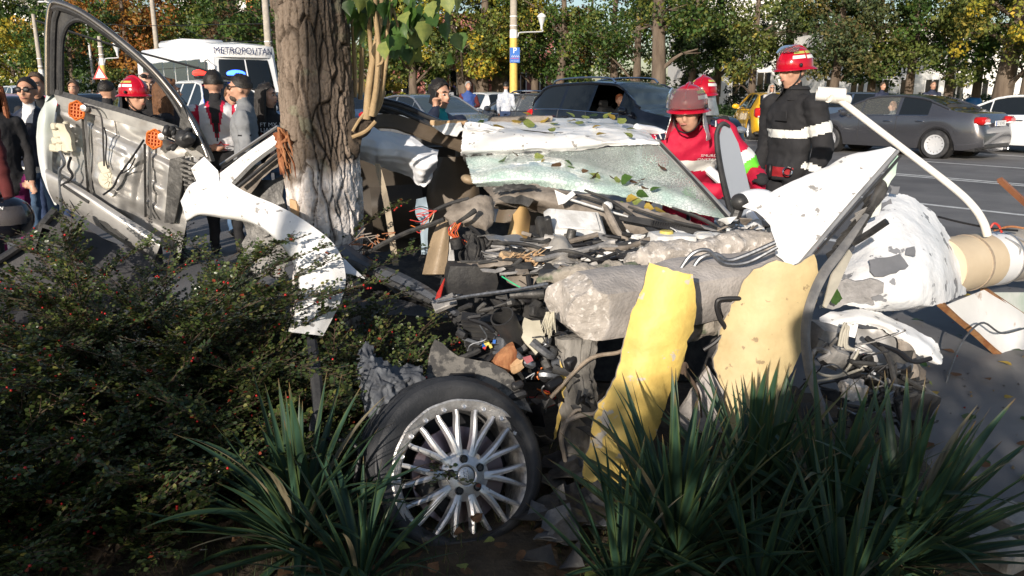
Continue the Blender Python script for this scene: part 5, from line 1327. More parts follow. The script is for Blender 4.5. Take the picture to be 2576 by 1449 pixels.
b = MB(); b.lathe([(.001,0),(.036,0),(.040,-.004)],18,frame_m(chest((-.265,-.095,1.30)),(.9,-.3,0),(0,-.4,.8))); q = b.obj('arm_badge', 'lamp_amber', t,local=True)
# second rescuer behind,mostly hidden
t,HM,hn,bo = person('person', 'rescuer in red helmet with silver neck cover standing behind the leaning one', at(1762,6.6),PI - .5,dict(top='cloth_black', bottom='cloth_black', bulk=1.2),hair=None,hair_mat='hair_black', lean=.12,height=1.60,wide=1.04,voxel=.016)
fire_helmet(t,HM, 'none', flap='silver_cloth')
# ---- firefighter in black
t,HM,hn,bo = person('person', 'firefighter in black jacket with white bands, red belt and red helmet', at(1996,6.2),-1.22,dict(top='cloth_black', bottom='cloth_black', bulk=1.42),hair='crop', hair_mat='hair_short', height=1.79,wide=1.22,voxel=.012,head_turn=.05,head_tilt=.10,
    bands=[('z', 1.165,1.225, 'band_white'),('uarm_l', .42,.66, 'band_white'),('farm_l', .55,.76, 'band_white'),('z', .885,.955, 'belt_red')],
    pose=dict(le=(.30,.07,1.10),lw=(.27,-.02,.88),lc=1.0))
fire_helmet(t,HM, 'up')
b = MB(); rows = [[Vector((.125 * g * math.cos(a),.015 + .115 * g * math.sin(a),z)) for a in np.linspace(-PI * .35,PI * 1.35,16)] for z,g in ((1.44,1.15),(1.50,.82),(1.545,.74),(1.52,.92))]
b.patch(rows,10,30,thick=.006); b.obj('collar', 'cloth_black', t,local=True)
b = MB(); b.box((.07,-.152,1.33),(.13,.012,.075),bev=.004); b.obj('pocket_flap', 'cloth_black', t,local=True)
b = MB(); b.lathe([(.030,0),(.037,.004),(.030,.008),(.026,.004)],18,Matrix.Translation((.165,-.13,.93)) @ Matrix.Rotation(1.1,4, 'Y') @ Matrix.Rotation(.6,4, 'X'),closed=True); b.obj('belt_ring', 'chrome', t,local=True)
for z in (.885,.955): 
    rows = None
b = MB(); b.box((-.02,-.150,.92),(.05,.03,.10),bev=.008); b.obj('belt_buckle', 'ink', t,local=True)
person('person', 'photographer standing at the edge of the bed, facing the wreck', Vector((0,-.30,.03)),PI,dict(top='cloth_navy', bottom='denim_dark'),hair='short', hair_mat='hair_short', voxel=.03,height=1.70)
# ------------------------------------------------------------------ the tree that was hit
def ground_at(x,d): return Vector((P(x,600,d).x,d,.0))
TC = [Vector((-1.085,4.22,-.05)),P(829,585,4.22),P(817,470,4.22),P(803,330,4.24),P(790,150,4.28),P(782,-10,4.32),P(776,-160,4.36),P(770,-420,4.45)]
tree0 = thing('roadside_tree', (TC[0].x,TC[0].y,0), 'thick furrowed tree trunk, lime washed below, scarred by the crash', 'tree')
nz_,nt_ = 640,250
cz = np.array([p.z for p in TC]); zz = np.linspace(-.05,TC[-1].z,nz_)
cx_ = np.interp(zz,cz,[p.x for p in TC]); cy_ = np.interp(zz,cz,[p.y for p in TC]); cx_ = smooth1(cx_,30); cy_ = smooth1(cy_,30)
rad = np.interp(zz,[0,.25,.6,1.0,1.5,2.2,3.2],[.235,.20,.183,.188,.187,.180,.165])
th = np.linspace(0,2 * PI,nt_,endpoint=False)
ZZ,TH = np.meshgrid(zz,th,indexing='ij')
wp = np.stack([np.cos(TH).ravel() * .187,np.sin(TH).ravel() * .187,ZZ.ravel()],1)
def worley(cw,ch,warp,sd):
    per = int(round(2 * PI * .187 / cw)); U = TH * per / (2 * PI) + warp * fbm(wp * np.array([1,1,.5]),7,sd,3).reshape(TH.shape); Vc = ZZ / ch + warp * .6 * fbm(wp,6,sd + 9,2).reshape(TH.shape)
    iu = np.floor(U).astype(int); iv = np.floor(Vc).astype(int); f1 = np.full(U.shape,9.0); f2 = np.full(U.shape,9.0); cid = np.zeros(U.shape)
    for du in (-1,0,1):
        for dv in (-1,0,1):
            a = iu + du; c = iv + dv; am = np.mod(a,per); hx = _h(am + 7,c + 50,a * 0,sd); hy = _h(am + 7,c + 50,a * 0 + 1,sd + 1); hc_ = _h(am + 7,c + 50,a * 0 + 2,sd + 2)
            d_ = np.sqrt((a + hx - U) ** 2 + (c + hy - Vc) ** 2); nf = d_ < f1
            f2 = np.where(nf,f1,np.minimum(f2,d_)); cid = np.where(nf,hc_,cid); f1 = np.where(nf,d_,f1)
    return f2 - f1,cid
U = TH; e1,cid = worley(.040,.26,.6,3); e2,cid2 = worley(.017,.055,.35,33)
ridge = np.clip(e1 / .17,0,1) ** .7; r2_ = np.clip(e2 / .16,0,1)
fine = fbm(wp * np.array([1,1,.35]),60,21,3).reshape(U.shape)
disp = -.034 + .034 * ridge + .010 * (cid - .5) * ridge + .005 * r2_ * ridge + .005 * (cid2 - .5) * ridge + .004 * fine
ridge = ridge * (.55 + .45 * r2_)
low = 1 - .35 * np.clip((1.0 - ZZ) / .3,0,1)
Rr = rad[:, None] + disp * low + .012 * fbm(wp,2.0,31,2).reshape(U.shape)
Vt = np.stack([cx_[:, None] + Rr * np.cos(TH),cy_[:, None] + Rr * np.sin(TH),ZZ],2).reshape(-1,3)
ix = np.arange(nz_ * nt_).reshape(nz_,nt_); jx = np.roll(ix,-1,1)
Ft = np.stack([ix[:-1],jx[:-1],jx[1:],ix[1:]],2).reshape(-1,4)
c_r = np.array([.275,.215,.168]); c_r2 = np.array([.175,.138,.108]); c_f = np.array([.045,.033,.025]); c_w = np.array([.76,.71,.68]); c_l = np.array([.24,.25,.17])
m1 = np.clip(.5 + .8 * fbm(wp,5,51,3).reshape(U.shape),0,1)[...,None]; base_c = c_r * m1 + c_r2 * (1 - m1)
base_c = base_c * (.8 + .4 * cid[...,None]); k_ = ridge[...,None]; col = c_f * (1 - k_) + base_c * k_
lich = np.clip((fbm(wp,11,71,3).reshape(U.shape) - .55) * 4,0,1)[...,None] * .5 * k_; col = col * (1 - lich) + c_l * lich
bz = 1.21 + .10 * fbm(wp * np.array([1,1,.4]),8,81,3).reshape(U.shape) + .05 * vnoise(wp,30,5).reshape(U.shape)
wash = np.clip((bz - ZZ) / .10,0,1) * np.clip((ridge - .08) * 2.4,0,1) * np.clip(.9 + .7 * vnoise(wp * np.array([1,1,.5]),40,91).reshape(U.shape),0,1)
wash = wash[...,None] * .97; col = col * (1 - wash) + c_w * wash
np_obj('trunk', Vt,Ft, 'bark_big', tree0,tint=np.clip(col.reshape(-1,3),0,1),smooth=True)
# splintered scar on the left flank
r = random.Random(4)
b = MB()
for k in range(26):
    x0,y0 = r.uniform(695,722),r.uniform(318,380); L = r.uniform(30,90)
    p0 = P(x0,y0,4.10 + r.uniform(-.03,.05)); p1 = P(x0 + r.uniform(-2,26),y0 + L,4.06 + r.uniform(-.02,.05))
    b.tube([p0,p0.lerp(p1,.5) + Vector((r.uniform(-.015,.015),r.uniform(-.02,.01),0)),p1],[.004,r.uniform(.007,.016),.002],5,flat=.5)
b.obj('wood_splinters', 'wood_red', tree0)
b = MB(); b.sheet([P(694,335,4.12),P(712,322,4.10),P(720,350,4.08),P(718,395,4.07),P(724,425,4.07),P(712,410,4.09),P(702,370,4.10)],res=.012,thick=.015,crump=.03,cs=22,jag=.012,seed=3); b.obj('torn_bark', 'wood_red', tree0)
b = MB(); b.sheet([P(733,500,4.06),P(748,505,4.05),P(752,560,4.04),P(762,600,4.04),P(742,580,4.06)],res=.02,thick=.014,crump=.008,cs=18,jag=.006,seed=5); b.obj('bark_strip', 'wood_pale', tree0)
# broken stub with sprouts on the right flank
b = MB(); b.ell(P(905,318,4.18),(.060,.06,.05),20,14,rot=(0,.5,0)); b.ell(P(932,300,4.15),(.038,.04,.035),18,12); b.ell(P(880,355,4.2),(.05,.06,.11),20,14)
q = np.array([tuple(v) for v in b.v]); q += (fbm(q,24,3,3) * .026)[:, None] * np.array([1,-.6,.8]); b.v = [Vector(v) for v in q]; b.obj('burr', 'bark_dark', tree0)
for pts,rr_ in (([(922,300),(927,230),(938,150),(955,60),(962,-30)],.021),([(935,292),(948,210),(952,120),(945,40),(944,-40)],.017),([(940,290),(958,235),(968,180),(975,130)],.014),([(930,296),(936,180),(930,80),(925,-30)],.015),([(945,286),(962,240),(968,120),(985,20),(990,-40)],.012),([(948,165),(962,155),(966,120)],.008)):
    dd = r.uniform(4.02,4.20)
    MB().tube([P(x,y,dd) for x,y in pts],[rr_ * (1 - .1 * i) for i in range(len(pts))],9,smooth_n=16).obj('sprout', 'sprout_bark', tree0)
for pts,rr_,dd in (([(880,-40),(890,120),(893,245)],.012,4.35),([(905,-40),(910,130),(906,250)],.013,4.4),([(887,330),(905,300),(930,270)],.008,4.1),([(886,345),(920,330),(945,305)],.010,4.05),([(985,10),(1000,60),(1010,100)],.006,4.1)):
    MB().tube([P(x,y,dd) for x,y in pts],rr_,7,smooth_n=10).obj('sprout', 'sprout_bark', tree0)
# broad toothed leaves on the sprouts
def broad_leaf():
    """poplar-like leaf,unit length along +X,folded along the midrib"""
    prof = [(0,.0),(.05,.22),(.14,.38),(.27,.47),(.40,.44),(.55,.36),(.70,.22),(.85,.10),(1.0,0)]
    V = []; F = []
    for i,(x,w) in enumerate(prof):
        w2 = w * (1 + .10 * (-1) ** i); zc = .05 * math.sin(x * 3)
        V += [(x,-w2,zc + .16 * w),(x,-w2 * .5,zc + .04 * w),(x,0,zc - .02),(x,w2 * .5,zc + .04 * w),(x,w2,zc + .16 * w)]
    for i in range(len(prof) - 1):
        for j in range(4): F.append((i * 5 + j,i * 5 + j + 1,(i + 1) * 5 + j + 1,(i + 1) * 5 + j))
    return V,F
LV,LF = broad_leaf()
LM = []
def leaf_mesh(m):
    me = bpy.data.meshes.new('leaf'); me.from_pydata(LV,[],LF); me.materials.append(M[m]); me.polygons.foreach_set('use_smooth', [True] * len(LF)); me.update(); return me
mat('green_leaf', (.050,.115,.022),(.085,.16,.035),scale=5,rough=.38,spec=.5)
mat('green_leaf_dark', (.028,.070,.016),(.05,.10,.025),scale=5,rough=.38,spec=.5)
mat('pale_leaf', (.30,.34,.09),(.20,.25,.07),scale=4,rough=.55)
mat('yellow_leaf', (.52,.38,.07),(.42,.28,.05),scale=4,rough=.6)
mat('brown_leaf', (.19,.10,.05),(.13,.07,.036),scale=5,rough=.75)
for m in ('green_leaf', 'green_leaf_dark', 'pale_leaf', 'yellow_leaf', 'brown_leaf'):
    nn = M[m].node_tree; bs = nn.nodes['Principled BSDF']; tb = nn.nodes.new('ShaderNodeBsdfTranslucent'); ms = nn.nodes.new('ShaderNodeMixShader'); ms.inputs[0].default_value = .3
    src = bs.inputs['Base Color'].links[0].from_socket; nn.links.new(src,tb.inputs[0]); nn.links.new(bs.outputs[0],ms.inputs[1]); nn.links.new(tb.outputs[0],ms.inputs[2]); nn.links.new(ms.outputs[0],nn.nodes['Material Output'].inputs[0])
LMESH = {m: leaf_mesh(m) for m in ('green_leaf', 'green_leaf_dark', 'pale_leaf', 'yellow_leaf', 'brown_leaf')}
def leaf_obj(pos,size,rot,m,parent=None,name='leaf', **kw):
    o = bpy.data.objects.new(name,LMESH[m]); COL.objects.link(o)
    o.location = pos - (wloc(parent) if parent else Vector((0,0,0))); o.scale = (size,) * 3; o.rotation_euler = rot
    if parent: o.parent = parent
    return tag(o, **kw)
for k in range(84):
    x,y = r.gauss(1000,75),abs(r.gauss(0,55)) - 15
    if x < 860 or x > 1230: continue
    if r.random() < .5 and 950 < x < 1050: y = r.uniform(20,125); x = r.uniform(965,1045) if y > 55 else x
    leaf_obj(P(x,y,r.uniform(3.95,4.4)),r.uniform(.075,.12),(r.uniform(-.5,.5) + PI / 2 * r.choice((.6,.9)),r.uniform(.6,1.7),r.uniform(-1.2,1.2) - PI / 2),r.choice(('green_leaf', 'green_leaf', 'green_leaf_dark', 'green_leaf_dark', 'pale_leaf')),tree0)
for (x,y) in ((1008,745 / 2.5),(955,300),(940,265)):
    pass
# boughs and crown above the view
b = MB(); C = []; Rd = []; top = TC[-1]
for k in range(9):
    a = k * 2.4; e = top + Vector((math.cos(a) * r.uniform(1.2,2.2),math.sin(a) * r.uniform(1.2,2.2),r.uniform(1.2,2.8))); b.tube([top - Vector((0,0,.3)),top.lerp(e,.5) + Vector((0,0,.25)),e],[.10,.06,.015],8,smooth_n=10)
    for q_ in range(5): C.append(tuple(top.lerp(e,r.uniform(.5,1.1)) + Vector((r.uniform(-.5,.5),r.uniform(-.5,.5),r.uniform(-.2,.6))))); Rd.append(r.uniform(.3,.55))
b.obj('boughs', 'tree_bark', tree0)
V,F,ti = leaf_cloud(C,Rd,3000,.10,GREEN,77); np_obj('crown', V,F, 'leaf_mix', tree0,tint=ti)
# ------------------------------------------------------------------ the torn silver door,standing on edge in the shrubs
def PD(x,y,o=0.0): return P(x,y,4.80 - .0007 * (x - 120) + o)
door = thing('torn_car_door', (PD(260,400).x,4.7,PD(260,600).z), 'torn off silver car door seen from inside with bare window frame', 'car door')
# inner pressed panel as a height field over the door plane
TL,TR,BR,BL = (150,240),(505,385),(455,640),(122,432)
nu,nv = 90,110; uu,vv = np.meshgrid(np.linspace(0,1,nu),np.linspace(0,1,nv),indexing='ij')   # u down,v right
def sst(a,b_,x): t_ = np.clip((x - a) / (b_ - a),0,1); return t_ * t_ * (3 - 2 * t_)
def rbox(u0,u1,v0,v1,s=.035): return sst(u0 - s,u0 + s,uu) * (1 - sst(u1 - s,u1 + s,uu)) * sst(v0 - s,v0 + s,vv) * (1 - sst(v1 - s,v1 + s,vv))
hgt = .030 * rbox(.20,.95,.24,.62) + .028 * rbox(.32,.78,.30,.52) + .020 * rbox(.25,.55,.36,.60,.05) - .03 * rbox(.25,.9,.02,.20) + .034 * rbox(.22,.75,.66,.90) - .022 * rbox(.34,.48,.70,.80,.02) - .022 * rbox(.55,.68,.70,.80,.02)
hgt += .010 * np.sin(vv * 9 + uu * 5) * rbox(.3,.9,.28,.60) - .05 * rbox(.80,1.1,.55,1.1,.05)
pw = np.stack([uu.ravel() * 1.0,vv.ravel() * 1.2,uu.ravel() * 0],1); hgt += .008 * fbm(pw,5,4,2).reshape(nu,nv) + .006 * np.abs(fbm(pw,9,14,2)).reshape(nu,nv)
A = np.zeros((nu,nv,3))
for i in range(nu):
    for j in range(nv):
        u_,v_ = uu[i,j],vv[i,j]; x = (TL[0] * (1 - v_) + TR[0] * v_) * (1 - u_) + (BL[0] * (1 - v_) + BR[0] * v_) * u_; y = (TL[1] * (1 - v_) + TR[1] * v_) * (1 - u_) + (BL[1] * (1 - v_) + BR[1] * v_) * u_
        A[i,j] = PD(x,y,.05 - hgt[i,j])
MB().grid(A,thick=-.004).obj('inner_panel', 'silver_panel', door)
MB().sheet([PD(140,238,-.005),PD(300,282,-.01),PD(450,328,-.01),PD(520,388,0),PD(500,402,0),PD(440,352,-.01),PD(300,306,-.01),PD(150,262,0)],res=.04,thick=.012,crump=.002).obj('belt_rail', 'silver_panel', door)
MB().sheet([PD(140,226,.02),PD(300,270,.02),PD(450,318,.02),PD(455,330,.01),PD(300,284,.01),PD(140,240,.01)],res=.04,thick=.02).obj('window_seal', 'black_plastic', door)
# outer skin,curling away at the left edge
rows = [[PD(134,232,.0),PD(100,285,-.02),PD(92,345,-.03),PD(98,410,-.03),PD(112,460,-.02),PD(138,515,.0)],[PD(118,230,.04),PD(112,285,-.05),PD(108,345,-.06),PD(112,410,-.05),PD(124,460,-.03),PD(142,515,0)],[PD(148,240,.03),PD(138,290,.0),PD(134,345,-.01),PD(130,410,0),PD(132,440,.01),PD(140,505,.02)]]
MB().patch(rows,14,26,thick=.003,crump=.004).obj('outer_skin', 'primer_skin', door)
# lower beam
rows = [[PD(116,424,-.04),PD(200,470,-.05),PD(300,535,-.05),PD(404,600,-.04)],[PD(114,436,-.07),PD(198,484,-.08),PD(298,552,-.08),PD(402,618,-.07)],[PD(122,478,-.07),PD(198,520,-.07),PD(296,585,-.07),PD(392,645,-.06)],[PD(136,508,-.02),PD(205,545,-.02),PD(300,605,-.02),PD(388,658,-.02)]]
MB().patch(rows,14,40,thick=.004,crump=.002).obj('lower_beam', 'silver_panel', door)
MB().sheet([PD(158,463,-.083),PD(225,505,-.083),PD(223,512,-.083),PD(160,470,-.083)],res=.02,thick=.006).obj('seal_strip', 'black_plastic', door)
MB().sheet([PD(248,552,-.083),PD(290,575,-.083),PD(320,600,-.083),PD(312,604,-.083),PD(262,572,-.083)],res=.02,thick=.006,jag=.006).obj('seal_strip', 'black_plastic', door)
# window frame: chrome outside,black inside
out = [(121,240),(120,160),(121,70),(130,12),(150,8),(200,28),(262,70),(330,125),(390,180),(440,240),(480,300),(512,365),(524,395)]
MB().tube([PD(x,y,-.01) for x,y in out],.019,10,smooth_n=60,flat=.9).obj('window_frame', 'frame_chrome', door)
MB().tube([PD(x + 7,y + 12,.0) for x,y in out[3:]],.024,8,smooth_n=50).obj('frame_rubber', 'black_plastic', door)
MB().tube([PD(x,y,.0) for x,y in ((134,238),(134,150),(137,60),(146,24))],.019,8,smooth_n=24).obj('frame_rubber', 'black_plastic', door)
MB().tube([PD(x,y,.0) for x,y in ((155,238),(154,160),(157,100),(172,62),(205,50),(255,78),(320,128),(380,182),(430,245),(468,310))],.015,8,smooth_n=60).obj('frame_inner', 'black_plastic', door)
MB().sheet([PD(128,20,.02),PD(150,14,.02),PD(200,45,.02),PD(172,62,.02),PD(156,100,.02),PD(150,236,.02),PD(130,236,.02)],res=.05,thick=.012).obj('frame_web', 'black_plastic', door)
# mirror sail and broken mirror mount
MB().sheet([PD(462,262,-.02),PD(500,345,-.02),PD(530,400,-.01),PD(452,345,-.02)],res=.04,thick=.015).obj('mirror_sail', 'dark_metal', door)
b = MB(); r = random.Random(8)
for k in range(11): b.box(PD(r.uniform(415,478),r.uniform(325,372),-.07 + r.uniform(-.05,.03)),(r.uniform(.02,.07),r.uniform(.02,.06),r.uniform(.02,.07)),rot=(r.uniform(-1,1),r.uniform(-1,1),r.uniform(-1,1)),bev=.01)
b.ell(PD(465,350,-.08),(.055,.05,.05),14,10); b.obj('mirror_mount', 'black_plastic', door)
# window regulator rails,brackets,latch,motor,cables
for (x0,y0,x1,y1) in ((207,290,222,492),(214,286,231,496),(364,362,366,545),(376,366,380,548)):
    MB().tube([PD(x0,y0,-.015),PD((x0 + x1) / 2,(y0 + y1) / 2,-.02),PD(x1,y1,-.01)],.013,4,flat=.6).obj('regulator_rail', 'dark_metal' if x0 in (207,364) else 'bare_metal', door)
for (x,y) in ((193,278),(388,350)):
    b = MB(); fm_ = frame_m(PD(x,y,-.06),(1,.1,-.18),(.1,0,1))
    ring = [(math.cos(a) * .047,math.sin(a) * .056) for a in [PI / 6 + k * PI / 3 for k in range(6)]]
    for k in range(6):
        p,q_ = ring[k],ring[(k + 1) % 6]; b.tube([fm_ @ Vector((p[0],p[1],0)),fm_ @ Vector((q_[0],q_[1],0))],.006,4)
    for k in range(-2,3):
        b.box(fm_ @ Vector((k * .018,0,-.004)),(.005,.008,.085),rot=fm_.to_3x3() @ Matrix.Rotation(PI / 2,3, 'X')); b.box(fm_ @ Vector((0,k * .020,-.004)),(.078,.008,.005),rot=fm_.to_3x3() @ Matrix.Rotation(PI / 2,3, 'X'))
    b.add([(x_,y_,-.012) for x_,y_ in ring],[(0,1,2,3,4,5)],0,fm_); b.obj('regulator_bracket', 'orange_plastic', door,smooth=False)
    b = MB(); b.lathe([(.001,.02),(.018,.018),(.022,0),(.022,-.02)],14,frame_m(PD(x + 20,y - 6,-.05),(1,0,0),(0,0,1))); b.obj('regulator_pulley', 'bare_metal', door)
b = MB()
for k in range(12): b.box(PD(140 + (k % 3) * 14 + r.uniform(-3,3),318 + (k // 3) * 18,-.03 + r.uniform(-.02,.01)),(r.uniform(.03,.06),.04,r.uniform(.03,.06)),rot=(0,r.uniform(-.4,.4),0),bev=.008)
b.obj('door_latch', 'cream_plastic', door)
b = MB(); b.sheet([PD(155,310,-.06),PD(172,312,-.06),(PD(186,345,-.06)),PD(192,380,-.05),PD(176,378,-.06),PD(160,345,-.06)],res=.02,thick=.03,crump=.006,cs=30,bulge=.01); b.obj('latch_cover', 'cream_plastic', door)
b = MB(); b.lathe([(.001,.03),(.045,.03),(.058,.018),(.06,0),(.06,-.02)],20,frame_m(PD(276,452,-.0),(1,0,0),(0,0,1)))
for k in range(10): a = k * PI / 5; b.tube([frame_m(PD(276,452,-.032),(1,0,0),(0,0,1)) @ Vector((math.cos(a) * .012,math.sin(a) * .012,.0)),frame_m(PD(276,452,-.03),(1,0,0),(0,0,1)) @ Vector((math.cos(a) * .045,math.sin(a) * .045,0))],.003,4)
b.box(PD(266,422,-.02),(.07,.04,.08),rot=(0,-.3,0),bev=.012); b.obj('regulator_motor', 'cream_plastic', door)
for pts,rr_,m in (([(215,266),(240,272),(256,300),(260,370),(262,418)],.005, 'ink'),([(262,320),(268,350),(266,400),(272,425)],.004, 'ink'),([(362,352),(330,400),(300,440),(285,470),(260,490)],.006, 'ink'),([(340,398),(325,425),(298,440)],.004, 'ink'),([(150,380),(162,410),(150,430),(152,470),(158,600)],.010, 'cable_steel'),([(178,395),(172,420),(182,445),(150,470)],.008, 'ink'),([(160,470),(185,520),(200,540)],.003, 'ink'),([(120,430),(165,455),(140,300)],.0, 'ink')):
    if rr_: MB().tube([PD(x,y,-.07) for x,y in pts],rr_,6,smooth_n=20).obj('cable', m,door)
# ribbed hinge end
b = MB()
for k in range(7): b.box(PD(478 + k * 3,408 + k * 13,-.03),(.13,.03,.012),rot=(0,.35,0))
for k in range(3): b.tube([PD(462 + k * 22,395,-.03),PD(470 + k * 16,500,-.02)],.008,5)
b.obj('hinge_ribs', 'dark_metal', door)
MB().sheet([PD(430,400,-.0),PD(465,392,0),PD(460,470,0),PD(440,560,0),PD(415,560,0)],res=.04,thick=.01,crump=.006).obj('hinge_plate', 'dark_metal', door)
# ------------------------------------------------------------------ second door lining lying in the shrubs
d2 = thing('torn_door_lining', (P(100,700,4.3).x,4.3,.0), 'dark torn door lining with a square speaker frame lying in the shrubs', 'door lining')
MB().sheet([P(-60,800,4.0),P(-60,690,4.15),P(60,610,4.3),P(135,530,4.42),P(180,552,4.45),P(260,605,4.5),P(385,650,4.5),P(360,760,4.2),P(180,830,4.0)],res=.06,thick=.02,crump=.02,cs=3,bulge=.05).obj('panel', 'lining_grey', d2)
MB().tube([P(-60,690,4.12),P(60,612,4.27),P(138,530,4.40)],.022,8,smooth_n=12).obj('edge_trim', 'black_plastic', d2)
fm_ = frame_m(P(135,612,4.22),(1,.1,-.35),(.25,.3,1)); b = MB()
for (x,y,sx,sy) in ((0,.075,.17,.02),(0,-.075,.17,.02),(-.08,0,.02,.17),(.08,0,.02,.17)): b.box(fm_ @ Vector((x,y,0)),(sx,sy,.05),rot=fm_.to_3x3())
b.box(fm_ @ Vector((0,0,-.03)),(.15,.15,.02),rot=fm_.to_3x3()); b.obj('speaker_frame', 'black_dusty', d2)
MB().ell(P(35,735,3.95),(.04,.02,.03)).obj('grommet', 'ink', d2)

# ------------------------------------------------------------------ white front wing hooked over the shrubs
st = [((452,505),(470,560),4.04),((483,462),(506,542),4.0),((551,446),(571,550),3.96),((615,481),(632,562),3.92),((705,520),(673,584),3.85),((775,561),(710,620),3.76),((842,617),(736,656),3.66),((868,680),(752,705),3.56),((862,745),(748,765),3.46),((812,845),(724,834),3.36)]
rows = []
for t_ in (0,.3,.65,.93,1.0):
    row = []
    for (o_,i_,d_) in st:
        x = o_[0] + (i_[0] - o_[0]) * t_; y = o_[1] + (i_[1] - o_[1]) * t_
        row.append(P(x,y,d_ - .035 * math.sin(PI * min(t_,.9)) + (.035 if t_ == 1.0 else 0) + .03 * (1 - t_)))
    rows.append(row)
wing = thing('car_wing', (P(700,700,3.7).x,3.7,.5), 'torn white front wing arching over the shrubs in front of the trunk', 'car wing')
MB().patch(rows,26,90,thick=.004,crump=.005,cs=4,seed=6).obj('panel', 'white_scuffed', wing)
MB().sheet([P(835,632,3.74),P(870,655,3.72),P(917,702,3.68),P(885,690,3.66),P(866,688,3.62)],res=.03,thick=.004,crump=.004).obj('torn_spike', 'white_scuffed', wing)
MB().sheet([P(480,424,3.97),P(514,394,4.0),P(549,430,3.98),P(553,462,3.97),P(505,478,3.97)],res=.04,thick=.004,crump=.006).obj('mounting_tab', 'white_scuffed', wing)
# ------------------------------------------------------------------ torn side frame between door and trunk
sf = thing('torn_side_frame', (P(630,420,4.6).x,4.6,P(560,470,4.6).z), 'silver and white torn roof side frame jammed behind the trunk', 'car frame')
def bar(pts,d,w,th_,m,nm): 
    MB().tube([P(x,y,dd) for (x,y),dd in zip(pts,d)],w,6,smooth_n=12,flat=th_).obj(nm,m,sf)
bar([(556,415),(620,372),(700,318)],(4.62,4.60,4.58),.020,.5, 'silver_panel', 'frame_rail')
bar([(560,424),(625,384),(702,328)],(4.60,4.58,4.56),.014,.5, 'black_plastic', 'rubber_seal')
MB().sheet([P(562,440,4.6),P(640,380,4.58),P(704,338,4.55),P(704,366,4.52),P(640,412,4.53),P(585,470,4.55),P(562,462,4.58)],res=.04,thick=.03,crump=.008).obj('pillar_skin', 'white_scuffed', sf)
MB().sheet([P(590,470,4.6),P(650,415,4.58),P(706,375,4.56),P(700,420,4.56),P(660,450,4.58),P(625,500,4.6)],res=.04,thick=.012,crump=.012,jag=.01).obj('trim_board', 'dusty_brown', sf)
bar([(600,470),(655,425),(704,385)],(4.52,4.52,4.50),.012,1, 'black_plastic', 'rubber_seal')
MB().sheet([P(612,480,4.72),P(660,452,4.7),P(712,440,4.7),P(722,520,4.66),P(730,700,4.6),P(610,700,4.6)],res=.05,thick=.01,crump=.03,cs=6,jag=.02).obj('crumpled_floor', 'dark_metal', sf)

# ------------------------------------------------------------------ the wrecked car
wk = thing('wrecked_car', (P(1420,600,4.5).x,4.5,0), 'crushed white car with caved in roof, crazed windscreen and torn open front', 'car')
# roof with drooping front header
rows = [[P(1160,392,4.70),P(1250,388,4.70),P(1425,376,4.70),P(1571,366,4.69),P(1660,362,4.68)],
        [P(1160,378,4.66),P(1250,374,4.66),P(1425,362,4.67),P(1571,352,4.68),P(1650,352,4.72)],
        [P(1163,345,4.70),P(1250,346,4.72),P(1425,340,4.78),P(1560,334,4.86),P(1635,342,4.92)],
        [P(1168,316,4.80),P(1270,324,4.88),P(1425,322,5.00),P(1550,319,5.10),P(1615,330,5.15)],
        [P(1175,308,5.05),P(1290,305,5.20),P(1425,304,5.40),P(1540,309,5.50),P(1600,322,5.50)],
        [P(1190,318,5.7),P(1300,306,5.9),P(1425,306,6.1),P(1520,310,6.2),P(1570,326,6.2)],
        [P(1200,400,6.5),P(1300,380,6.7),P(1425,378,6.8),P(1500,380,6.8),P(1550,400,6.7)]]
MB().patch(rows,70,80,thick=.006,crump=.013,cs=7,seed=12,jag=.004).obj('roof', 'white_scuffed', wk)
MB().patch([[P(1300,327,4.985),P(1400,326,5.02),P(1530,326,5.08)],[P(1305,312,5.18),P(1410,310,5.27),P(1530,314,5.33)]],8,20,thick=.012,crump=.003).obj('sunroof', 'sunroof_grey', wk)
MB().sheet([P(1170,309,4.82),P(1215,313,4.82),P(1265,325,4.84),P(1290,336,4.80),P(1240,332,4.76),P(1175,330,4.74)],res=.025,thick=.005,crump=.012,cs=14,jag=.006,bulge=.012).obj('roof_fold', 'white_scuffed', wk)
MB().tube([P(1210,312,4.83),P(1262,322,4.86),P(1340,331,4.86),P(1390,336,4.84)],.006,6,smooth_n=14).obj('roof_moulding', 'black_plastic', wk)
MB().patch([[P(1161,390,4.68),P(1200,390,4.68),P(1240,388,4.69)],[P(1166,405,4.69),P(1205,402,4.69),P(1240,394,4.70)]],5,14,thick=.01,crump=.01,cs=25,jag=.01).obj('torn_header_edge', 'dark_metal', wk)
# windscreen: crazed laminated glass,sagging
rows = [[P(1170,390,4.71),P(1330,384,4.71),P(1500,372,4.71),P(1590,366,4.71),P(1662,364,4.71)],
        [P(1176,412,4.60),P(1330,396,4.62),P(1515,402,4.66),P(1620,403,4.66),P(1705,410,4.60)],
        [P(1184,438,4.48),P(1335,420,4.46),P(1540,440,4.56),P(1650,448,4.54),P(1752,460,4.48)],
        [P(1190,460,4.42),P(1360,448,4.36),P(1560,472,4.42),P(1690,492,4.40),P(1795,512,4.36)],
        [P(1200,470,4.46),P(1380,474,4.38),P(1585,498,4.34),P(1710,524,4.30),P(1832,556,4.24)]]
nu,nv = 60,90
ws = MB(); ws.patch(rows,nu,nv,thick=.006,crump=.007,cs=7,seed=3,jag=.004); wo_ = ws.obj('windscreen', 'crazed_glass', wk)
g_u,g_v = np.meshgrid(np.linspace(0,1,nu),np.linspace(0,1,nv),indexing='ij'); pw = np.stack([g_u.ravel(),g_v.ravel() * 1.6,g_u.ravel() * 0],1)
fold = .10 + .82 * g_v; band = np.clip((g_u - fold + .10) * 5,0,1)
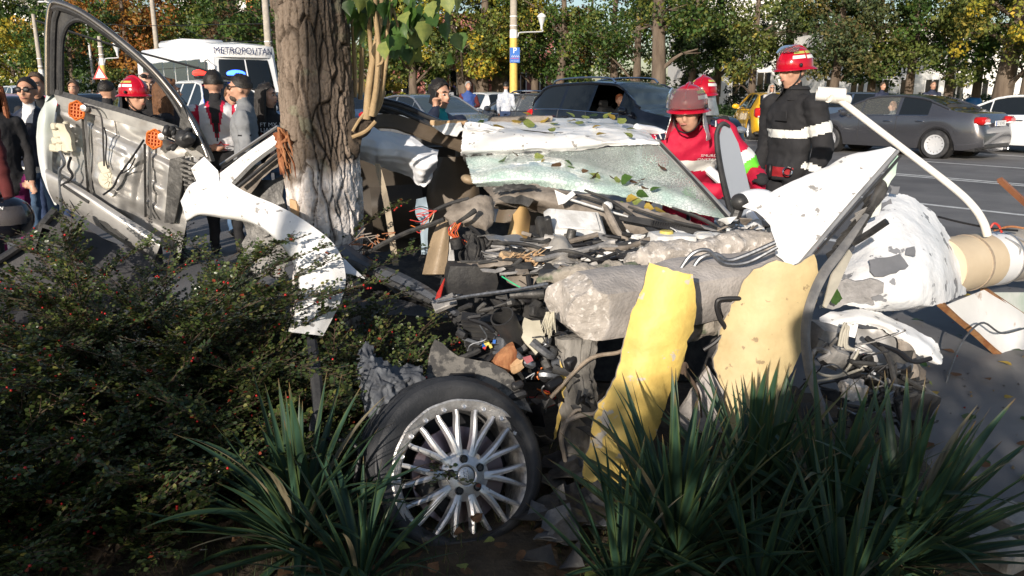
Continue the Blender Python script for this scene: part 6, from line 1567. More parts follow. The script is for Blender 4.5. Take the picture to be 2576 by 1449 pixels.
solid = np.clip(band * (.85 + .5 * fbm(pw,6,5,3).reshape(nu,nv)),0,.93) * np.clip((1.02 - g_v) * 5,.3,1)
star = np.exp(-(((g_u - .42) / .16) ** 2 + ((g_v - .72) / .16) ** 2)); ln = np.clip(.10 + .9 * star + .45 * np.clip(fbm(pw,4,15,3).reshape(nu,nv),0,1) + band * .5,0,1)
dust = .05 + .12 * np.clip(fbm(pw,3,25,2).reshape(nu,nv) + .3,0,1)
ti = np.stack([np.clip(solid + dust * .8 + star * .22,0,.95),ln,solid * 0],2).reshape(-1,3); ti = np.concatenate([ti,ti],0)
ca = wo_.data.color_attributes.new('tint', 'FLOAT_COLOR', 'POINT'); ca.data.foreach_set('color', np.concatenate([ti,np.ones((len(ti),1))],1).ravel())
# right pillar,quarter glass lifted out
MB().tube([P(1652,356,4.74),P(1700,405,4.62),P(1775,482,4.42),P(1842,552,4.22)],[.024,.022,.022,.020],10,smooth_n=20,flat=.8).obj('windscreen_pillar', 'silver_panel', wk)
MB().tube([P(1660,362,4.70),P(1708,412,4.58),P(1780,490,4.38),P(1838,556,4.19)],.008,6,smooth_n=16).obj('pillar_seal', 'black_plastic', wk)
MB().tube([P(1600,322,5.2),P(1680,345,5.3),P(1830,470,5.0),P(1900,560,4.7)],.03,8,smooth_n=16).obj('door_frame_edge', 'white_paint', wk)
# cowl,scuttle and wipers
rows = [[P(1215,468,4.36),P(1330,468,4.30),P(1430,482,4.25),P(1580,515,4.20),P(1720,556,4.14),P(1850,584,4.1)],[P(1235,490,4.24),P(1330,488,4.2),P(1430,510,4.16),P(1570,548,4.1),P(1700,580,4.05),P(1850,598,4.02)],[P(1245,512,4.20),P(1330,510,4.2),P(1430,535,4.16),P(1560,585,4.1),P(1690,604,4.05),P(1850,612,4.02)],[P(1240,525,4.3),P(1330,530,4.3),P(1430,560,4.26),P(1560,612,4.2),P(1690,622,4.15),P(1850,625,4.12)]]
MB().patch(rows,26,70,thick=.008,crump=.016,cs=6,seed=9,jag=.008).obj('cowl', 'dusty_brown', wk)
MB().patch([[P(1240,474,4.19),P(1290,462,4.19),P(1345,468,4.18)],[P(1246,488,4.17),P(1300,478,4.17),P(1350,474,4.16)]],8,22,thick=.006,crump=.01,cs=14,jag=.006).obj('mesh_grille', 'dark_metal', wk)
MB().sheet([P(1252,500,4.16),P(1310,490,4.15),P(1345,500,4.14),P(1330,520,4.15),P(1290,512,4.15)],res=.03,thick=.006,crump=.02,cs=14,jag=.008).obj('torn_liner', 'black_dusty', wk)
MB().sheet([P(1395,478,4.08),P(1425,492,4.06),P(1440,480,4.08),P(1448,490,4.06),P(1420,512,4.04),P(1405,516,4.04)],res=.02,thick=.006,crump=.004).obj('bracket', 'white_dusty', wk)
MB().tube([P(1430,500,4.08),P(1520,528,4.02),P(1580,545,4.0)],[.014,.013,.010],6,smooth_n=10,flat=.5).obj('scuttle_rail', 'white_dusty', wk)
MB().sheet([P(1560,540,4.03),P(1700,566,3.99),P(1860,592,3.95),P(1858,606,3.94),P(1700,584,3.97),P(1560,556,4.01)],res=.04,thick=.015,crump=.004).obj('scuttle_panel', 'black_plastic', wk)
b = MB()
for k in range(26): x = 1640 + k * 6; b.box(P(x,562 + k * 1.1,3.97),(.006,.01,.035),rot=(0,.25,0))
b.obj('scuttle_vents', 'ink', wk)
for pts in ([(1470,478),(1520,498),(1560,520),(1590,540)],[(1440,488),(1500,505),(1560,528)],[(1690,522),(1760,548),(1805,572)],[(1580,520),(1690,556),(1810,582)]):
    MB().tube([P(x,y,4.12 - .0006 * (x - 1440)) for x,y in pts],[.006,.010,.010,.008][:len(pts)],6,smooth_n=12).obj('wiper', 'black_dusty', wk)
MB().tube([P(1520,515,4.0),P(1535,545,3.9),P(1560,590,3.84),P(1590,612,3.82)],[.012,.017,.015,.010],8,smooth_n=14).obj('wiper_link', 'dusty_brown', wk)
MB().box(P(1528,520,4.0),(.05,.04,.05),rot=(.3,.4,0),bev=.012).obj('wiper_pivot', 'white_dusty', wk)
# passenger cell seen through the missing side
MB().patch([[P(880,380,5.35),P(1020,370,5.35),P(1190,370,5.3)],[P(880,500,5.4),P(1020,500,5.4),P(1190,500,5.35)],[P(890,700,5.3),P(1020,700,5.3),P(1260,700,5.25)]],12,16,thick=.03,crump=.01,cs=3).obj('rear_door_lining', 'lining_shaded', wk)
MB().patch([[P(930,470,5.24),P(1060,462,5.24)],[P(935,520,5.16),P(1065,515,5.16)],[P(940,600,5.22),P(1070,600,5.22)]],12,12,thick=.02).obj('armrest_panel', 'lining_shaded', wk)
def seat_patch(cx,y0,y1,w,d,lean_,nm='seat_back', m='seat_shaded'):
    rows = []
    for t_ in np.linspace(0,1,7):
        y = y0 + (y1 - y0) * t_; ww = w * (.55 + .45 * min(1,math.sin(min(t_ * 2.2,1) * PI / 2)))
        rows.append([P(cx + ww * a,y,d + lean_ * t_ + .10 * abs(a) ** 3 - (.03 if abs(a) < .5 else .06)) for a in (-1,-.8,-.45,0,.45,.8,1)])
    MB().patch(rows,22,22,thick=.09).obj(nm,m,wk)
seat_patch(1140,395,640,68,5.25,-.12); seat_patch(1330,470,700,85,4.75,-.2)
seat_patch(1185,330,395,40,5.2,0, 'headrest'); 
MB().patch([[P(1290,540,4.2),P(1318,512,4.24),P(1335,545,4.3)],[P(1278,585,4.15),P(1305,590,4.14),P(1330,590,4.2)],[P(1275,615,4.2),P(1300,625,4.18),P(1325,625,4.2)]],14,14,thick=.03).obj('seat_cushion', 'seat_tan', wk)
MB().ell(P(1180,452,4.6),(.05,.05,.028),14,10,rot=(0,.3,0)).obj('seat_knob', 'beige_leather', wk)
MB().patch([[P(1062,690,3.96),P(1085,600,4.02),P(1108,552,4.05),P(1124,548,4.06)],[P(1090,690,3.90),P(1108,610,3.96),P(1122,560,4.0),P(1130,556,4.03)],[P(1122,690,3.92),P(1128,620,3.97),P(1130,570,4.01),P(1132,562,4.04)]],14,20,thick=.02).obj('pillar_trim', 'beige_leather', wk)
MB().sheet([P(1124,690,3.93),P(1130,570,4.02),P(1140,600,4.03),P(1140,690,3.95)],res=.03,thick=.01,crump=.012,cs=20,jag=.006).obj('trim_back', 'white_dusty', wk)
MB().patch([[P(942,412,4.44),P(956,412,4.44)],[P(966,520,4.38),P(982,520,4.38)],[P(988,668,4.30),P(1003,668,4.30)]],16,3,thick=.002).obj('seat_belt', 'beige_cloth', wk)
# deployed curtain airbag
top = [(897,312),(930,318),(955,327),(998,333),(1034,342),(1072,368),(1102,380)]; bot = [(897,398),(925,408),(946,417),(988,428),(1030,440),(1060,462),(1098,420)]
rows = []
for t_,dz in ((0,.10),(.15,.02),(.35,-.06),(.6,-.08),(.85,-.02),(1,.07)):
    rows.append([P(a[0] + (c[0] - a[0]) * t_,a[1] + (c[1] - a[1]) * t_,4.72 + dz + .03 * math.sin(i * 2.1) + (.05 if i == 3 else 0)) for i,(a,c) in enumerate(zip(top,bot))])
ab = MB(); ab.patch(rows,60,70,thick=.03,crump=.012,cs=7,seed=5); A = np.array([tuple(v) for v in ab.v]); A[:, 1] += .0035 * np.sin(A[:, 2] * 150 + A[:, 0] * 20); ab.v = [Vector(v) for v in A]
ab.obj('airbag', 'airbag', wk)
MB().patch([[P(1048,440,4.75),P(1075,440,4.75),P(1098,418,4.75)],[P(1056,465,4.74),P(1068,470,4.74),P(1082,450,4.76)]],10,14,thick=.01,crump=.02,cs=12).obj('airbag_fold', 'airbag', wk)
MB().patch([[P(1050,500,4.6),P(1072,495,4.62)],[P(1045,530,4.58),P(1078,530,4.6)],[P(1058,570,4.58),P(1078,565,4.6)],[P(1060,640,4.56),P(1074,640,4.58)]],20,8,thick=.01,crump=.015,cs=10).obj('seat_airbag', 'airbag_blue', wk)
# headliner and torn roof edge above it
MB().patch([[P(915,290,4.92),P(1000,290,4.96),P(1090,320,4.98),P(1180,345,4.96)],[P(930,318,4.82),P(1000,322,4.86),P(1090,358,4.88),P(1180,385,4.86)]],12,30,thick=.015,crump=.010,cs=5).obj('headliner', 'liner_brown', wk)
for pts,rr_,m in (([(930,262),(1000,280),(1080,315),(1170,352)],.012, 'black_plastic'),([(940,252),(1010,268),(1090,300),(1150,325)],.014, 'black_plastic'),([(945,246),(1015,262),(1075,290),(1140,318)],.010, 'paint_black'),([(955,275),(1040,305),(1110,335)],.006, 'black_dusty')):
    MB().tube([P(x,y,4.98) for x,y in pts],rr_,7,smooth_n=18).obj('roof_seal', m,wk)
MB().patch([[P(930,255,5.0),P(1020,268,5.05),P(1100,305,5.05),P(1175,320,5.0)],[P(930,285,4.97),P(1010,288,4.99),P(1095,330,4.99),P(1170,350,4.95)]],8,24,thick=.01,crump=.012,cs=9,jag=.006).obj('roof_side', 'dark_metal', wk)
MB().sheet([P(1088,318,4.9),P(1160,308,4.95),P(1170,330,4.85),P(1150,345,4.85),P(1110,332,4.88)],res=.025,thick=.006,crump=.014,cs=16,jag=.012).obj('torn_roof_skin', 'white_dusty', wk)
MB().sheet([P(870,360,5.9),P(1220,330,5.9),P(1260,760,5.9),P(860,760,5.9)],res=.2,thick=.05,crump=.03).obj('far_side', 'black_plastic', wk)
# floor,sill and bulkhead
MB().sheet([P(880,640,4.6),P(1180,640,4.7),P(1330,690,4.5),P(1340,800,4.2),P(1000,760,4.1)],res=.07,thick=.02,crump=.03,cs=5).obj('floor_pan', 'black_dusty', wk)
MB().tube([P(860,625,4.0),P(920,668,3.95),P(1000,700,3.85),P(1080,740,3.7),P(1150,790,3.55)],[.05,.055,.05,.04,.02],6,smooth_n=18,flat=.6).obj('sill', 'sill_grey', wk)
MB().tube([P(880,660,3.92),P(1000,722,3.78),P(1120,778,3.6)],[.02,.02,.012],5,smooth_n=12).obj('sill_flange', 'dark_metal', wk)
MB().sheet([P(1150,560,4.3),P(1560,590,4.25),P(1900,620,4.1),P(1900,960,3.7),P(1250,960,3.7),P(1100,760,4.0)],res=.09,thick=.03,crump=.05,cs=4).obj('bulkhead', 'black_dusty', wk)
# hanging inner wing bracket with its stalk,harness
MB().sheet([P(1117,545,3.92),P(1139,514,3.95),P(1175,500,3.95),P(1207,489,3.96),P(1238,494,3.95),P(1243,530,3.92),P(1241,556,3.88),P(1224,582,3.84),P(1200,572,3.86),P(1181,568,3.88),P(1150,572,3.88),P(1130,565,3.9)],res=.02,thick=.008,crump=.018,cs=11,jag=.006,bulge=-.045,seed=2).obj('inner_wing_bracket', 'dusty_brown', wk)
MB().tube([P(1150,560,3.78),P(1172,546,3.76),P(1195,530,3.80)],[.008,.010,.014],8,smooth_n=10).obj('bracket_stalk', 'black_dusty', wk)
rr = random.Random(21)
def wire(pts,w,m,d0,d1=None,nm='wire', par=None):
    d1 = d0 if d1 is None else d1; k = len(pts)
    MB().tube([P(x,y,d0 + (d1 - d0) * i / max(1,k - 1)) for i,(x,y) in enumerate(pts)],w,6,smooth_n=max(10,k * 5)).obj(nm,m,par or wk)
wire([(1180,500),(1135,512),(1098,528),(1090,534)],.012, 'black_dusty', 3.95,nm='harness')
wire([(1118,552),(1080,566),(1035,580),(1000,595),(960,615),(920,640)],.013, 'black_dusty', 3.9,4.0,nm='harness')
for k in range(9): wire([(1095 + rr.uniform(-4,4),530),(1075 + rr.uniform(-12,12),525 + k * 4),(1058 + rr.uniform(-14,10),520 + k * 8 + rr.uniform(-6,6)),(1050 + rr.uniform(-20,20),525 + k * 7)],.0022,rr.choice(('wire_red', 'wire_orange', 'wire_red', 'ink', 'cream_plastic')),3.93)
for k in range(14):
    x = 1140 + rr.uniform(-6,12); wire([(x + 10,560),(x + rr.uniform(-6,6),575),(x - 4 + rr.uniform(-6,6),588),(x + 8,600),(x + rr.uniform(4,30),612 + rr.uniform(-6,6))],.0022,rr.choice(('wire_red', 'wire_orange', 'wire_red', 'ink', 'ink')),3.85)
for k in range(8):
    x = 1165 + k * 9; wire([(x,590),(x + rr.uniform(-8,14),612),(x + rr.uniform(-10,20),640),(x + rr.uniform(-16,24),668 + rr.uniform(-10,25))],rr.choice((.003,.005,.007)),rr.choice(('ink', 'black_dusty', 'wire_orange')),3.85)
wire([(1180,568),(1205,590),(1215,615),(1218,640)],.010, 'black_dusty', 3.84,nm='hose'); wire([(1222,580),(1235,605),(1225,620)],.008, 'black_dusty', 3.84,nm='hose')
MB().tube([P(1145,600,3.82),P(1150,625,3.82)],.03,10).obj('connector', 'black_dusty', wk)
for k in range(26):
    x,y = rr.uniform(905,975),rr.uniform(585,640); wire([(x,y),(x + rr.uniform(-25,25),y + rr.uniform(-14,14)),(x + rr.uniform(-40,40),y + rr.uniform(-5,30))],.0025,rr.choice(('wood_red', 'wood_red', 'ink', 'dusty_brown')),4.05,nm='torn_fibre')
# big engine-bay pieces
eng = wk
b = MB(); fm_ = frame_m(P(1447,566,3.92),(1,.25,-.12),(-.1,.75,.55)); b.box((0,0,0),(.31,.20,.06),bev=.028)
q = MB(); q.add(b.v,b.f,0,fm_); q.obj('filter_cover', 'white_dusty', eng)
b = MB(); b.box((0,0,.036),(.22,.13,.012),bev=.005); q = MB(); q.add(b.v,b.f,0,fm_); q.obj('cover_lid', 'white_dusty', eng)
b = MB(); b.box((-.02,-.02,-.05),(.33,.20,.05),bev=.01)
for k in range(10): b.box((-.13 + k * .03,-.115,-.045),(.006,.02,.06))
q = MB(); q.add(b.v,b.f,0,fm_); q.obj('filter_base', 'black_dusty', eng)
MB().box(P(1382,575,3.80),(.035,.04,.13),rot=(.3,-.2,0),bev=.008).obj('relay', 'black_plastic', eng)
MB().tube([P(1370,597,3.80),P(1420,604,3.78),P(1465,608,3.78)],.018,10,smooth_n=8).obj('coolant_pipe', 'engine_grey', eng)
b = MB(); b.lathe([(.001,.10),(.022,.10),(.024,.03),(.034,.02),(.034,-.02),(.02,-.03),(.02,-.12)],16,Matrix.Translation(P(1428,628,3.72)) @ Matrix.Rotation(.2,4, 'Y')); b.obj('sensor_stub', 'dark_metal', eng)
def chunk(nm,x,y,d,size,m,rot=(0,0,0),bev=.015,crump=.012,cs=14,sd=1,par=None,sub=4, **kw):
    """irregular broken lump: subdivided box pushed about by noise"""
    V = []; F = []; n = sub; s = np.array(size) / 2
    for ax in range(3):
        a1,a2 = (ax + 1) % 3,(ax + 2) % 3
        for sg in (-1,1):
            o = len(V)
            for i in range(n + 1):
                for j in range(n + 1):
                    p = [0,0,0]; p[ax] = sg; p[a1] = -1 + 2 * i / n; p[a2] = -1 + 2 * j / n; V.append(p)
            for i in range(n):
                for j in range(n):
                    f = (o + i * (n + 1) + j,o + (i + 1) * (n + 1) + j,o + (i + 1) * (n + 1) + j + 1,o + i * (n + 1) + j + 1); F.append(f if sg > 0 else f[::-1])
    A = np.array(V,float); rr_ = np.linalg.norm(A,axis=1); A = A * (1 - .22 * np.clip(rr_ - 1.05,0,1))[:, None] * s
    key = A + sd * 3.7; A = A + A / (np.linalg.norm(A,axis=1)[:, None] + 1e-9) * (fbm(key,cs,sd,3) * crump)[:, None]
    b = MB(); b.add([tuple(v) for v in A],F,0,Matrix.Translation(P(x,y,d)) @ Euler(rot).to_matrix().to_4x4())
    o = b.obj(nm,m,par,auto=50, **kw)
    return o
chunk('expansion_tank', 1690,612,3.72,(.22,.14,.10), 'white_dusty', (0,.05,.2),crump=.010,cs=7,sd=5,par=eng,sub=8)
MB().lathe([(.001,.03),(.030,.03),(.034,.022),(.034,-.01)],18,Matrix.Translation(P(1676,596,3.72))).obj('tank_cap', 'cap_yellow', eng)
chunk('washer_tank', 1800,612,3.78,(.20,.14,.09), 'white_dusty', (0,.05,.1),crump=.016,cs=9,sd=7,par=eng,sub=8)
MB().lathe([(.02,-.01),(.045,.0),(.05,.015),(.04,.02)],18,Matrix.Translation(P(1770,598,3.74))).obj('tank_neck', 'white_dusty', eng)
MB().tube([P(1480,622,3.70),P(1560,612,3.72),P(1650,608,3.75)],[.012,.014,.014],6,smooth_n=10,flat=.5).obj('stay_bar', 'white_dusty', eng)
MB().sheet([P(1462,632,3.66),P(1560,640,3.62),P(1660,655,3.60),P(1655,668,3.58),P(1560,656,3.60),P(1465,646,3.64)],res=.04,thick=.008,crump=.006).obj('radiator_rail', 'white_dusty', eng)
MB().sheet([P(1430,615,3.74),P(1500,612,3.74),P(1530,622,3.72),P(1500,632,3.70),P(1470,628,3.72)],res=.03,thick=.006,crump=.012,cs=14).obj('guide_vane', 'bare_metal', eng)
b = MB()
for k in range(4): b.lathe([(.022,0),(.024,.05),(.018,.06)],12,Matrix.Translation(P(1545 + k * 26,640,3.66)) @ Matrix.Rotation(1.3,4, 'Y'))
for k in range(12): b.box(P(1500 + k * 14,628 + (k % 3) * 4,3.68 + rr.uniform(-.03,.03)),(rr.uniform(.02,.06),.03,rr.uniform(.012,.04)),rot=(rr.uniform(-.5,.5),rr.uniform(-.6,.6),rr.uniform(-.6,.6)))
b.obj('intake_stubs', 'engine_grey', eng)
for k in range(9): MB().tube([P(1580 + k * 6,625 + k,3.70),P(1610 + k * 5,648 + rr.uniform(-4,4),3.62)],.004,5).obj('cooling_fin', 'white_dusty', eng)
# crumpled heap left of the concrete
MB().sheet([P(1222,645,3.72),P(1290,612,3.78),P(1370,600,3.80),P(1420,610,3.78),P(1400,628,3.72),P(1320,640,3.70),P(1270,652,3.70)],res=.025,thick=.008,crump=.018,cs=9,jag=.007,seed=31).obj('crushed_beam', 'engine_grey', eng)
MB().sheet([P(1250,660,3.68),P(1330,636,3.70),P(1390,640,3.70),P(1380,652,3.66),P(1300,668,3.64)],res=.025,thick=.008,crump=.014,cs=9,jag=.006,seed=32).obj('crushed_beam', 'dark_metal', eng)
MB().patch([[P(1365,645,3.62),P(1400,612,3.68),P(1440,630,3.66)],[P(1375,690,3.52),P(1420,660,3.54),P(1460,668,3.56)],[P(1395,730,3.5),P(1430,712,3.5),P(1475,700,3.54)]],20,20,thick=.01,crump=.035,cs=9,seed=8).obj('crushed_casting', 'cast_grey', eng)
chunk('strut_mount', 1410,700,3.50,(.10,.09,.12), 'engine_grey', (.3,.2,.1),crump=.02,sd=11,par=eng)
MB().lathe([(.03,0),(.036,.03),(.028,.06),(.036,.09),(.028,.12)],14,Matrix.Translation(P(1402,735,3.42)) @ Matrix.Rotation(.3,4, 'Y')).obj('rubber_boot', 'dusty_brown', eng)
b = MB()
for k in range(44):
    x,y = rr.uniform(1275,1360),rr.uniform(640,682); b.tube([P(x,y,3.55 + rr.uniform(-.03,.06)),P(x + rr.uniform(8,34),y + rr.uniform(-22,8),3.53 + rr.uniform(-.03,.05))],[rr.uniform(.003,.008),.0012],4)
b.obj('wood_splinters', 'wood_pale', eng)
chunk('split_wood', 1318,668,3.58,(.20,.09,.07), 'wood_pale', (.1,.25,.1),crump=.025,cs=16,sd=13,par=eng,sub=7)
chunk('split_wood', 1340,700,3.56,(.24,.10,.09), 'dusty_brown', (.1,.3,.1),crump=.03,cs=14,sd=14,par=eng,sub=7)
chunk('battery_tray', 1185,700,3.70,(.26,.14,.16), 'black_plastic', (0,.08,.15),crump=.006,sd=15,par=eng)
MB().sheet([P(1150,662,3.70),P(1265,655,3.72),P(1275,672,3.66),P(1165,680,3.64)],res=.03,thick=.012,crump=.004).obj('tray_lid', 'dusty_brown', eng)
MB().box(P(1118,762,3.5),(.11,.07,.025),rot=(.5,-.35,.2),bev=.004).obj('control_box', 'engine_grey', eng)
MB().sheet([P(1100,740,3.62),P(1120,700,3.66),P(1108,752,3.56),P(1092,768,3.55)],res=.03,thick=.004).obj('red_sheet', 'wire_red', eng)
# dark tangle under the concrete
b = MB(); b.lathe([(.048,-.14),(.052,-.10),(.048,-.06),(.052,-.02),(.048,.02),(.052,.06),(.050,.10),(.044,.10),(.044,-.14)],20,frame_m(P(1285,835,3.10),(.8,-.1,.3),(.1,.8,.5))); b.obj('intake_pipe', 'black_plastic', eng)
MB().sheet([P(1318,800,3.14),P(1356,808,3.16),P(1372,860,3.10),P(1345,895,3.06),P(1310,850,3.08)],res=.03,thick=.006,crump=.012,cs=12,jag=.006).obj('bracket_plate', 'cream_plastic', eng)
b = MB()
for k in range(26): x = rr.uniform(1372,1395); b.tube([P(x,782 + rr.uniform(0,12),3.02),P(x + rr.uniform(-16,8),822 + rr.uniform(0,30),2.98)],[.004,.0015],4)
b.obj('frayed_core', 'cream_plastic', eng)
MB().tube([P(1285,742,3.3),P(1330,740,3.28),P(1372,738,3.25)],.020,10).obj('metal_rod', 'dark_metal', eng)
wire([(1100,760),(1180,745),(1290,730),(1380,715)],.008, 'cable_steel', 3.35,3.15,nm='steel_rope')
wire([(1262,695),(1300,718),(1345,742)],.003, 'wire_green', 3.3)
b = MB()
for k in range(9): b.box(P(1200 + k * 2,800 + k * 12,3.18 - k * .006),(.13,.05,.012),rot=(.4,.08,0))
b.obj('fuse_box', 'black_plastic', eng)
for k in range(6): MB().box(P(rr.uniform(1215,1250),rr.uniform(850,875),3.08),(.012,.014,.016),rot=(rr.uniform(-.5,.5),rr.uniform(-.5,.5),0)).obj('fuse', rr.choice(('wire_green', 'sign_blue', 'wire_red', 'cap_yellow')),eng,smooth=False)
for k in range(46):
    x,y = rr.uniform(1190,1420),rr.uniform(770,1000); pts = [(x,y)]
    for q_ in range(3): pts.append((pts[-1][0] + rr.uniform(-45,45),pts[-1][1] + rr.uniform(-20,38)))
    wire(pts,rr.choice((.003,.004,.006,.010)),rr.choice(('ink', 'ink', 'black_dusty', 'cable_steel', 'wire_red', 'wire_orange')),3.15 + rr.uniform(-.15,.1),nm='wire')
for k in range(30):
    x,y = rr.uniform(1180,1480),rr.uniform(790,1100); d_ = 3.25 - (y - 790) * .0012
    MB().sheet([P(x + rr.uniform(-45,-10),y + rr.uniform(-25,0),d_ + rr.uniform(-.1,.1)),P(x + rr.uniform(0,35),y + rr.uniform(-35,-5),d_ + rr.uniform(-.1,.1)),P(x + rr.uniform(15,55),y + rr.uniform(0,30),d_ + rr.uniform(-.1,.1)),P(x + rr.uniform(-20,20),y + rr.uniform(12,40),d_ + rr.uniform(-.1,.1))],res=.03,thick=.005,crump=.02,cs=10,jag=.006,seed=k).obj('torn_metal', rr.choice(('black_dusty', 'dark_metal', 'black_plastic', 'dark_metal', 'ink')),eng)  # only dark materials down here, standing in for shade
chunk('wood_block', 1270,905,3.02,(.13,.055,.05), 'wood_red', (.2,-.7,.2),crump=.02,cs=16,sd=17,par=eng,sub=6)
chunk('wood_block', 1300,920,3.0,(.06,.035,.035), 'wood_pale', (.2,-.4,.2),crump=.02,cs=16,sd=18,par=eng)
MB().sheet([P(1316,903,2.98),P(1336,897,2.98),P(1342,908,2.95),P(1325,916,2.94)],res=.02,thick=.006,crump=.01).obj('lamp_fragment', 'lamp_pink', eng)
# crushed floor sheets behind the wheel
MB().sheet([P(1070,950,2.98),P(1095,858,3.08),P(1130,880,3.05),P(1180,905,3.0),P(1230,912,2.98),P(1290,950,2.94),P(1340,1040,2.86),P(1250,1000,2.88),P(1130,980,2.90)],res=.035,thick=.008,crump=.02,cs=6,jag=.006,seed=41).obj('wheel_arch_liner', 'liner_worn', eng)
MB().patch([[P(905,885,2.95),P(925,870,3.0),P(980,925,2.95),P(1050,915,3.0)],[P(900,930,2.88),P(945,930,2.82),P(990,950,2.82),P(1060,940,2.9)],[P(905,990,2.82),P(950,985,2.76),P(1000,975,2.8),P(1055,965,2.88)],[P(920,1060,2.78),P(960,1040,2.76),P(1000,1020,2.78),P(1050,990,2.84)]],50,60,thick=.006,crump=.022,cs=24,seed=44,jag=.012).obj('crumpled_sill', 'crumple_blue', eng)
MB().tube([P(785,858,3.1),P(793,930,2.95),P(800,1010,2.85),P(786,1085,2.78)],[.020,.022,.020,.014],6,smooth_n=20,flat=.5).obj('hanging_seal', 'rubber', eng)
MB().tube([P(776,850,3.12),P(783,930,2.97),P(790,1010,2.87)],.008,6,smooth_n=20).obj('hanging_seal', 'black_dusty', eng)

# small crushed parts packed into the engine bay
rr = random.Random(77)
for k in range(170):
    x = rr.uniform(1235,1890); y = rr.uniform(595,690) - (x - 1235) * .02; d_ = 3.84 - (y - 590) * .0036 + rr.uniform(-.05,.05); m = rr.choice(('white_dusty', 'engine_grey', 'bare_metal', 'black_dusty', 'black_plastic', 'dusty_brown', 'engine_grey', 'dark_metal', 'dark_metal', 'black_dusty')); q = rr.random()
    if q < .4: w_ = rr.uniform(12,55); h_ = rr.uniform(2,8); sl_ = rr.uniform(-.35,.35); MB().sheet([P(x - w_,y - h_ - w_ * sl_,d_),P(x + w_ * .8,y - h_ + w_ * sl_,d_ + rr.uniform(-.05,.05)),P(x + w_,y + h_ + w_ * sl_,d_ - .03),P(x - w_ * .8,y + h_ - w_ * sl_,d_ - .03)],res=.022,thick=.004,crump=.012,cs=13,jag=.004,seed=k + 300).obj('crushed_part', m,wk)
    elif q < .82: MB().tube([P(x,y,d_),P(x + rr.uniform(-40,40),y + rr.uniform(-8,8),d_ - .03),P(x + rr.uniform(-80,80),y + rr.uniform(-14,18),d_ - .04)],rr.choice((.003,.005,.007,.010)),7,smooth_n=10).obj('crushed_pipe', m,wk)
    else: MB().box(P(x,y,d_),(rr.uniform(.03,.10),rr.uniform(.02,.05),rr.uniform(.008,.025)),rot=(rr.uniform(-.6,.6),rr.uniform(-.5,.5),rr.uniform(-.8,.8)),bev=.003).obj('crushed_part', m,wk)
for k in range(70):
    x = rr.uniform(1150,1480); y = rr.uniform(690,1000); d_ = 3.42 - (y - 690) * .0016 + rr.uniform(-.06,.06); m = rr.choice(('black_dusty', 'dark_metal', 'black_plastic', 'ink', 'crumple_blue', 'black_plastic', 'cable_steel'))  # lower heap kept to darker materials for the shade there
    if rr.random() < .5: MB().tube([P(x,y,d_),P(x + rr.uniform(-30,30),y + rr.uniform(-16,20),d_ - .04),P(x + rr.uniform(-60,60),y + rr.uniform(-20,34),d_ - .03)],rr.choice((.005,.008,.012,.018)),7,smooth_n=10).obj('crushed_pipe', m,wk)
    else: MB().box(P(x,y,d_),(rr.uniform(.03,.11),rr.uniform(.03,.07),rr.uniform(.02,.07)),rot=(rr.uniform(-.8,.8),rr.uniform(-.8,.8),rr.uniform(-.8,.8)),bev=.007).obj('crushed_part', m,wk)
for k in range(16):
    x = rr.uniform(1240,1640); y = rr.uniform(600,660); pts = [P(x,y,3.74)]
    for q in range(5): x += rr.uniform(18,62); y += rr.uniform(-18,16); y = min(max(y,590),690); pts.append(P(x,y,3.80 - (y - 590) * .0036 - .05 + rr.uniform(-.02,.03)))
    MB().tube(pts,rr.choice((.006,.009,.013)),8,smooth_n=36).obj('wiring_loom', rr.choice(('ink', 'black_dusty', 'black_plastic', 'dusty_brown', 'engine_grey')),wk)
# ------------------------------------------------------------------ broken concrete pole
def rough_log(pts,rads,n=28,k=60,crump=.012,cs=9,sd=1,sq=.35):
    """thick broken bar: rings along a path pushed about by noise; returns V,F and a ring parameter"""
    pts = cat_rom(np.array([tuple(p) for p in pts]),k); rads = cat_rom(np.array(rads).reshape(-1,1),k)[:, 0]
    T = np.gradient(pts,axis=0); T /= np.linalg.norm(T,axis=1)[:, None]; up_ = np.array([0,0,1.0]); V = []
    for i in range(k):
        s_ = np.cross(T[i],up_); s_ /= np.linalg.norm(s_); u_ = np.cross(s_,T[i])
        for j in range(n):
            a = 2 * PI * j / n; q_ = max(abs(math.cos(a + .25)),abs(math.sin(a + .25))) ** -sq; V.append(pts[i] + rads[i] * q_ * (math.cos(a) * s_ + math.sin(a) * u_))
    V = np.array(V); c = np.repeat(pts,n,0); d = V - c; d /= np.linalg.norm(d,axis=1)[:, None]
    V = V + d * (fbm(V,cs,sd,3) * crump)[:, None]
    F = [(i * n + j,i * n + (j + 1) % n,(i + 1) * n + (j + 1) % n,(i + 1) * n + j) for i in range(k - 1) for j in range(n)]
    o = len(V); ends = [pts[0] - T[0] * rads[0] * .15,pts[-1] + T[-1] * .02]; V = np.concatenate([V,np.array(ends)])
    F += [(j,o,(j + 1) % n) for j in range(n)] + [((k - 1) * n + (j + 1) % n,o + 1,(k - 1) * n + j) for j in range(n)]
    return V,F,n,k
V,F,n,k = rough_log([P(1384,775,3.02),P(1420,776,3.03),P(1500,765,3.08),P(1650,745,3.18),P(1800,722,3.30),P(1960,705,3.45)],[.122,.122,.12,.118,.118,.12],48,110,.008,7,4,.62)
A = V[:k * n].copy(); A0 = A.copy(); e0 = np.array(P(1384,775,3.02)); ax_ = np.array(P(1500,765,3.08)) - e0; ax_ /= np.linalg.norm(ax_); q_ = np.random.default_rng(12)
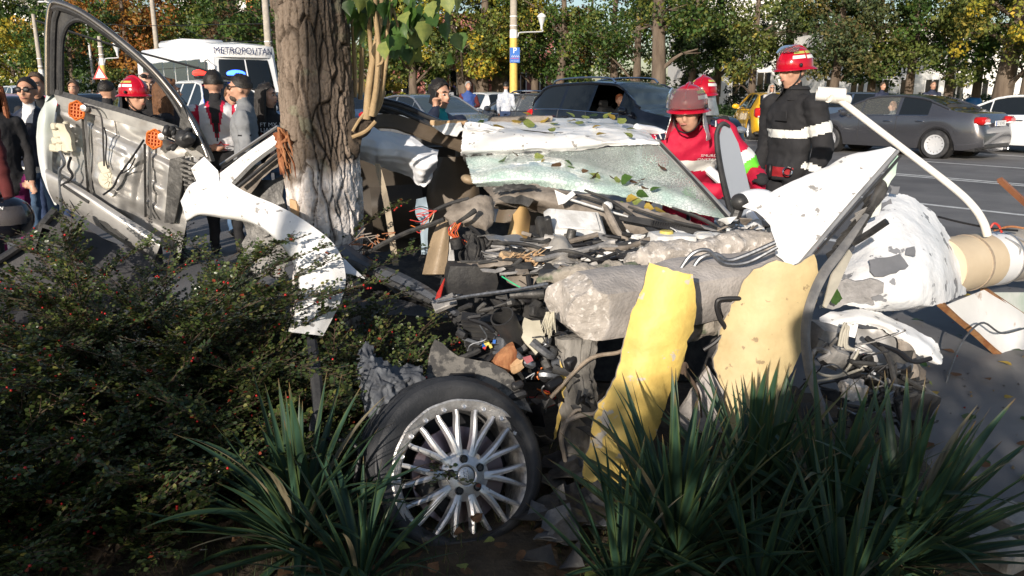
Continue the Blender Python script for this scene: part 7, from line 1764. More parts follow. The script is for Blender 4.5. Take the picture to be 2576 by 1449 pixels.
for m_ in range(9):      # flat fracture faces cutting the broken end
    lat = q_.normal(size=3); lat[1] -= .8; lat -= ax_ * lat.dot(ax_); lat /= np.linalg.norm(lat); nn_ = -ax_ * math.cos(.45 + .09 * m_) + lat * math.sin(.45 + .09 * m_); q0 = e0 + ax_ * (.02 + .012 * m_) + lat * .075; s_ = (A - q0) @ nn_; A -= nn_ * np.maximum(s_,0)[:, None]
cut = np.linalg.norm(A - A0,axis=1) > .004; A += (cut * .010 * fbm(A,26,19,3))[:, None] * np.array([.4,-.7,.6]); V[:k * n] = A; V[k * n] = A[:n].mean(0)
mi = [1 if (max(f) < k * n and cut[list(f)].any()) or k * n in f else 0 for f in F]
b = MB(); b.add([tuple(v) for v in V],F,mi); b.obj('broken_concrete_pole', ['concrete', 'concrete_broken'],label='thick grey broken concrete pole stump lying across the wreck', cat='concrete pole')
V,F,n,k = rough_log([P(1575,672,3.42),P(1620,650,3.42),P(1740,640,3.46),P(1860,622,3.52),P(1960,612,3.58)],[.02,.055,.062,.06,.055],24,70,.020,16,14)
b = MB(); b.add([tuple(v) for v in V],F); b.obj('rough_concrete_bar', 'concrete_broken', label='long rough concrete splinter behind the pole stump', cat='concrete')
V,F,n,k = rough_log([P(1350,705,3.22),P(1420,694,3.20),P(1520,680,3.22),P(1600,672,3.26)],[.012,.03,.034,.02],18,50,.016,20,24)
b = MB(); b.add([tuple(v) for v in V],F); b.obj('mossy_concrete_strip', 'rubble', label='thin weathered concrete strip along the top of the pole stump', cat='concrete')
V,F,n,k = rough_log([P(1580,860,3.2),P(1700,845,3.25),P(1860,800,3.35)],[.03,.045,.04],18,50,.016,20,34)
b = MB(); b.add([tuple(v) for v in V],F); b.obj('concrete_underside', 'rubble', label='dark rubble strip under the pole stump behind the yellow shard', cat='concrete')
# painted shells
def shell(nm,label,pts,bulge,mats,sd,jag=.0045,thick=.024,res=.018,crump=.005):
    b = MB(); b.sheet(pts,res=res,thick=thick,crump=crump,cs=9,jag=jag,cyl=bulge,seed=sd,mi=0,mi2=1)
    return b.obj(nm,mats,label=label,cat='concrete shard')
y1 = [(1640,662),(1692,681),(1743,690),(1752,730),(1758,775),(1755,836),(1734,863),(1731,911),(1710,972),(1695,987),(1672,1060),(1640,1140),(1590,1230),(1560,1262),(1510,1240),(1462,1250),(1470,1180),(1490,1100),(1509,1024),(1528,1003),(1555,939),(1579,848),(1597,781),(1622,729)]
shell('yellow_pole_shard', 'tall bright yellow painted concrete shard leaning on the pole stump', [P(x,y,2.92 - (y - 662) * .00028) for x,y in y1][::-1],.165,['yellow_paint', 'concrete_broken'],3)
y2 = [(1935,664),(1956,655),(2000,668),(2050,640),(2066,690),(2070,760),(2050,850),(2010,930),(1965,1000),(1950,1100),(1900,1130),(1830,1120),(1819,1054),(1813,987),(1807,911),(1831,829),(1850,790),(1865,760),(1883,708),(1905,680)]
shell('cream_pole_shard', 'broad cream painted concrete shell standing behind the spiky plants', [P(x,y,3.06 - (y - 655) * .00022) for x,y in y2][::-1],.225,['cream_paint', 'concrete_broken'],5)
shell('grey_slab', 'flat grey concrete slab between the yellow and cream shards', [P(x,y,2.98) for x,y in ((1783,925),(1822,985),(1822,1090),(1700,1090),(1700,1052),(1740,985))][::-1],.0,['concrete', 'concrete_broken'],7,res=.03)
shell('yellow_flake', 'narrow yellow paint flake clinging to the dark stub', [P(x,y,3.0) for x,y in ((1408,905),(1425,940),(1430,1000),(1412,1040),(1400,1100),(1385,1130),(1400,1060),(1412,1000))][::-1],.0,['yellow_paint', 'concrete_broken'],8,jag=.004,thick=.008)
# bark covered stub
st0 = thing('wooden_stub', (P(1452,1000,3.05).x,3.05,0), 'dark bark covered stub standing under the concrete pole stump', 'stub')
V,F,n,k = rough_log([P(1462,1200,3.02),P(1458,1100,3.02),P(1450,980,3.04),P(1448,850,3.08)],[.082,.074,.070,.072],34,80,.014,18,44)
A = V[:k * n]; A[:, :2] += (np.sin(np.repeat(np.arange(n)[None],k,0).ravel() * 2.3 + A[:, 2] * 4) * .005)[:, None] * np.array([1,-.4]); V[:k * n] = A
b = MB(); b.add([tuple(v) for v in V],F); b.obj('bark', 'stub_bark', st0)
for pts,w,m,d in (([(1425,1060),(1460,1045),(1495,1040),(1530,1020)],.010, 'root', 2.92),([(1425,1060),(1412,1100),(1420,1150),(1432,1200)],.011, 'root', 2.92),([(1425,1060),(1445,1035),(1462,1030)],.007, 'root', 2.93),([(1720,920),(1726,940),(1745,965),(1760,1000),(1765,1050)],.009, 'twig', 2.84),([(1716,940),(1722,915),(1730,925)],.008, 'twig', 2.84)):
    MB().tube([P(x,y,d) for x,y in pts],[w,w,w * .8,w * .6,w * .4][:len(pts)],7,smooth_n=18).obj('broken_root', m,label='pale bent broken branch beside the yellow shard' if m == 'root' else 'brown bent twig between the painted shards', cat='branch', group='broken branches by the shards')
# steel ropes over the stump
for pts,w,d in (([(1735,690),(1762,650),(1800,640),(1830,655),(1870,645),(1950,610)],.010,3.22),([(1705,688),(1740,640),(1780,630),(1820,662),(1880,660),(1955,622)],.009,3.20)):
    MB().tube([P(x,y,d) for x,y in pts],w,8,smooth_n=50).obj('steel_rope', 'cable_steel', label='kinked twisted steel rope lying over the pole stump', cat='steel rope', group='steel ropes of the pole')
MB().tube([P(1385,1000,2.95),P(1480,905,2.98),P(1560,885,3.02),P(1600,850,3.05)],.008,7,smooth_n=20).obj('steel_rope', 'rope_rust', label='dusty steel rope running under the pole stump', cat='steel rope')
for pts,d in (([(2072,752 / 1.0),(1985,752),(1968,765),(1975,800),(1990,830),(1965,860),(1935,880)],3.1),):
    MB().tube([P(x - 165,y,d) for x,y in pts],.010,8,smooth_n=40).obj('black_cable', 'ink', label='black cable looping between the yellow and cream shards', cat='cable')
# ------------------------------------------------------------------ white bonnet corner
bn = thing('car_bonnet', (P(2060,560,3.5).x,3.5,P(2000,680,3.3).z), 'torn white bonnet corner folded up to a point beside the firefighter', 'car bonnet')
op = [(1868,522,3.62),(1905,502,3.62),(1944,484,3.62),(2026,443,3.62),(2085,419,3.62),(2120,398,3.62),(2158,387,3.62),(2200,380,3.60),(2240,371,3.58),(2256,380,3.56),(2200,440,3.50),(2130,520,3.42),(2060,602,3.34),(2004,668,3.28),(1988,678,3.27),(1968,655,3.32),(1950,642,3.36),(1951,612,3.40),(1938,569,3.48),(1920,548,3.54),(1903,534,3.58)]
b = MB(); b.sheet([P(*q) for q in op],res=.03,thick=.005,crump=.006,cs=5,bulge=-.03,jag=.002,seed=2); b.obj('panel', 'white_scuffed', bn)
MB().tube([P(2258,380,3.55),P(2132,524,3.40),P(2004,676,3.26)],[.010,.011,.009],6,smooth_n=14).obj('folded_edge', 'silver_panel', bn)
MB().tube([P(2266,392,3.57),P(2142,534,3.43),P(2014,682,3.29)],.006,6,smooth_n=14).obj('edge_seal', 'black_plastic', bn)
MB().sheet([P(2250,385,3.62),P(2262,395,3.62),P(2252,440,3.6),P(2222,490,3.58),P(2210,540,3.6),P(2190,548,3.6),P(2200,470,3.6)],res=.03,thick=.004,crump=.01,jag=.008).obj('primer_backing', 'primer_back', bn)
MB().patch([[P(2215,450,3.52),P(2225,460,3.5),P(2232,475,3.52)],[P(2150,560,3.44),P(2165,560,3.40),P(2185,560,3.44)],[P(2085,640,3.36),P(2110,640,3.33),P(2135,632,3.38)]],26,12,thick=.008,crump=.012,cs=12,seed=6).obj('inner_liner', 'gloss_black', bn)
for k in range(9): rr_ = random.Random(k); MB().sheet([P(2080 + k * 12,640 - k * 17,3.36 + k * .015),P(2105 + k * 12,615 - k * 16,3.36 + k * .015),P(2118 + k * 12,640 - k * 16,3.40 + k * .015),P(2094 + k * 12,662 - k * 16,3.38 + k * .015)],res=.02,thick=.004,crump=.018,cs=14,jag=.006,seed=k).obj('torn_liner', rr_.choice(('dark_metal', 'black_plastic', 'engine_grey')),bn)
MB().sheet([P(1990,672,3.24),P(2010,668,3.24),P(2050,660,3.24),P(2052,668,3.24),P(2020,688,3.22),P(1992,690,3.22)],res=.02,thick=.008,crump=.006).obj('crushed_tip', 'dark_metal', bn)
MB().tube([P(2146,612,3.20),P(2190,585,3.16),P(2231,557,3.12)],.016,6).obj('black_bar', 'black_dusty', label='short black plastic bar sticking out below the bonnet corner', cat='bar')
MB().tube([P(2180,540,3.15),P(2117,629,3.08),P(2071,690,3.02),P(2038,766,2.98),P(2026,842,2.95),P(2036,933,2.90),P(2056,994,2.84),P(2088,1068,2.74),P(2130,1130,2.66)],[.012,.022,.024,.022,.022,.022,.02,.018,.014],8,smooth_n=60,flat=.6).obj('rubber_strip', 'seal_grey', label='long grey rubber seal strip hanging in front of the cream shell', cat='seal strip')
MB().sheet([P(2132,628,3.1),P(2140,640,3.1),P(2105,720,3.06),P(2075,775,3.03),P(2068,770,3.03),P(2090,690,3.06)],res=.025,thick=.008,crump=.008).obj('seal_backing', 'cream_dirty', label='dirty cream strip behind the hanging rubber seal', cat='strip')
# mirror and raised window frame held by the rescuer
mr = thing('door_glass_frame', (P(1838,450,4.75).x,4.75,P(1840,560,4.75).z), 'grey side window glass in its black rubber frame held upright by the rescuer', 'car window')
go = [(1818,312),(1835,318),(1856,360),(1872,420),(1886,480),(1896,545),(1850,555),(1832,500),(1815,420),(1806,350)]
b = MB(); b.sheet([P(x,y,4.72 + (x - 1806) * .0006) for x,y in go],res=.05,thick=.006); b.obj('glass', 'glass_grey', mr)
MB().tube([P(x,y,4.70 + (x - 1806) * .0006) for x,y in ((1848,556),(1830,500),(1812,420),(1803,350),(1808,322),(1820,310),(1836,318))],[.020,.020,.018,.016,.014,.012,.008],8,smooth_n=40).obj('rubber_frame', 'rubber', mr)
mm = thing('door_mirror', P(1895,515,4.1), 'white car door mirror housing standing out beside the wing tip', 'mirror')
MB().ell(P(1898,497,4.1),(.105,.06,.045),18,12,rot=(0,-.08,.1)).obj('housing', 'white_paint', mm)
MB().ell(P(1862,508,4.08),(.05,.05,.045),14,10).obj('foot', 'black_plastic', mm); MB().tube([P(1862,512,4.1),P(1845,560,4.1)],.03,8).obj('stem', 'black_plastic', mm)
# tangle at the base of the right pillar
tg = thing('torn_hinge_tangle', P(1870,600,3.9), 'tangle of torn hinge metal and wires below the white mirror', 'debris')
r = random.Random(33)
for k in range(22):
    x,y = r.uniform(1815,1945),r.uniform(552,615)
    MB().sheet([P(x - r.uniform(5,26),y - r.uniform(0,10),3.9 + r.uniform(-.08,.08)),P(x + r.uniform(5,26),y - r.uniform(2,14),3.9 + r.uniform(-.08,.08)),P(x + r.uniform(0,22),y + r.uniform(3,14),3.88 + r.uniform(-.08,.08)),P(x - r.uniform(2,20),y + r.uniform(2,12),3.88)],res=.02,thick=.005,crump=.014,cs=14,seed=k).obj('torn_piece', r.choice(('dark_metal', 'black_plastic', 'white_dusty', 'dusty_brown', 'engine_grey')),tg)
for k in range(18):
    x,y = r.uniform(1820,1940),r.uniform(560,610); MB().tube([P(x,y,3.85),P(x + r.uniform(-25,25),y + r.uniform(-14,14),3.80),P(x + r.uniform(-40,40),y + r.uniform(-8,26),3.82)],r.choice((.003,.005)),5,smooth_n=10).obj('wire', r.choice(('ink', 'dusty_brown', 'cable_steel')),tg)
MB().sheet([P(1905,605,3.8),P(1990,600,3.75),P(2000,640,3.70),P(1960,660,3.70),P(1915,640,3.74)],res=.03,thick=.02,crump=.02,cs=9).obj('white_backing', 'white_dusty', tg)
# ------------------------------------------------------------------ white sheet bent round the fallen pole
rows = [[P(2235,484,4.00),P(2270,488,4.0),P(2313,504,4.0),P(2363,551,4.0),P(2395,601,4.0),P(2425,662,3.98),P(2432,738,3.92)],
        [P(2190,545,3.82),P(2235,540,3.76),P(2290,565,3.72),P(2340,605,3.70),P(2375,650,3.70),P(2400,700,3.72),P(2414,745,3.76)],
        [P(2140,640,3.66),P(2190,640,3.56),P(2250,645,3.50),P(2300,668,3.48),P(2335,700,3.50),P(2365,735,3.54),P(2385,758,3.60)],
        [P(2095,715,3.56),P(2140,715,3.46),P(2200,720,3.40),P(2250,735,3.40),P(2290,750,3.42),P(2320,762,3.46),P(2345,770,3.50)],
        [P(2062,775,3.54),P(2100,770,3.50),P(2134,768,3.48),P(2195,782,3.48),P(2240,782,3.50),P(2286,779,3.52),P(2320,775,3.55)]]
b = MB(); b.patch(rows,50,70,thick=.006,crump=.010,cs=5,seed=16,jag=.006); b.obj('bent_white_panel', 'white_flaked', label='large bent white panel with flaked paint resting on the fallen pole', cat='car panel')
b = MB(); b.sheet([P(2068,770,3.46),P(2080,722,3.46),P(2130,698,3.42),P(2190,700,3.36),P(2224,712,3.35),P(2222,735,3.36),P(2190,745,3.38),P(2200,765,3.40),P(2130,760,3.42),P(2095,778,3.44)],res=.025,thick=.012,crump=.012,cs=14,jag=.010,seed=9); b.obj('plaster_patch', 'concrete_blue', label='rough grey plaster patch on the foot of the bent white panel', cat='plaster')
for k,pts in enumerate((((2185,655),(2240,648),(2262,640),(2285,670),(2240,690),(2200,695)),((2195,520),(2240,500),(2262,530),(2275,560),(2230,575),(2190,580)),((2280,625),(2300,620),(2302,645),(2278,640)),((2235,465),(2262,472),(2258,490),(2240,486)))):
    b = MB(); b.sheet([P(x,y,3.63 - (y - 560) * .0016 + (.15 if k in (1,3) else 0)) for x,y in pts],res=.025,thick=.004,crump=.008,cs=14,jag=.008,seed=k); b.obj('paint_flake', 'flake_grey', label='loose dark grey paint flake curling off the bent white panel', cat='paint flake', group='flakes on the bent white panel')
# ------------------------------------------------------------------ fallen lamp pole
pl = thing('fallen_lamp_pole', (P(2480,700,4.2).x,4.2,P(2480,735,4.2).z), 'fallen cream and grey lamp pole with strap clamps at the right', 'lamp pole')
a0,a1 = P(2360,672,3.98),P(2720,615,4.75); ax = (a1 - a0)
def seg(t0,t1,r0,r1,m,nm): MB().tube([a0 + ax * t0,a0 + ax * (t0 + t1) / 2,a0 + ax * t1],[r0,(r0 + r1) / 2,r1],32).obj(nm,m,pl)
seg(0,.27,.150,.1475, 'cream_pole', 'cream_section'); seg(.27,.37,.147,.146, 'sign_white', 'white_band'); seg(.37,1.0,.142,.138, 'pole_concrete', 'grey_section'); e1 = a1 + Vector((1.6,.9,0)); e1.z = .13; MB().tube([a1 - ax * .02,e1],[.138,.13],32).obj('snapped_end', 'pole_concrete', pl)
for t_ in (.16,.36,.50,.72): MB().tube([a0 + ax * t_,a0 + ax * (t_ + .012)],.152,32).obj('strap_clamp', 'bare_metal' if t_ > .3 else 'rope_rust', pl)
for k in range(4): MB().tube([a0 + ax * (.34 + k * .07) + Vector((0,-.08,.13)),a0 + ax * (.37 + k * .07) + Vector((.03,-.13,.09)),a0 + ax * (.39 + k * .07) + Vector((.0,-.155,.04))],.007,6,smooth_n=8).obj('clamp_bolt', 'bare_metal', pl)
la = thing('lamp_arm', P(2475,578,4.05), 'bent white tubular lamp arm rising from the fallen pole', 'lamp arm')
MB().tube([P(2484,592,4.06),P(2474,560,4.06),P(2450,522,4.10),P(2405,478,4.18),P(2300,396,4.33),P(2180,304,4.49),P(2100,242,4.58)],[.021,.021,.020,.020,.019,.019,.019],14,smooth_n=50).obj('tube', 'arm_white', la)
b = MB(); b.lathe([(.030,-.08),(.040,-.08),(.040,.07),(.030,.07),(.030,-.08)],18,frame_m(P(2092,238,4.58),(0,1,.3),(0,-.3,1)) @ Matrix.Rotation(-.25,4, 'Y')); b.obj('socket', 'arm_white', la)
MB().tube([P(2085,245,4.56),P(2132,252,4.62)],.030,14).obj('cross_tube', 'arm_white', la); MB().tube([P(2076,228,4.6),P(2090,246,4.55)],.022,12).obj('end_cap', 'arm_white', la)
for pts,m in (([(2360,545),(2420,560),(2500,575),(2560,580)], 'ink'),([(2490,575),(2500,562),(2512,568),(2520,585)], 'wire_red'),([(2500,580),(2540,570),(2580,575)], 'wood_red')):
    MB().tube([P(x,y,4.1) for x,y in pts],.006,6,smooth_n=16).obj('loose_wire', m,label='%s loose wire by the foot of the lamp arm' % {'ink': 'black', 'wire_red': 'red', 'wood_red': 'brown'}[m],cat='wire')
# rusty sign board under the pole,red brown timber
sg = thing('rusty_board', (P(2480,850,4.15).x,4.15,0), 'rust edged white metal board lying under the fallen pole', 'metal board')
b = MB(); b.sheet([P(2372,770,4.3),P(2475,728,4.6),P(2660,850,5.0),P(2660,930,4.55),P(2540,905,4.62)],res=.06,thick=.01,crump=.008,cs=4); b.obj('sheet', 'rusty_white', sg)
MB().tube([P(2362,762,4.28),P(2450,835,4.45),P(2540,908,4.60),P(2660,934,4.52)],.022,4,smooth_n=30).obj('rusty_edge', 'rust', sg); MB().tube([P(2470,724,4.58),P(2560,785,4.78),P(2660,850,4.98)],.018,4).obj('rusty_edge', 'rust', sg)
MB().sheet([P(2490,735,4.65),P(2600,735,4.9),P(2660,800,5.05),P(2600,806,4.9)],res=.05,thick=.01).obj('green_sheet', 'primer_green', sg)
MB().tube([P(2375,990,4.05),P(2390,930,4.1),P(2420,860,4.2),P(2470,812,4.3),P(2520,838,4.4),P(2580,825,4.6)],.006,6,smooth_n=30).obj('grey_wire', 'cable_steel', label='grey wire arching over the rusty board', cat='wire')
MB().tube([P(2460,955,4.28),P(2500,920,4.42),P(2545,908,4.58)],.006,6,smooth_n=14).obj('grey_wire', 'cable_steel', label='short grey wire bent down from the rusty board corner', cat='wire')
tp = P(2515,452,4.9); MB().tube([tp,Vector((tp.x + tp.z * 1.3,tp.y + .1,.0))],.030,4,flat=.7).obj('timber_slat', 'slat_brown', label='red brown timber slat sticking in beyond the fallen pole', cat='timber')
# ------------------------------------------------------------------ bumper and front corner at the right
bp = thing('car_bumper', (P(2220,880,3.3).x,3.3,0), 'torn white bumper corner with grey inner plates right of the cream shell', 'car bumper')
MB().patch([[P(2060,800,3.40),P(2140,782,3.46),P(2210,786,3.46),P(2275,818,3.44),P(2345,852,3.42),P(2372,900,3.40)],[P(2070,815,3.34),P(2145,800,3.36),P(2205,806,3.36),P(2268,836,3.34),P(2325,872,3.33),P(2366,915,3.34)],[P(2080,830,3.34),P(2150,815,3.36),P(2200,822,3.36),P(2255,850,3.35),P(2300,885,3.34),P(2340,912,3.36)]],16,44,thick=.005,crump=.010,cs=7,seed=26,jag=.005).obj('skin', 'white_scuffed', bp)
MB().sheet([P(2125,800,3.42),P(2160,808,3.42),P(2150,850,3.40),P(2130,845,3.4)],res=.025,thick=.005,crump=.006).obj('skin_tab', 'white_scuffed', bp)
MB().sheet([P(2150,825,3.46),P(2260,830,3.44),P(2300,880,3.40),P(2310,960,3.34),P(2270,1010,3.30),P(2200,960,3.36),P(2150,900,3.42)],res=.03,thick=.006,crump=.035,cs=8,jag=.006,seed=27).obj('inner_plate', 'plate_grey', bp)
MB().patch([[P(2255,850,3.36),P(2280,860,3.34),P(2300,880,3.36)],[P(2280,930,3.30),P(2300,940,3.26),P(2320,950,3.3)],[P(2290,1000,3.24),P(2320,1010,3.22),P(2340,1020,3.26)]],16,10,thick=.006,crump=.02,cs=12,seed=28,jag=.006).obj('crushed_bracket', 'dusty_brown', bp)
chunk('headlamp_body', 2075,850,3.30,(.14,.10,.12), 'engine_grey', (.2,.2,.3),crump=.012,cs=7,sd=23,par=bp,sub=8)
chunk('motor_body', 2110,900,3.22,(.13,.08,.07), 'engine_grey', (.2,.4,.3),crump=.008,cs=9,sd=24,par=bp,sub=6)
for k in range(34):
    x,y = r.uniform(2040,2330),r.uniform(900,1120); d_ = 3.22 - (y - 900) * .0016
    MB().sheet([P(x - r.uniform(8,45),y - r.uniform(0,22),d_ + r.uniform(-.1,.1)),P(x + r.uniform(5,40),y - r.uniform(2,26),d_ + r.uniform(-.1,.1)),P(x + r.uniform(0,40),y + r.uniform(3,34),d_ + r.uniform(-.1,.1)),P(x - r.uniform(2,36),y + r.uniform(2,28),d_ + r.uniform(-.08,.08))],res=.03,thick=.005,crump=.02,cs=11,jag=.005,seed=k + 60).obj('torn_piece', r.choice(('dark_metal', 'black_plastic', 'black_dusty', 'black_dusty', 'black_plastic', 'crumple_blue')),bp)
for k in range(40):
    x,y = r.uniform(2030,2270),r.uniform(850,1060); pts = [(x,y)]
    for q_ in range(3): pts.append((pts[-1][0] + r.uniform(-40,60),pts[-1][1] + r.uniform(-22,34)))
    d_ = 3.16 - (y - 850) * .0014; MB().tube([P(a_,b_,d_ + r.uniform(-.03,.03)) for a_,b_ in pts],r.choice((.003,.004,.006,.010)),6,smooth_n=14).obj('hose', r.choice(('ink', 'black_dusty', 'cable_steel', 'engine_grey', 'black_plastic')),bp)
for pts in ([(2110,870),(2118,830),(2128,815),(2125,870),(2140,878)],[(2116,872),(2124,835),(2134,822),(2130,868),(2150,880)],[(2050,960),(2100,950),(2160,930),(2190,912)],[(2040,930),(2080,945),(2120,940),(2150,900),(2160,880)]):
    MB().tube([P(x,y,3.08) for x,y in pts],.006,6,smooth_n=24).obj('brake_line', 'cream_dirty', bp)
MB().tube([P(2180,850,3.2),P(2230,890,3.1),P(2250,960,3.0),P(2275,1080,2.9)],.012,7,smooth_n=20).obj('frame_tube', 'black_dusty', bp)
chunk('concrete_lump', 2144,980,2.95,(.11,.08,.075), 'concrete_broken', (.2,.2,.4),crump=.02,cs=18,sd=31,sub=8,label='pale concrete lump lying on the torn bumper parts', cat='concrete')
chunk('front_lamp_unit', 2300,1015,3.05,(.16,.10,.14), 'black_plastic', (.2,.3,.4),crump=.02,cs=10,sd=35,par=bp,sub=6)
# ------------------------------------------------------------------ the torn off wheel
wc = P(1170,1196,2.62)
nd = Vector((math.sin(.42) * math.cos(.42),-math.cos(.42) * math.cos(.42),math.sin(.42))).normalized()
wh = thing('torn_off_wheel', (wc.x,wc.y,0), 'torn off alloy wheel with burst tyre lying against the debris', 'wheel')
xd = Vector((0,0,1)).cross(nd).normalized(); WM = frame_m(wc,xd,nd.cross(xd)); RIM = .272
# rim lip and barrel
b = MB(); b.lathe([(RIM * .865,-.012),(RIM * .90,.004),(RIM * .965,.012),(RIM * 1.0,.022),(RIM * 1.025,.018),(RIM * 1.03,.004),(RIM * .99,-.02),(RIM * .95,-.05),(RIM * .93,-.20),(RIM * .88,-.20),(RIM * .86,-.05)],90,WM,closed=True)
A = np.array([tuple(v) for v in b.v]); W_inv = WM.inverted(); b.v = []
for v in A:
    l = W_inv @ Vector(v); a = math.atan2(l.y,l.x); rr_ = math.hypot(l.x,l.y)
    if rr_ > RIM * .93 and l.z > -.03: l *= 1 + .012 * math.sin(3 * a + 1) - .035 * math.exp(-((a + .75) / .22) ** 2) + .004 * math.sin(17 * a)
    b.v.append(WM @ l)
b.obj('rim_lip', 'rim_lip', wh)
# paired spokes from a broad hub
def spoke(a_root,a_tip,w0,w1,mb):
    V = []
    n_ = 9
    for i in range(n_):
        t_ = i / (n_ - 1); rr_ = .070 + (RIM * .885 - .070) * t_; a = a_root + (a_tip - a_root) * min(1,t_ * 1.15) ** .8; w = w0 + (w1 - w0) * t_ ** .6; z = .006 + .010 * math.sin(t_ * PI) * .5 - .004 * t_
        c = Vector((math.cos(a) * rr_,math.sin(a) * rr_,z)); s_ = Vector((-math.sin(a),math.cos(a),0))
        V += [c - s_ * w + Vector((0,0,-.030)),c - s_ * w * .8,c + Vector((0,0,.004)),c + s_ * w * .8,c + s_ * w + Vector((0,0,-.030))]
    F = [(i * 5 + j,(i + 1) * 5 + j,(i + 1) * 5 + j + 1,i * 5 + j + 1) for i in range(n_ - 1) for j in range(4)]
    mb.add(V,F,0,WM)
for k in range(10):
    a = PI / 2 + k * 2 * PI / 10 + .13; b = MB(); spoke(a,a + .155,.017,.0080,b); spoke(a,a - .155,.017,.0080,b); b.obj('spoke', 'alloy', wh)
b = MB(); b.lathe([(.0345,.012),(.040,.016),(.060,.012),(.080,.004),(.092,-.006),(.095,-.04)],60,WM); b.obj('hub', 'alloy', wh)
b = MB(); b.lathe([(.001,.013),(.028,.013),(.032,.010),(.034,.004)],40,WM); cp = b.obj('centre_cap', 'alloy', wh)
b = MB()
for k in range(4): b.lathe([(.0078,.0),(.0088,.0012),(.0098,.0)],20,WM @ Matrix.Translation((0,-.0155 + k * .0105,.0135)))
b.obj('ring_emblem', 'chrome', cp)
for k in range(5):
    a = PI / 2 + k * 2 * PI / 5; mt = WM @ Matrix.Translation((math.cos(a) * .058,math.sin(a) * .058,0)); b = MB(); b.lathe([(.0165,.0155),(.0165,.010),(.013,.008),(.013,-.0)],18,mt); b.lathe([(.001,.0148),(.0145,.0148)],16,mt); lo_ = b.obj('bolt_hole', 'ink', wh)
    b = MB(); b.lathe([(.001,.020),(.0085,.020),(.0095,.016),(.0095,.006)],6,mt); b.obj('wheel_bolt', 'dark_metal', lo_)
for k in range(20):
    a = k * 2 * PI / 20 + PI / 20 + .02; mt = WM @ Matrix.Translation((math.cos(a) * RIM * .915,math.sin(a) * RIM * .915,.006)); b = MB(); b.lathe([(.001,.008),(.0035,.008),(.0036,.004),(.0065,.004),(.0085,.005),(.0095,.001),(.0095,-.004)],14,mt); b.obj('rim_rivet', 'alloy', wh)
b = MB(); b.lathe([(.05,-.075),(RIM * .66,-.075),(RIM * .66,-.10),(.05,-.10)],60,WM,closed=True); b.obj('brake_disc', 'brake_disc', wh)
b = MB(); b.lathe([(.001,-.055),(.075,-.055),(.085,-.075)],40,WM); b.obj('disc_bell', 'dark_metal', wh)
b = MB(); b.box((-.105,-.06,-.08),(.07,.17,.07),rot=(0,0,.6),bev=.015); q = MB(); q.add(b.v,b.f,0,WM); q.obj('brake_caliper', 'black_dusty', wh)
b = MB(); b.lathe([(.001,-.205),(RIM * .93,-.205)],40,WM); b.obj('wheel_back', 'ink', wh)
# tyre: off-centre,sagging,with tread grooves
nA,nS = 200,44; V = []
prof = []
for j in range(nS):
    t_ = j / (nS - 1)          # from inner bead at the face round the tread to the back bead
    if t_ < .30: q_ = t_ / .30; prof.append((.235 + .078 * q_ ** .9,.012 + .030 * math.sin(q_ * PI * .8)))
    elif t_ < .36: q_ = (t_ - .30) / .06; prof.append((.313 + .016 * q_,.024 - .022 * q_))
    elif t_ < .88: q_ = (t_ - .36) / .52; prof.append((.329 + .004 * math.sin(q_ * PI),.0 - .225 * q_))
    else: q_ = (t_ - .88) / .12; prof.append((.329 - .10 * q_,-.225 - .02 * math.sin(q_ * PI)))
for i in range(nA):
    a = 2 * PI * i / nA
    for j,(rr_,z) in enumerate(prof):
        t_ = j / (nS - 1); g = 0
        if .36 < t_ < .88:
            q_ = (t_ - .36) / .52
            for gq in (.14,.34,.62,.85):
                if abs(q_ - gq) < .026: g = .009
            if (i % 5 == 0) and (q_ < .12 or .38 < q_ < .58): g = max(g,.005)
        r2 = rr_ - g; x,y = math.cos(a) * r2,math.sin(a) * r2
        off_ = Vector((-.022,.040,0)) * min(1,max(0,(rr_ - .22) / .06))
        zz_ = z - .020 * math.cos(a - 2.2) - .012 * math.sin(2 * a)
        if y < -.12: y = y * .88 - .0144          # squashed where it rests
        if rr_ < .255: x,y = x * 1.02,y * 1.02
        V.append(WM @ Vector((x + off_.x,y + off_.y,zz_ - .004)))
F = [(i * nS + j,((i + 1) % nA) * nS + j,((i + 1) % nA) * nS + j + 1,i * nS + j + 1) for i in range(nA) for j in range(nS - 1)]
b = MB(); b.add(V,F); b.obj('tyre', 'tyre_rubber', wh,auto=25)
# stray scraps round the wheel
for k in range(26):
    x,y = r.choice(((r.uniform(1360,1500),r.uniform(1180,1330)),(r.uniform(1350,1500),r.uniform(1300,1440)),(r.uniform(720,900),r.uniform(1180,1330)))); g_ = G(x,y,.04); s_ = r.uniform(.03,.10)
    b = MB(); b.sheet([g_ + Vector((-s_,-s_ * .5,r.uniform(0,.05))),g_ + Vector((s_,-s_ * .6,r.uniform(0,.05))),g_ + Vector((s_ * .7,s_ * .7,r.uniform(.02,.10))),g_ + Vector((-s_ * .6,s_ * .6,r.uniform(.0,.08)))],res=.02,thick=.004,crump=.015,cs=16,jag=.005,seed=k + 200)
    b.obj('metal_scrap', r.choice(('black_dusty', 'dark_metal', 'black_plastic', 'crumple_blue')),label='crumpled dark scrap of car plastic or metal on the soil around the wheel', cat='scrap', group='scraps of the wreck on the soil')
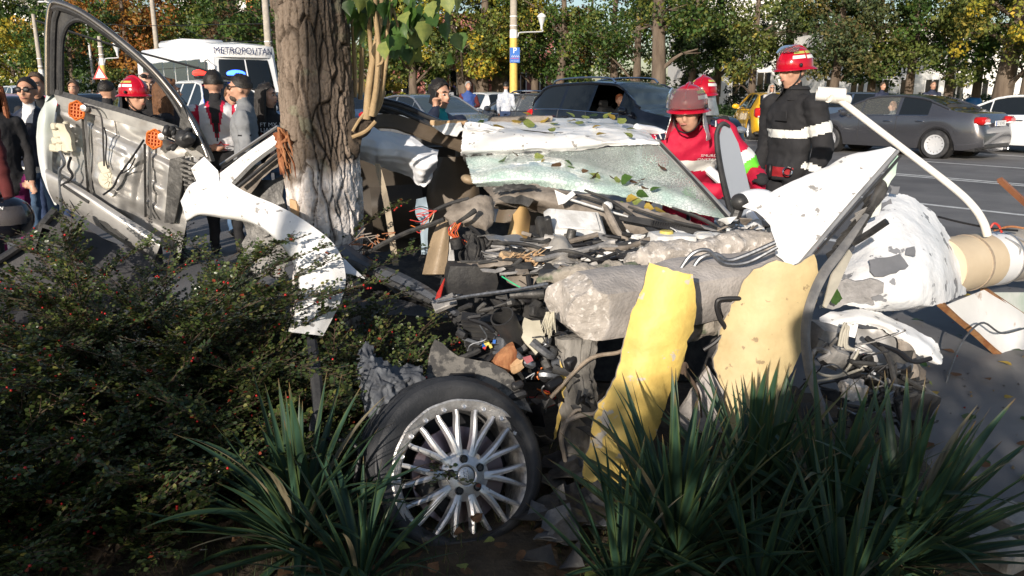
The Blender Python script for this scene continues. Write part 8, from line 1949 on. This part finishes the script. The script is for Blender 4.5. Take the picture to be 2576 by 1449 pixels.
# crumpled grey sheet with white torn edge in the left plant
b = MB(); b.patch([[P(695,1290,2.62),P(745,1262,2.66),P(800,1245,2.66),P(835,1228,2.66)],[P(705,1330,2.56),P(760,1330,2.60),P(810,1310,2.60),P(850,1290,2.62)],[P(720,1390,2.5),P(780,1400,2.52),P(830,1380,2.54),P(870,1350,2.56)]],18,24,thick=.004,crump=.03,cs=8,jag=.01,seed=5); b.obj('crumpled_sheet', 'crumple_blue', label='crumpled grey sheet metal caught in the left spiky plant', cat='sheet metal')
MB().tube([P(700,1310,2.60),P(696,1292,2.60),P(745,1262,2.62),P(790,1258,2.62),P(833,1226,2.62)],.005,6,smooth_n=24).obj('white_trim', 'wire_white', label='thin white trim along the crumpled grey sheet', cat='trim')
MB().tube([P(790,1120,2.6),P(830,1105,2.58),P(900,1130,2.55),P(890,1250,2.5),P(905,1420,2.42)],.008,7,smooth_n=30).obj('black_hose', 'ink', label='black hose curving through the left spiky plant', cat='hose')
for pts in ([(470,1392),(520,1385),(552,1400)],[(600,1390),(660,1375),(668,1390),(655,1420)],[(610,1440),(640,1425),(655,1445)]):
    MB().tube([P(x,y,2.42) for x,y in pts],.005,6,smooth_n=14).obj('white_wire', 'wire_white', label='short white wire end lying under the left spiky plant', cat='wire', group='white wire ends')
MB().tube([P(2150,1150,2.62),P(2280,1240,2.52),P(2400,1310,2.45),P(2560,1420,2.35)],.016,6,smooth_n=20,flat=.4).obj('black_strip', 'seal_grey', label='dark flat strip running through the right spiky plants to the pavement', cat='strip')
# ------------------------------------------------------------------ berried shrubs (arching sprays of small round leaves)
def shrub(label,region,nstem,seed,aim=None,hmax=(.45,1.0),group='berried shrubs of the bed', density=1.0):
    """region: (x0,x1,y0,y1) where stems root"""
    r = np.random.default_rng(seed); rx = random.Random(seed)
    cx,cy = (region[0] + region[1]) / 2,(region[2] + region[3]) / 2
    t = thing('cotoneaster_shrub', (cx,cy,0),label, 'shrub', 0,group)
    stems = MB(); LP = []; LA = []; LN = []; BP = []
    for k in range(nstem):
        p = np.array([rx.uniform(region[0],region[1]),rx.uniform(region[2],region[3]),.02]); a = rx.uniform(0,2 * PI); L = rx.uniform(*hmax)
        d = np.array([math.cos(a) * .75,math.sin(a) * .75,rx.uniform(.65,1.6)]); d /= np.linalg.norm(d); n = 9; pts = [p]
        for i in range(n):
            d = d + np.array([0,0,-.115]) + r.normal(size=3) * .06; d /= np.linalg.norm(d); pts.append(pts[-1] + d * L / n)
        pts = np.array(pts); stems.tube(pts,np.linspace(.0042,.0012,n + 1),4)
        for q in range(int(25 * density * L / .7) + 6):
            f = rx.uniform(.22,1.0) * n; i = min(int(f),n - 1); b0 = pts[i] + (pts[i + 1] - pts[i]) * (f - i); td = pts[i + 1] - pts[i]; td /= np.linalg.norm(td)
            sd = np.cross(td,[0,0,1.0]); sd /= np.linalg.norm(sd) + 1e-6; sgn = rx.choice((-1,1)); td = td * .75 + sd * sgn * rx.uniform(.4,1.0) + np.array([0,0,rx.uniform(-.15,.45)]); td /= np.linalg.norm(td)
            tl = rx.uniform(.06,.20) * (1.15 - .5 * f / n); b1 = b0 + td * tl; stems.tube([b0,b1],[.0018,.0008],3,caps=False)
            wv = np.cross(td,[0,0,1.0]); wv /= np.linalg.norm(wv) + 1e-6; m = max(4,int(tl / .0105))
            u = (np.arange(m) + .5) / m; side = np.where(np.arange(m) % 2 == 0,1,-1)[:, None]
            pos = b0 + td * (u * tl)[:, None]; ax = td * .55 + wv * side * 1.0 + r.normal(size=(m,3)) * .25; ax /= np.linalg.norm(ax,axis=1)[:, None]
            nn = np.cross(td,wv); nn = nn * (1 if nn[2] > 0 else -1) + r.normal(size=(m,3)) * .35; nn -= ax * (nn * ax).sum(1)[:, None]; nn /= np.linalg.norm(nn,axis=1)[:, None]
            LP.append(pos); LA.append(ax); LN.append(nn)
            if rx.random() < .05:
                for z in range(rx.randint(1,3)): BP.append(b0 + td * rx.uniform(0,tl) + r.normal(size=3) * .008)
    stems.obj('stems', 'twig', t)
    Pp = np.concatenate(LP); Ax = np.concatenate(LA); Nn = np.concatenate(LN); n = len(Pp); Sd = np.cross(Nn,Ax); s = r.uniform(.014,.0225,n)[:, None]
    c = [Pp,Pp + Ax * s * .32 + Sd * s * .40 + Nn * s * .10,Pp + Ax * s * .72 + Sd * s * .36 + Nn * s * .10,Pp + Ax * s,Pp + Ax * s * .72 - Sd * s * .36 + Nn * s * .10,Pp + Ax * s * .32 - Sd * s * .40 + Nn * s * .10]
    V = np.stack(c,1).reshape(-1,3); o = np.arange(n)[:, None] * 6; F = np.concatenate([o + np.array([0,1,2,3]),o + np.array([0,3,4,5])],0)
    pal = np.array([(.036,.060,.018),(.056,.082,.024),(.085,.108,.030),(.145,.145,.042),(.22,.045,.02)]); k = r.choice(5,n,p=[.34,.34,.20,.105,.015])
    np_obj('foliage', V,F, 'leaf_gloss', t,tint=np.repeat(pal[k] * r.uniform(.75,1.3,(n,1)),6,0))
    oc = np.array([(1,0,0),(-1,0,0),(0,1,0),(0,-1,0),(0,0,1),(0,0,-1),(.58,.58,.58),(-.58,.58,.58),(.58,-.58,.58),(-.58,-.58,.58),(.58,.58,-.58),(-.58,.58,-.58),(.58,-.58,-.58),(-.58,-.58,-.58)])
    of = [(4,6,7),(4,7,9),(4,9,8),(4,8,6),(0,6,8),(0,8,12),(0,12,10),(0,10,6),(2,7,6),(2,6,10),(2,10,11),(2,11,7),(1,9,7),(1,7,11),(1,11,13),(1,13,9),(3,8,9),(3,9,13),(3,13,12),(3,12,8),(5,10,12),(5,12,13),(5,13,11),(5,11,10)]
    if BP:
        B = np.array(BP); m = len(B); V = (B[:, None] + oc[None] * .0052).reshape(-1,3); F = (np.arange(m)[:, None,None] * 14 + np.array(of)[None]).reshape(-1,3); np_obj('berries', V,F, 'berry', t,smooth=True,kind='stuff')
    return t
shrub('wide dark berried shrub filling the left of the bed', (-2.7,-1.4,2.5,3.5),190,3,hmax=(.35,.80))
shrub('berried shrub with tall sprays under the torn silver door', (-2.5,-1.35,3.35,4.2),95,4,hmax=(.7,1.35))
shrub('berried shrub growing under and around the white wing', (-1.5,-.85,2.7,3.6),150,5,hmax=(.35,.68))
shrub('berried shrub with loose sprays in front of the torn open cabin', (-.95,-.42,3.05,3.7),70,6,hmax=(.35,.70))
shrub('low berried shrub at the edge of the dead leaves', (-1.9,-1.15,2.3,2.75),70,7,hmax=(.3,.55))
shrub('berried shrub sending tall sprays up in front of the door foot', (-1.8,-1.35,3.25,3.6),34,9,hmax=(1.0,1.5))
shrub('low berried shrub spilling out to the left of the bed', (-2.2,-1.5,2.2,2.7),60,8,hmax=(.3,.65))

# ------------------------------------------------------------------ spiky rosettes,leaf by leaf
def blade_mesh(L,w,bend,twist,sd):
    r = random.Random(sd); n = 12; V = []; F = []
    for i in range(n):
        t_ = i / (n - 1); ww = w * (.55 + .9 * t_ if t_ < .35 else .865 * max(0.0,1 - ((t_ - .35) / .65) ** 1.7)) + .0006
        a = bend * t_ ** 1.6; x = L * (t_ - .18 * bend * bend * t_ ** 3); z = -L * .5 * bend * t_ ** 2
        tw = twist * t_; cy,sy = math.cos(tw),math.sin(tw); up_ = .28 * ww
        for (s_,h_) in ((-1,up_),(-.5,up_ * .4),(0,0),(.5,up_ * .4),(1,up_)): V.append((x,s_ * ww * cy - h_ * sy,z + s_ * ww * sy + h_ * cy))
    for i in range(n - 1):
        for j in range(4): F.append((i * 5 + j,i * 5 + j + 1,(i + 1) * 5 + j + 1,(i + 1) * 5 + j))
    me = bpy.data.meshes.new('leaf'); me.from_pydata(V,[],F); me.polygons.foreach_set('use_smooth', [True] * len(F))
    ca = me.color_attributes.new('tint', 'FLOAT_COLOR', 'POINT'); dead = sd == 22
    for i in range(n):
        t_ = i / (n - 1)
        for j in range(5):
            g = r.uniform(.8,1.2); yl = 1 if (j in (0,4)) else 0; sp_ = r.random() < .16
            c = (.034 + .04 * yl,.080 + .03 * yl,.048 - .014 * yl)
            if t_ > .93: c = (.22,.13,.05)
            if dead: c = (.22,.19,.12)
            if sp_: c = tuple(v * .5 for v in c)
            ca.data[i * 5 + j].color = (c[0] * g,c[1] * g,c[2] * g,1)
    me.materials.append(M['yucca_leaf']); me.update(); return me
BL_ = [blade_mesh(1.0,.029 + .006 * (k % 3),(.05,.15,.35,.7,.1,1.1)[k % 6],(-.3,.2,.5,-.5)[k % 4],k + 1) for k in range(22)]
def rosette(label,base,n,L,seed,lean=(0,0)):
    r = random.Random(seed); t = thing('yucca_plant', base,label, 'plant', 0, 'spiky plants of the bed')
    MB().tube([(0,0,-.03),(0,0,.07)],[.05,.035],10).obj('crown_base', 'twig', t,local=True)
    for k in range(n):
        f = (k + .5) / n; az = k * 2.39996 + r.uniform(-.2,.2); el = math.radians(86 - 74 * f ** 1.1 + r.uniform(-8,8)); s = L * r.uniform(.72,1.08) * (1 - .15 * f)
        o = bpy.data.objects.new('leaf', BL_[r.randrange(22)]); COL.objects.link(o); o.parent = t
        d = Vector((math.cos(az) * math.cos(el) + lean[0],math.sin(az) * math.cos(el) + lean[1],math.sin(el))).normalized()
        x = d; y = Vector((0,0,1)).cross(x); y = y.normalized() if y.length > .05 else Vector((1,0,0)); z = x.cross(y)
        o.matrix_local = Matrix.Translation((math.cos(az) * .03,math.sin(az) * .03,.02 + .06 * (1 - f))) @ Matrix((x,y,z)).transposed().to_4x4() @ Matrix.Scale(s,4)
    return t
rosette('spiky plant left of the torn off wheel', G(760,1395),100,.58,1)
rosette('spiky plant between wheel and white wire ends', G(905,1490),46,.42,2)
rosette('spiky plant in front of the yellow shard', G(1700,1440),100,.60,3)
rosette('tall spiky plant in front of the cream shell', G(1890,1330),110,.60,4)
rosette('spiky plant in front of the hanging rubber strip', G(2080,1390),110,.58,5)
rosette('spiky plant at the pavement edge with yellow tipped leaves', G(2270,1440),110,.60,6,(.12,0))
rosette('low spiky plant below the cream shell plants', G(1900,1530),40,.46,7)
rosette('low spiky plant nearest the pavement strip', G(2120,1560),40,.48,8)
rosette('low spiky plant on the soil right of the wheel', G(1560,1510),30,.44,9)

# ------------------------------------------------------------------ fallen leaves and litter
r = random.Random(55)
roofL = [(1210,318),(1255,330),(1300,316),(1330,326),(1370,312),(1392,318),(1430,310),(1445,300),(1475,304),(1500,297),(1520,303),(1545,306),(1570,316),(1455,318),(1490,326),(1575,330),(1340,300),(1312,308),(1260,308),(1395,335),(1500,345),(1590,352)]
for (x,y) in roofL:
    d_ = 5.0 + (320 - y) * .012; p = P(x,y,d_); leaf_obj(p + Vector((0,0,.012)),r.uniform(.055,.085),(r.uniform(-.5,.5),r.uniform(-.7,.1),r.uniform(0,6.3)),r.choice(('green_leaf', 'pale_leaf', 'pale_leaf', 'yellow_leaf')),name='fallen_leaf', label='fallen poplar leaf lying on the caved in white roof', cat='leaf', group='leaves on the wreck roof')
scr = [(1265,400),(1300,392),(1345,398),(1360,402),(1405,425),(1425,428),(1440,432),(1468,440),(1500,443),(1510,450),(1535,445),(1545,452),(1562,457),(1585,458),(1600,465),(1620,452),(1625,472),(1635,480),(1600,486),(1560,515),(1575,502),(1620,520),(1650,530),(1280,468),(1325,470),(1440,418),(1665,425),(1700,545),(1740,560),(1590,508)]
for (x,y) in scr:
    d_ = 4.66 - (y - 390) * .0027; p = P(x,y,d_ - .03); leaf_obj(p,r.uniform(.05,.085),(r.uniform(.2,.9),r.uniform(-.5,.5),r.uniform(0,6.3)),r.choice(('pale_leaf', 'pale_leaf', 'yellow_leaf', 'green_leaf', 'brown_leaf')),name='fallen_leaf', label='fallen leaf caught on the crazed windscreen', cat='leaf', group='leaves on the windscreen')
for k in range(95):
    x,y = r.uniform(2180,2640),r.uniform(640,1449); g = G(x,y,.006)
    if g.x * .8 + g.y * .6 < 3.2: g.z = .05
    leaf_obj(g,r.uniform(.035,.08),(r.uniform(-.25,.25),r.uniform(-.3,.1),r.uniform(0,6.3)),r.choice(('pale_leaf', 'green_leaf_dark', 'yellow_leaf', 'brown_leaf', 'green_leaf_dark')),name='fallen_leaf', label='fallen leaf on the shaded pavement right of the bumper', cat='leaf', group='leaves on the pavement')
for k in range(60):
    x,y = r.uniform(60,1500),r.uniform(1290,1470); g = G(x,y,.05); leaf_obj(g,r.uniform(.03,.055),(r.uniform(-.4,.4),r.uniform(-.5,.2),r.uniform(0,6.3)),r.choice(('brown_leaf', 'brown_leaf', 'pale_leaf', 'brown_leaf')),name='fallen_leaf', label='dry fallen leaf on the soil of the bed', cat='leaf', group='dry leaves on the bed')
leaf_obj(P(870,990,2.85),.09,(.9,-.3,2.0), 'pale_leaf', name='fallen_leaf', label='large pale leaf resting beside the crumpled sill', cat='leaf')
leaf_obj(P(2085,742,3.3),.085,(1.2,.3,.4), 'green_leaf', name='fallen_leaf', label='green leaf stuck beside the rubber seal strip', cat='leaf')
chunk('bark_piece', 1130,309,4.98,(.24,.12,.035), 'wood_pale', (0,.02,.2),crump=.02,cs=20,sd=51,sub=8,label='loose pale bark piece on the torn roof edge', cat='bark'); chunk('bark_piece', 1310,301,5.2,(.40,.16,.045), 'dusty_brown', (0,-.02,.1),crump=.025,cs=16,sd=52,sub=8,label='mossy bark slab lying along the back of the roof', cat='bark')
# crumbs: gravel,berries and glass on the pavement; grass tufts on the soil
V = []; F = []; n = 2600; q = np.random.default_rng(5); px = q.uniform(-3.5,4.6,n); py = q.uniform(2.2,8.5,n); s = q.uniform(.003,.010,n); ok = px * .8 + py * .6 > 2.6; px,py,s = px[ok],py[ok],s[ok]; n = len(px)
T4 = np.array([(1,0,-.4),(-.6,.9,-.4),(-.6,-.9,-.4),(.1,0,.9)]); V = (np.stack([px,py,px * 0 + .001],1)[:, None] + T4[None] * s[:, None,None] * q.uniform(.6,1.4,(n,4,1))).reshape(-1,3); F = (np.arange(n)[:, None,None] * 4 + np.array([(0,1,3),(1,2,3),(2,0,3)])[None]).reshape(-1,3)
pal = np.array([(.20,.19,.18),(.10,.095,.09),(.35,.03,.02),(.30,.22,.12)]); k = q.choice(4,n,p=[.4,.4,.06,.14]); np_obj('grit', V,F, 'leaf_mix', tint=np.repeat(pal[k],4,0),local=True,kind='stuff', label='fine grit, crumbs and berries strewn over the pavement', cat='grit')
n = 9000; px = q.uniform(-3.2,1.9,n); py = q.uniform(2.1,3.3,n); ok = vnoise(np.stack([px,py,px * 0],1),3.0,6) > -.15; px,py = px[ok],py[ok]; n = len(px); h = q.uniform(.02,.075,n); a = q.uniform(0,6.28,n); ln = q.uniform(.2,1.0,n) * h
b0 = np.stack([px,py,px * 0 + .015],1); w_ = np.stack([np.cos(a),np.sin(a),a * 0],1) * .0016; tip = b0 + np.stack([np.sin(a) * ln,-np.cos(a) * ln,h],1); V = np.stack([b0 - w_,b0 + w_,tip],1).reshape(-1,3); F = np.arange(n * 3).reshape(-1,3)
gp = np.array([(.05,.085,.02),(.035,.06,.018),(.16,.13,.05)]); k = q.choice(3,n,p=[.5,.3,.2]); np_obj('grass_tufts', V,F, 'leaf_mix', tint=np.repeat(gp[k],3,0),local=True,kind='stuff', label='thin grass growing on the soil of the bed', cat='grass')

# ------------------------------------------------------------------ shade: unseen leafy shrub screen added and shaped to cast it, and a tree
C0 = Vector((.3,3.2,0)) - Vector((math.sin(SUN_AZ),math.cos(SUN_AZ),0)) * 7.0; TD = Vector((math.cos(SUN_AZ),-math.sin(SUN_AZ),0))
def screen(t0,t1,h0,h1,seed,label,n=6500):
    r = random.Random(seed); c = C0 + TD * (t0 + t1) / 2; t = thing('shade_shrub', (c.x,c.y,0),label, 'shrub', 0, 'added shade screen behind the bed'); C = []; Rd = []
    k = int((t1 - t0) / .22)
    for i in range(k):
        f = i / max(1,k - 1); H = h0 + (h1 - h0) * f + r.uniform(-.35,.12); p = TD * ((t1 - t0) * (f - .5))
        z = .2
        while z < H: C.append((p.x + r.uniform(-.3,.3),p.y + r.uniform(-.3,.3),z)); Rd.append(r.uniform(.18,.34)); z += r.uniform(.22,.36)
    V,F,ti = leaf_cloud(C,Rd,n,.075,DARKG,seed); np_obj('foliage', V,F, 'leaf_mix', t,tint=ti,local=True); s = MB()
    for i in range(0,len(C),7): s.tube([(C[i][0] * .5,C[i][1] * .5,-.1),(C[i][0],C[i][1],C[i][2])],[.03,.01],5)
    s.obj('stems', 'tree_bark', t,local=True)
screen(-5.0,-2.2,2.35,2.4,1, 'added shade shrub left of the photographer, lower end', 9000); screen(-2.2,-.7,2.3,2.2,2, 'added shade shrub with a dip in its top', 7000); screen(-.7,.1,2.15,2.4,3, 'added shade shrub with a rising top', 4500); screen(.1,2.2,2.6,2.75,4, 'tallest added shade shrub behind the photographer', 10500); screen(2.2,4.6,2.8,2.7,5, 'added shade shrub right behind the photographer', 9500)
tree('slender verge tree with a high crown behind the shrub screen', C0 - TD * .9 - Vector((.6,.8,0)) * 2,OLIVE,10,.10,(2.2,8.4,1),16,1300,.12,901,name='verge_tree', group='verge trees')
for k,(x,y) in enumerate(((2500,1390),(2570,1330))):
    g = G(x,y,.03); b = MB(); b.box(g,(.16,.20,.10),rot=(.04,.03 - .06 * k,.5),bev=.012); b.obj('kerb_stone', 'kerb', label='worn granite kerb stone %s the dark flat strip' % ('under' if k == 0 else 'beyond'),cat='kerb stone')
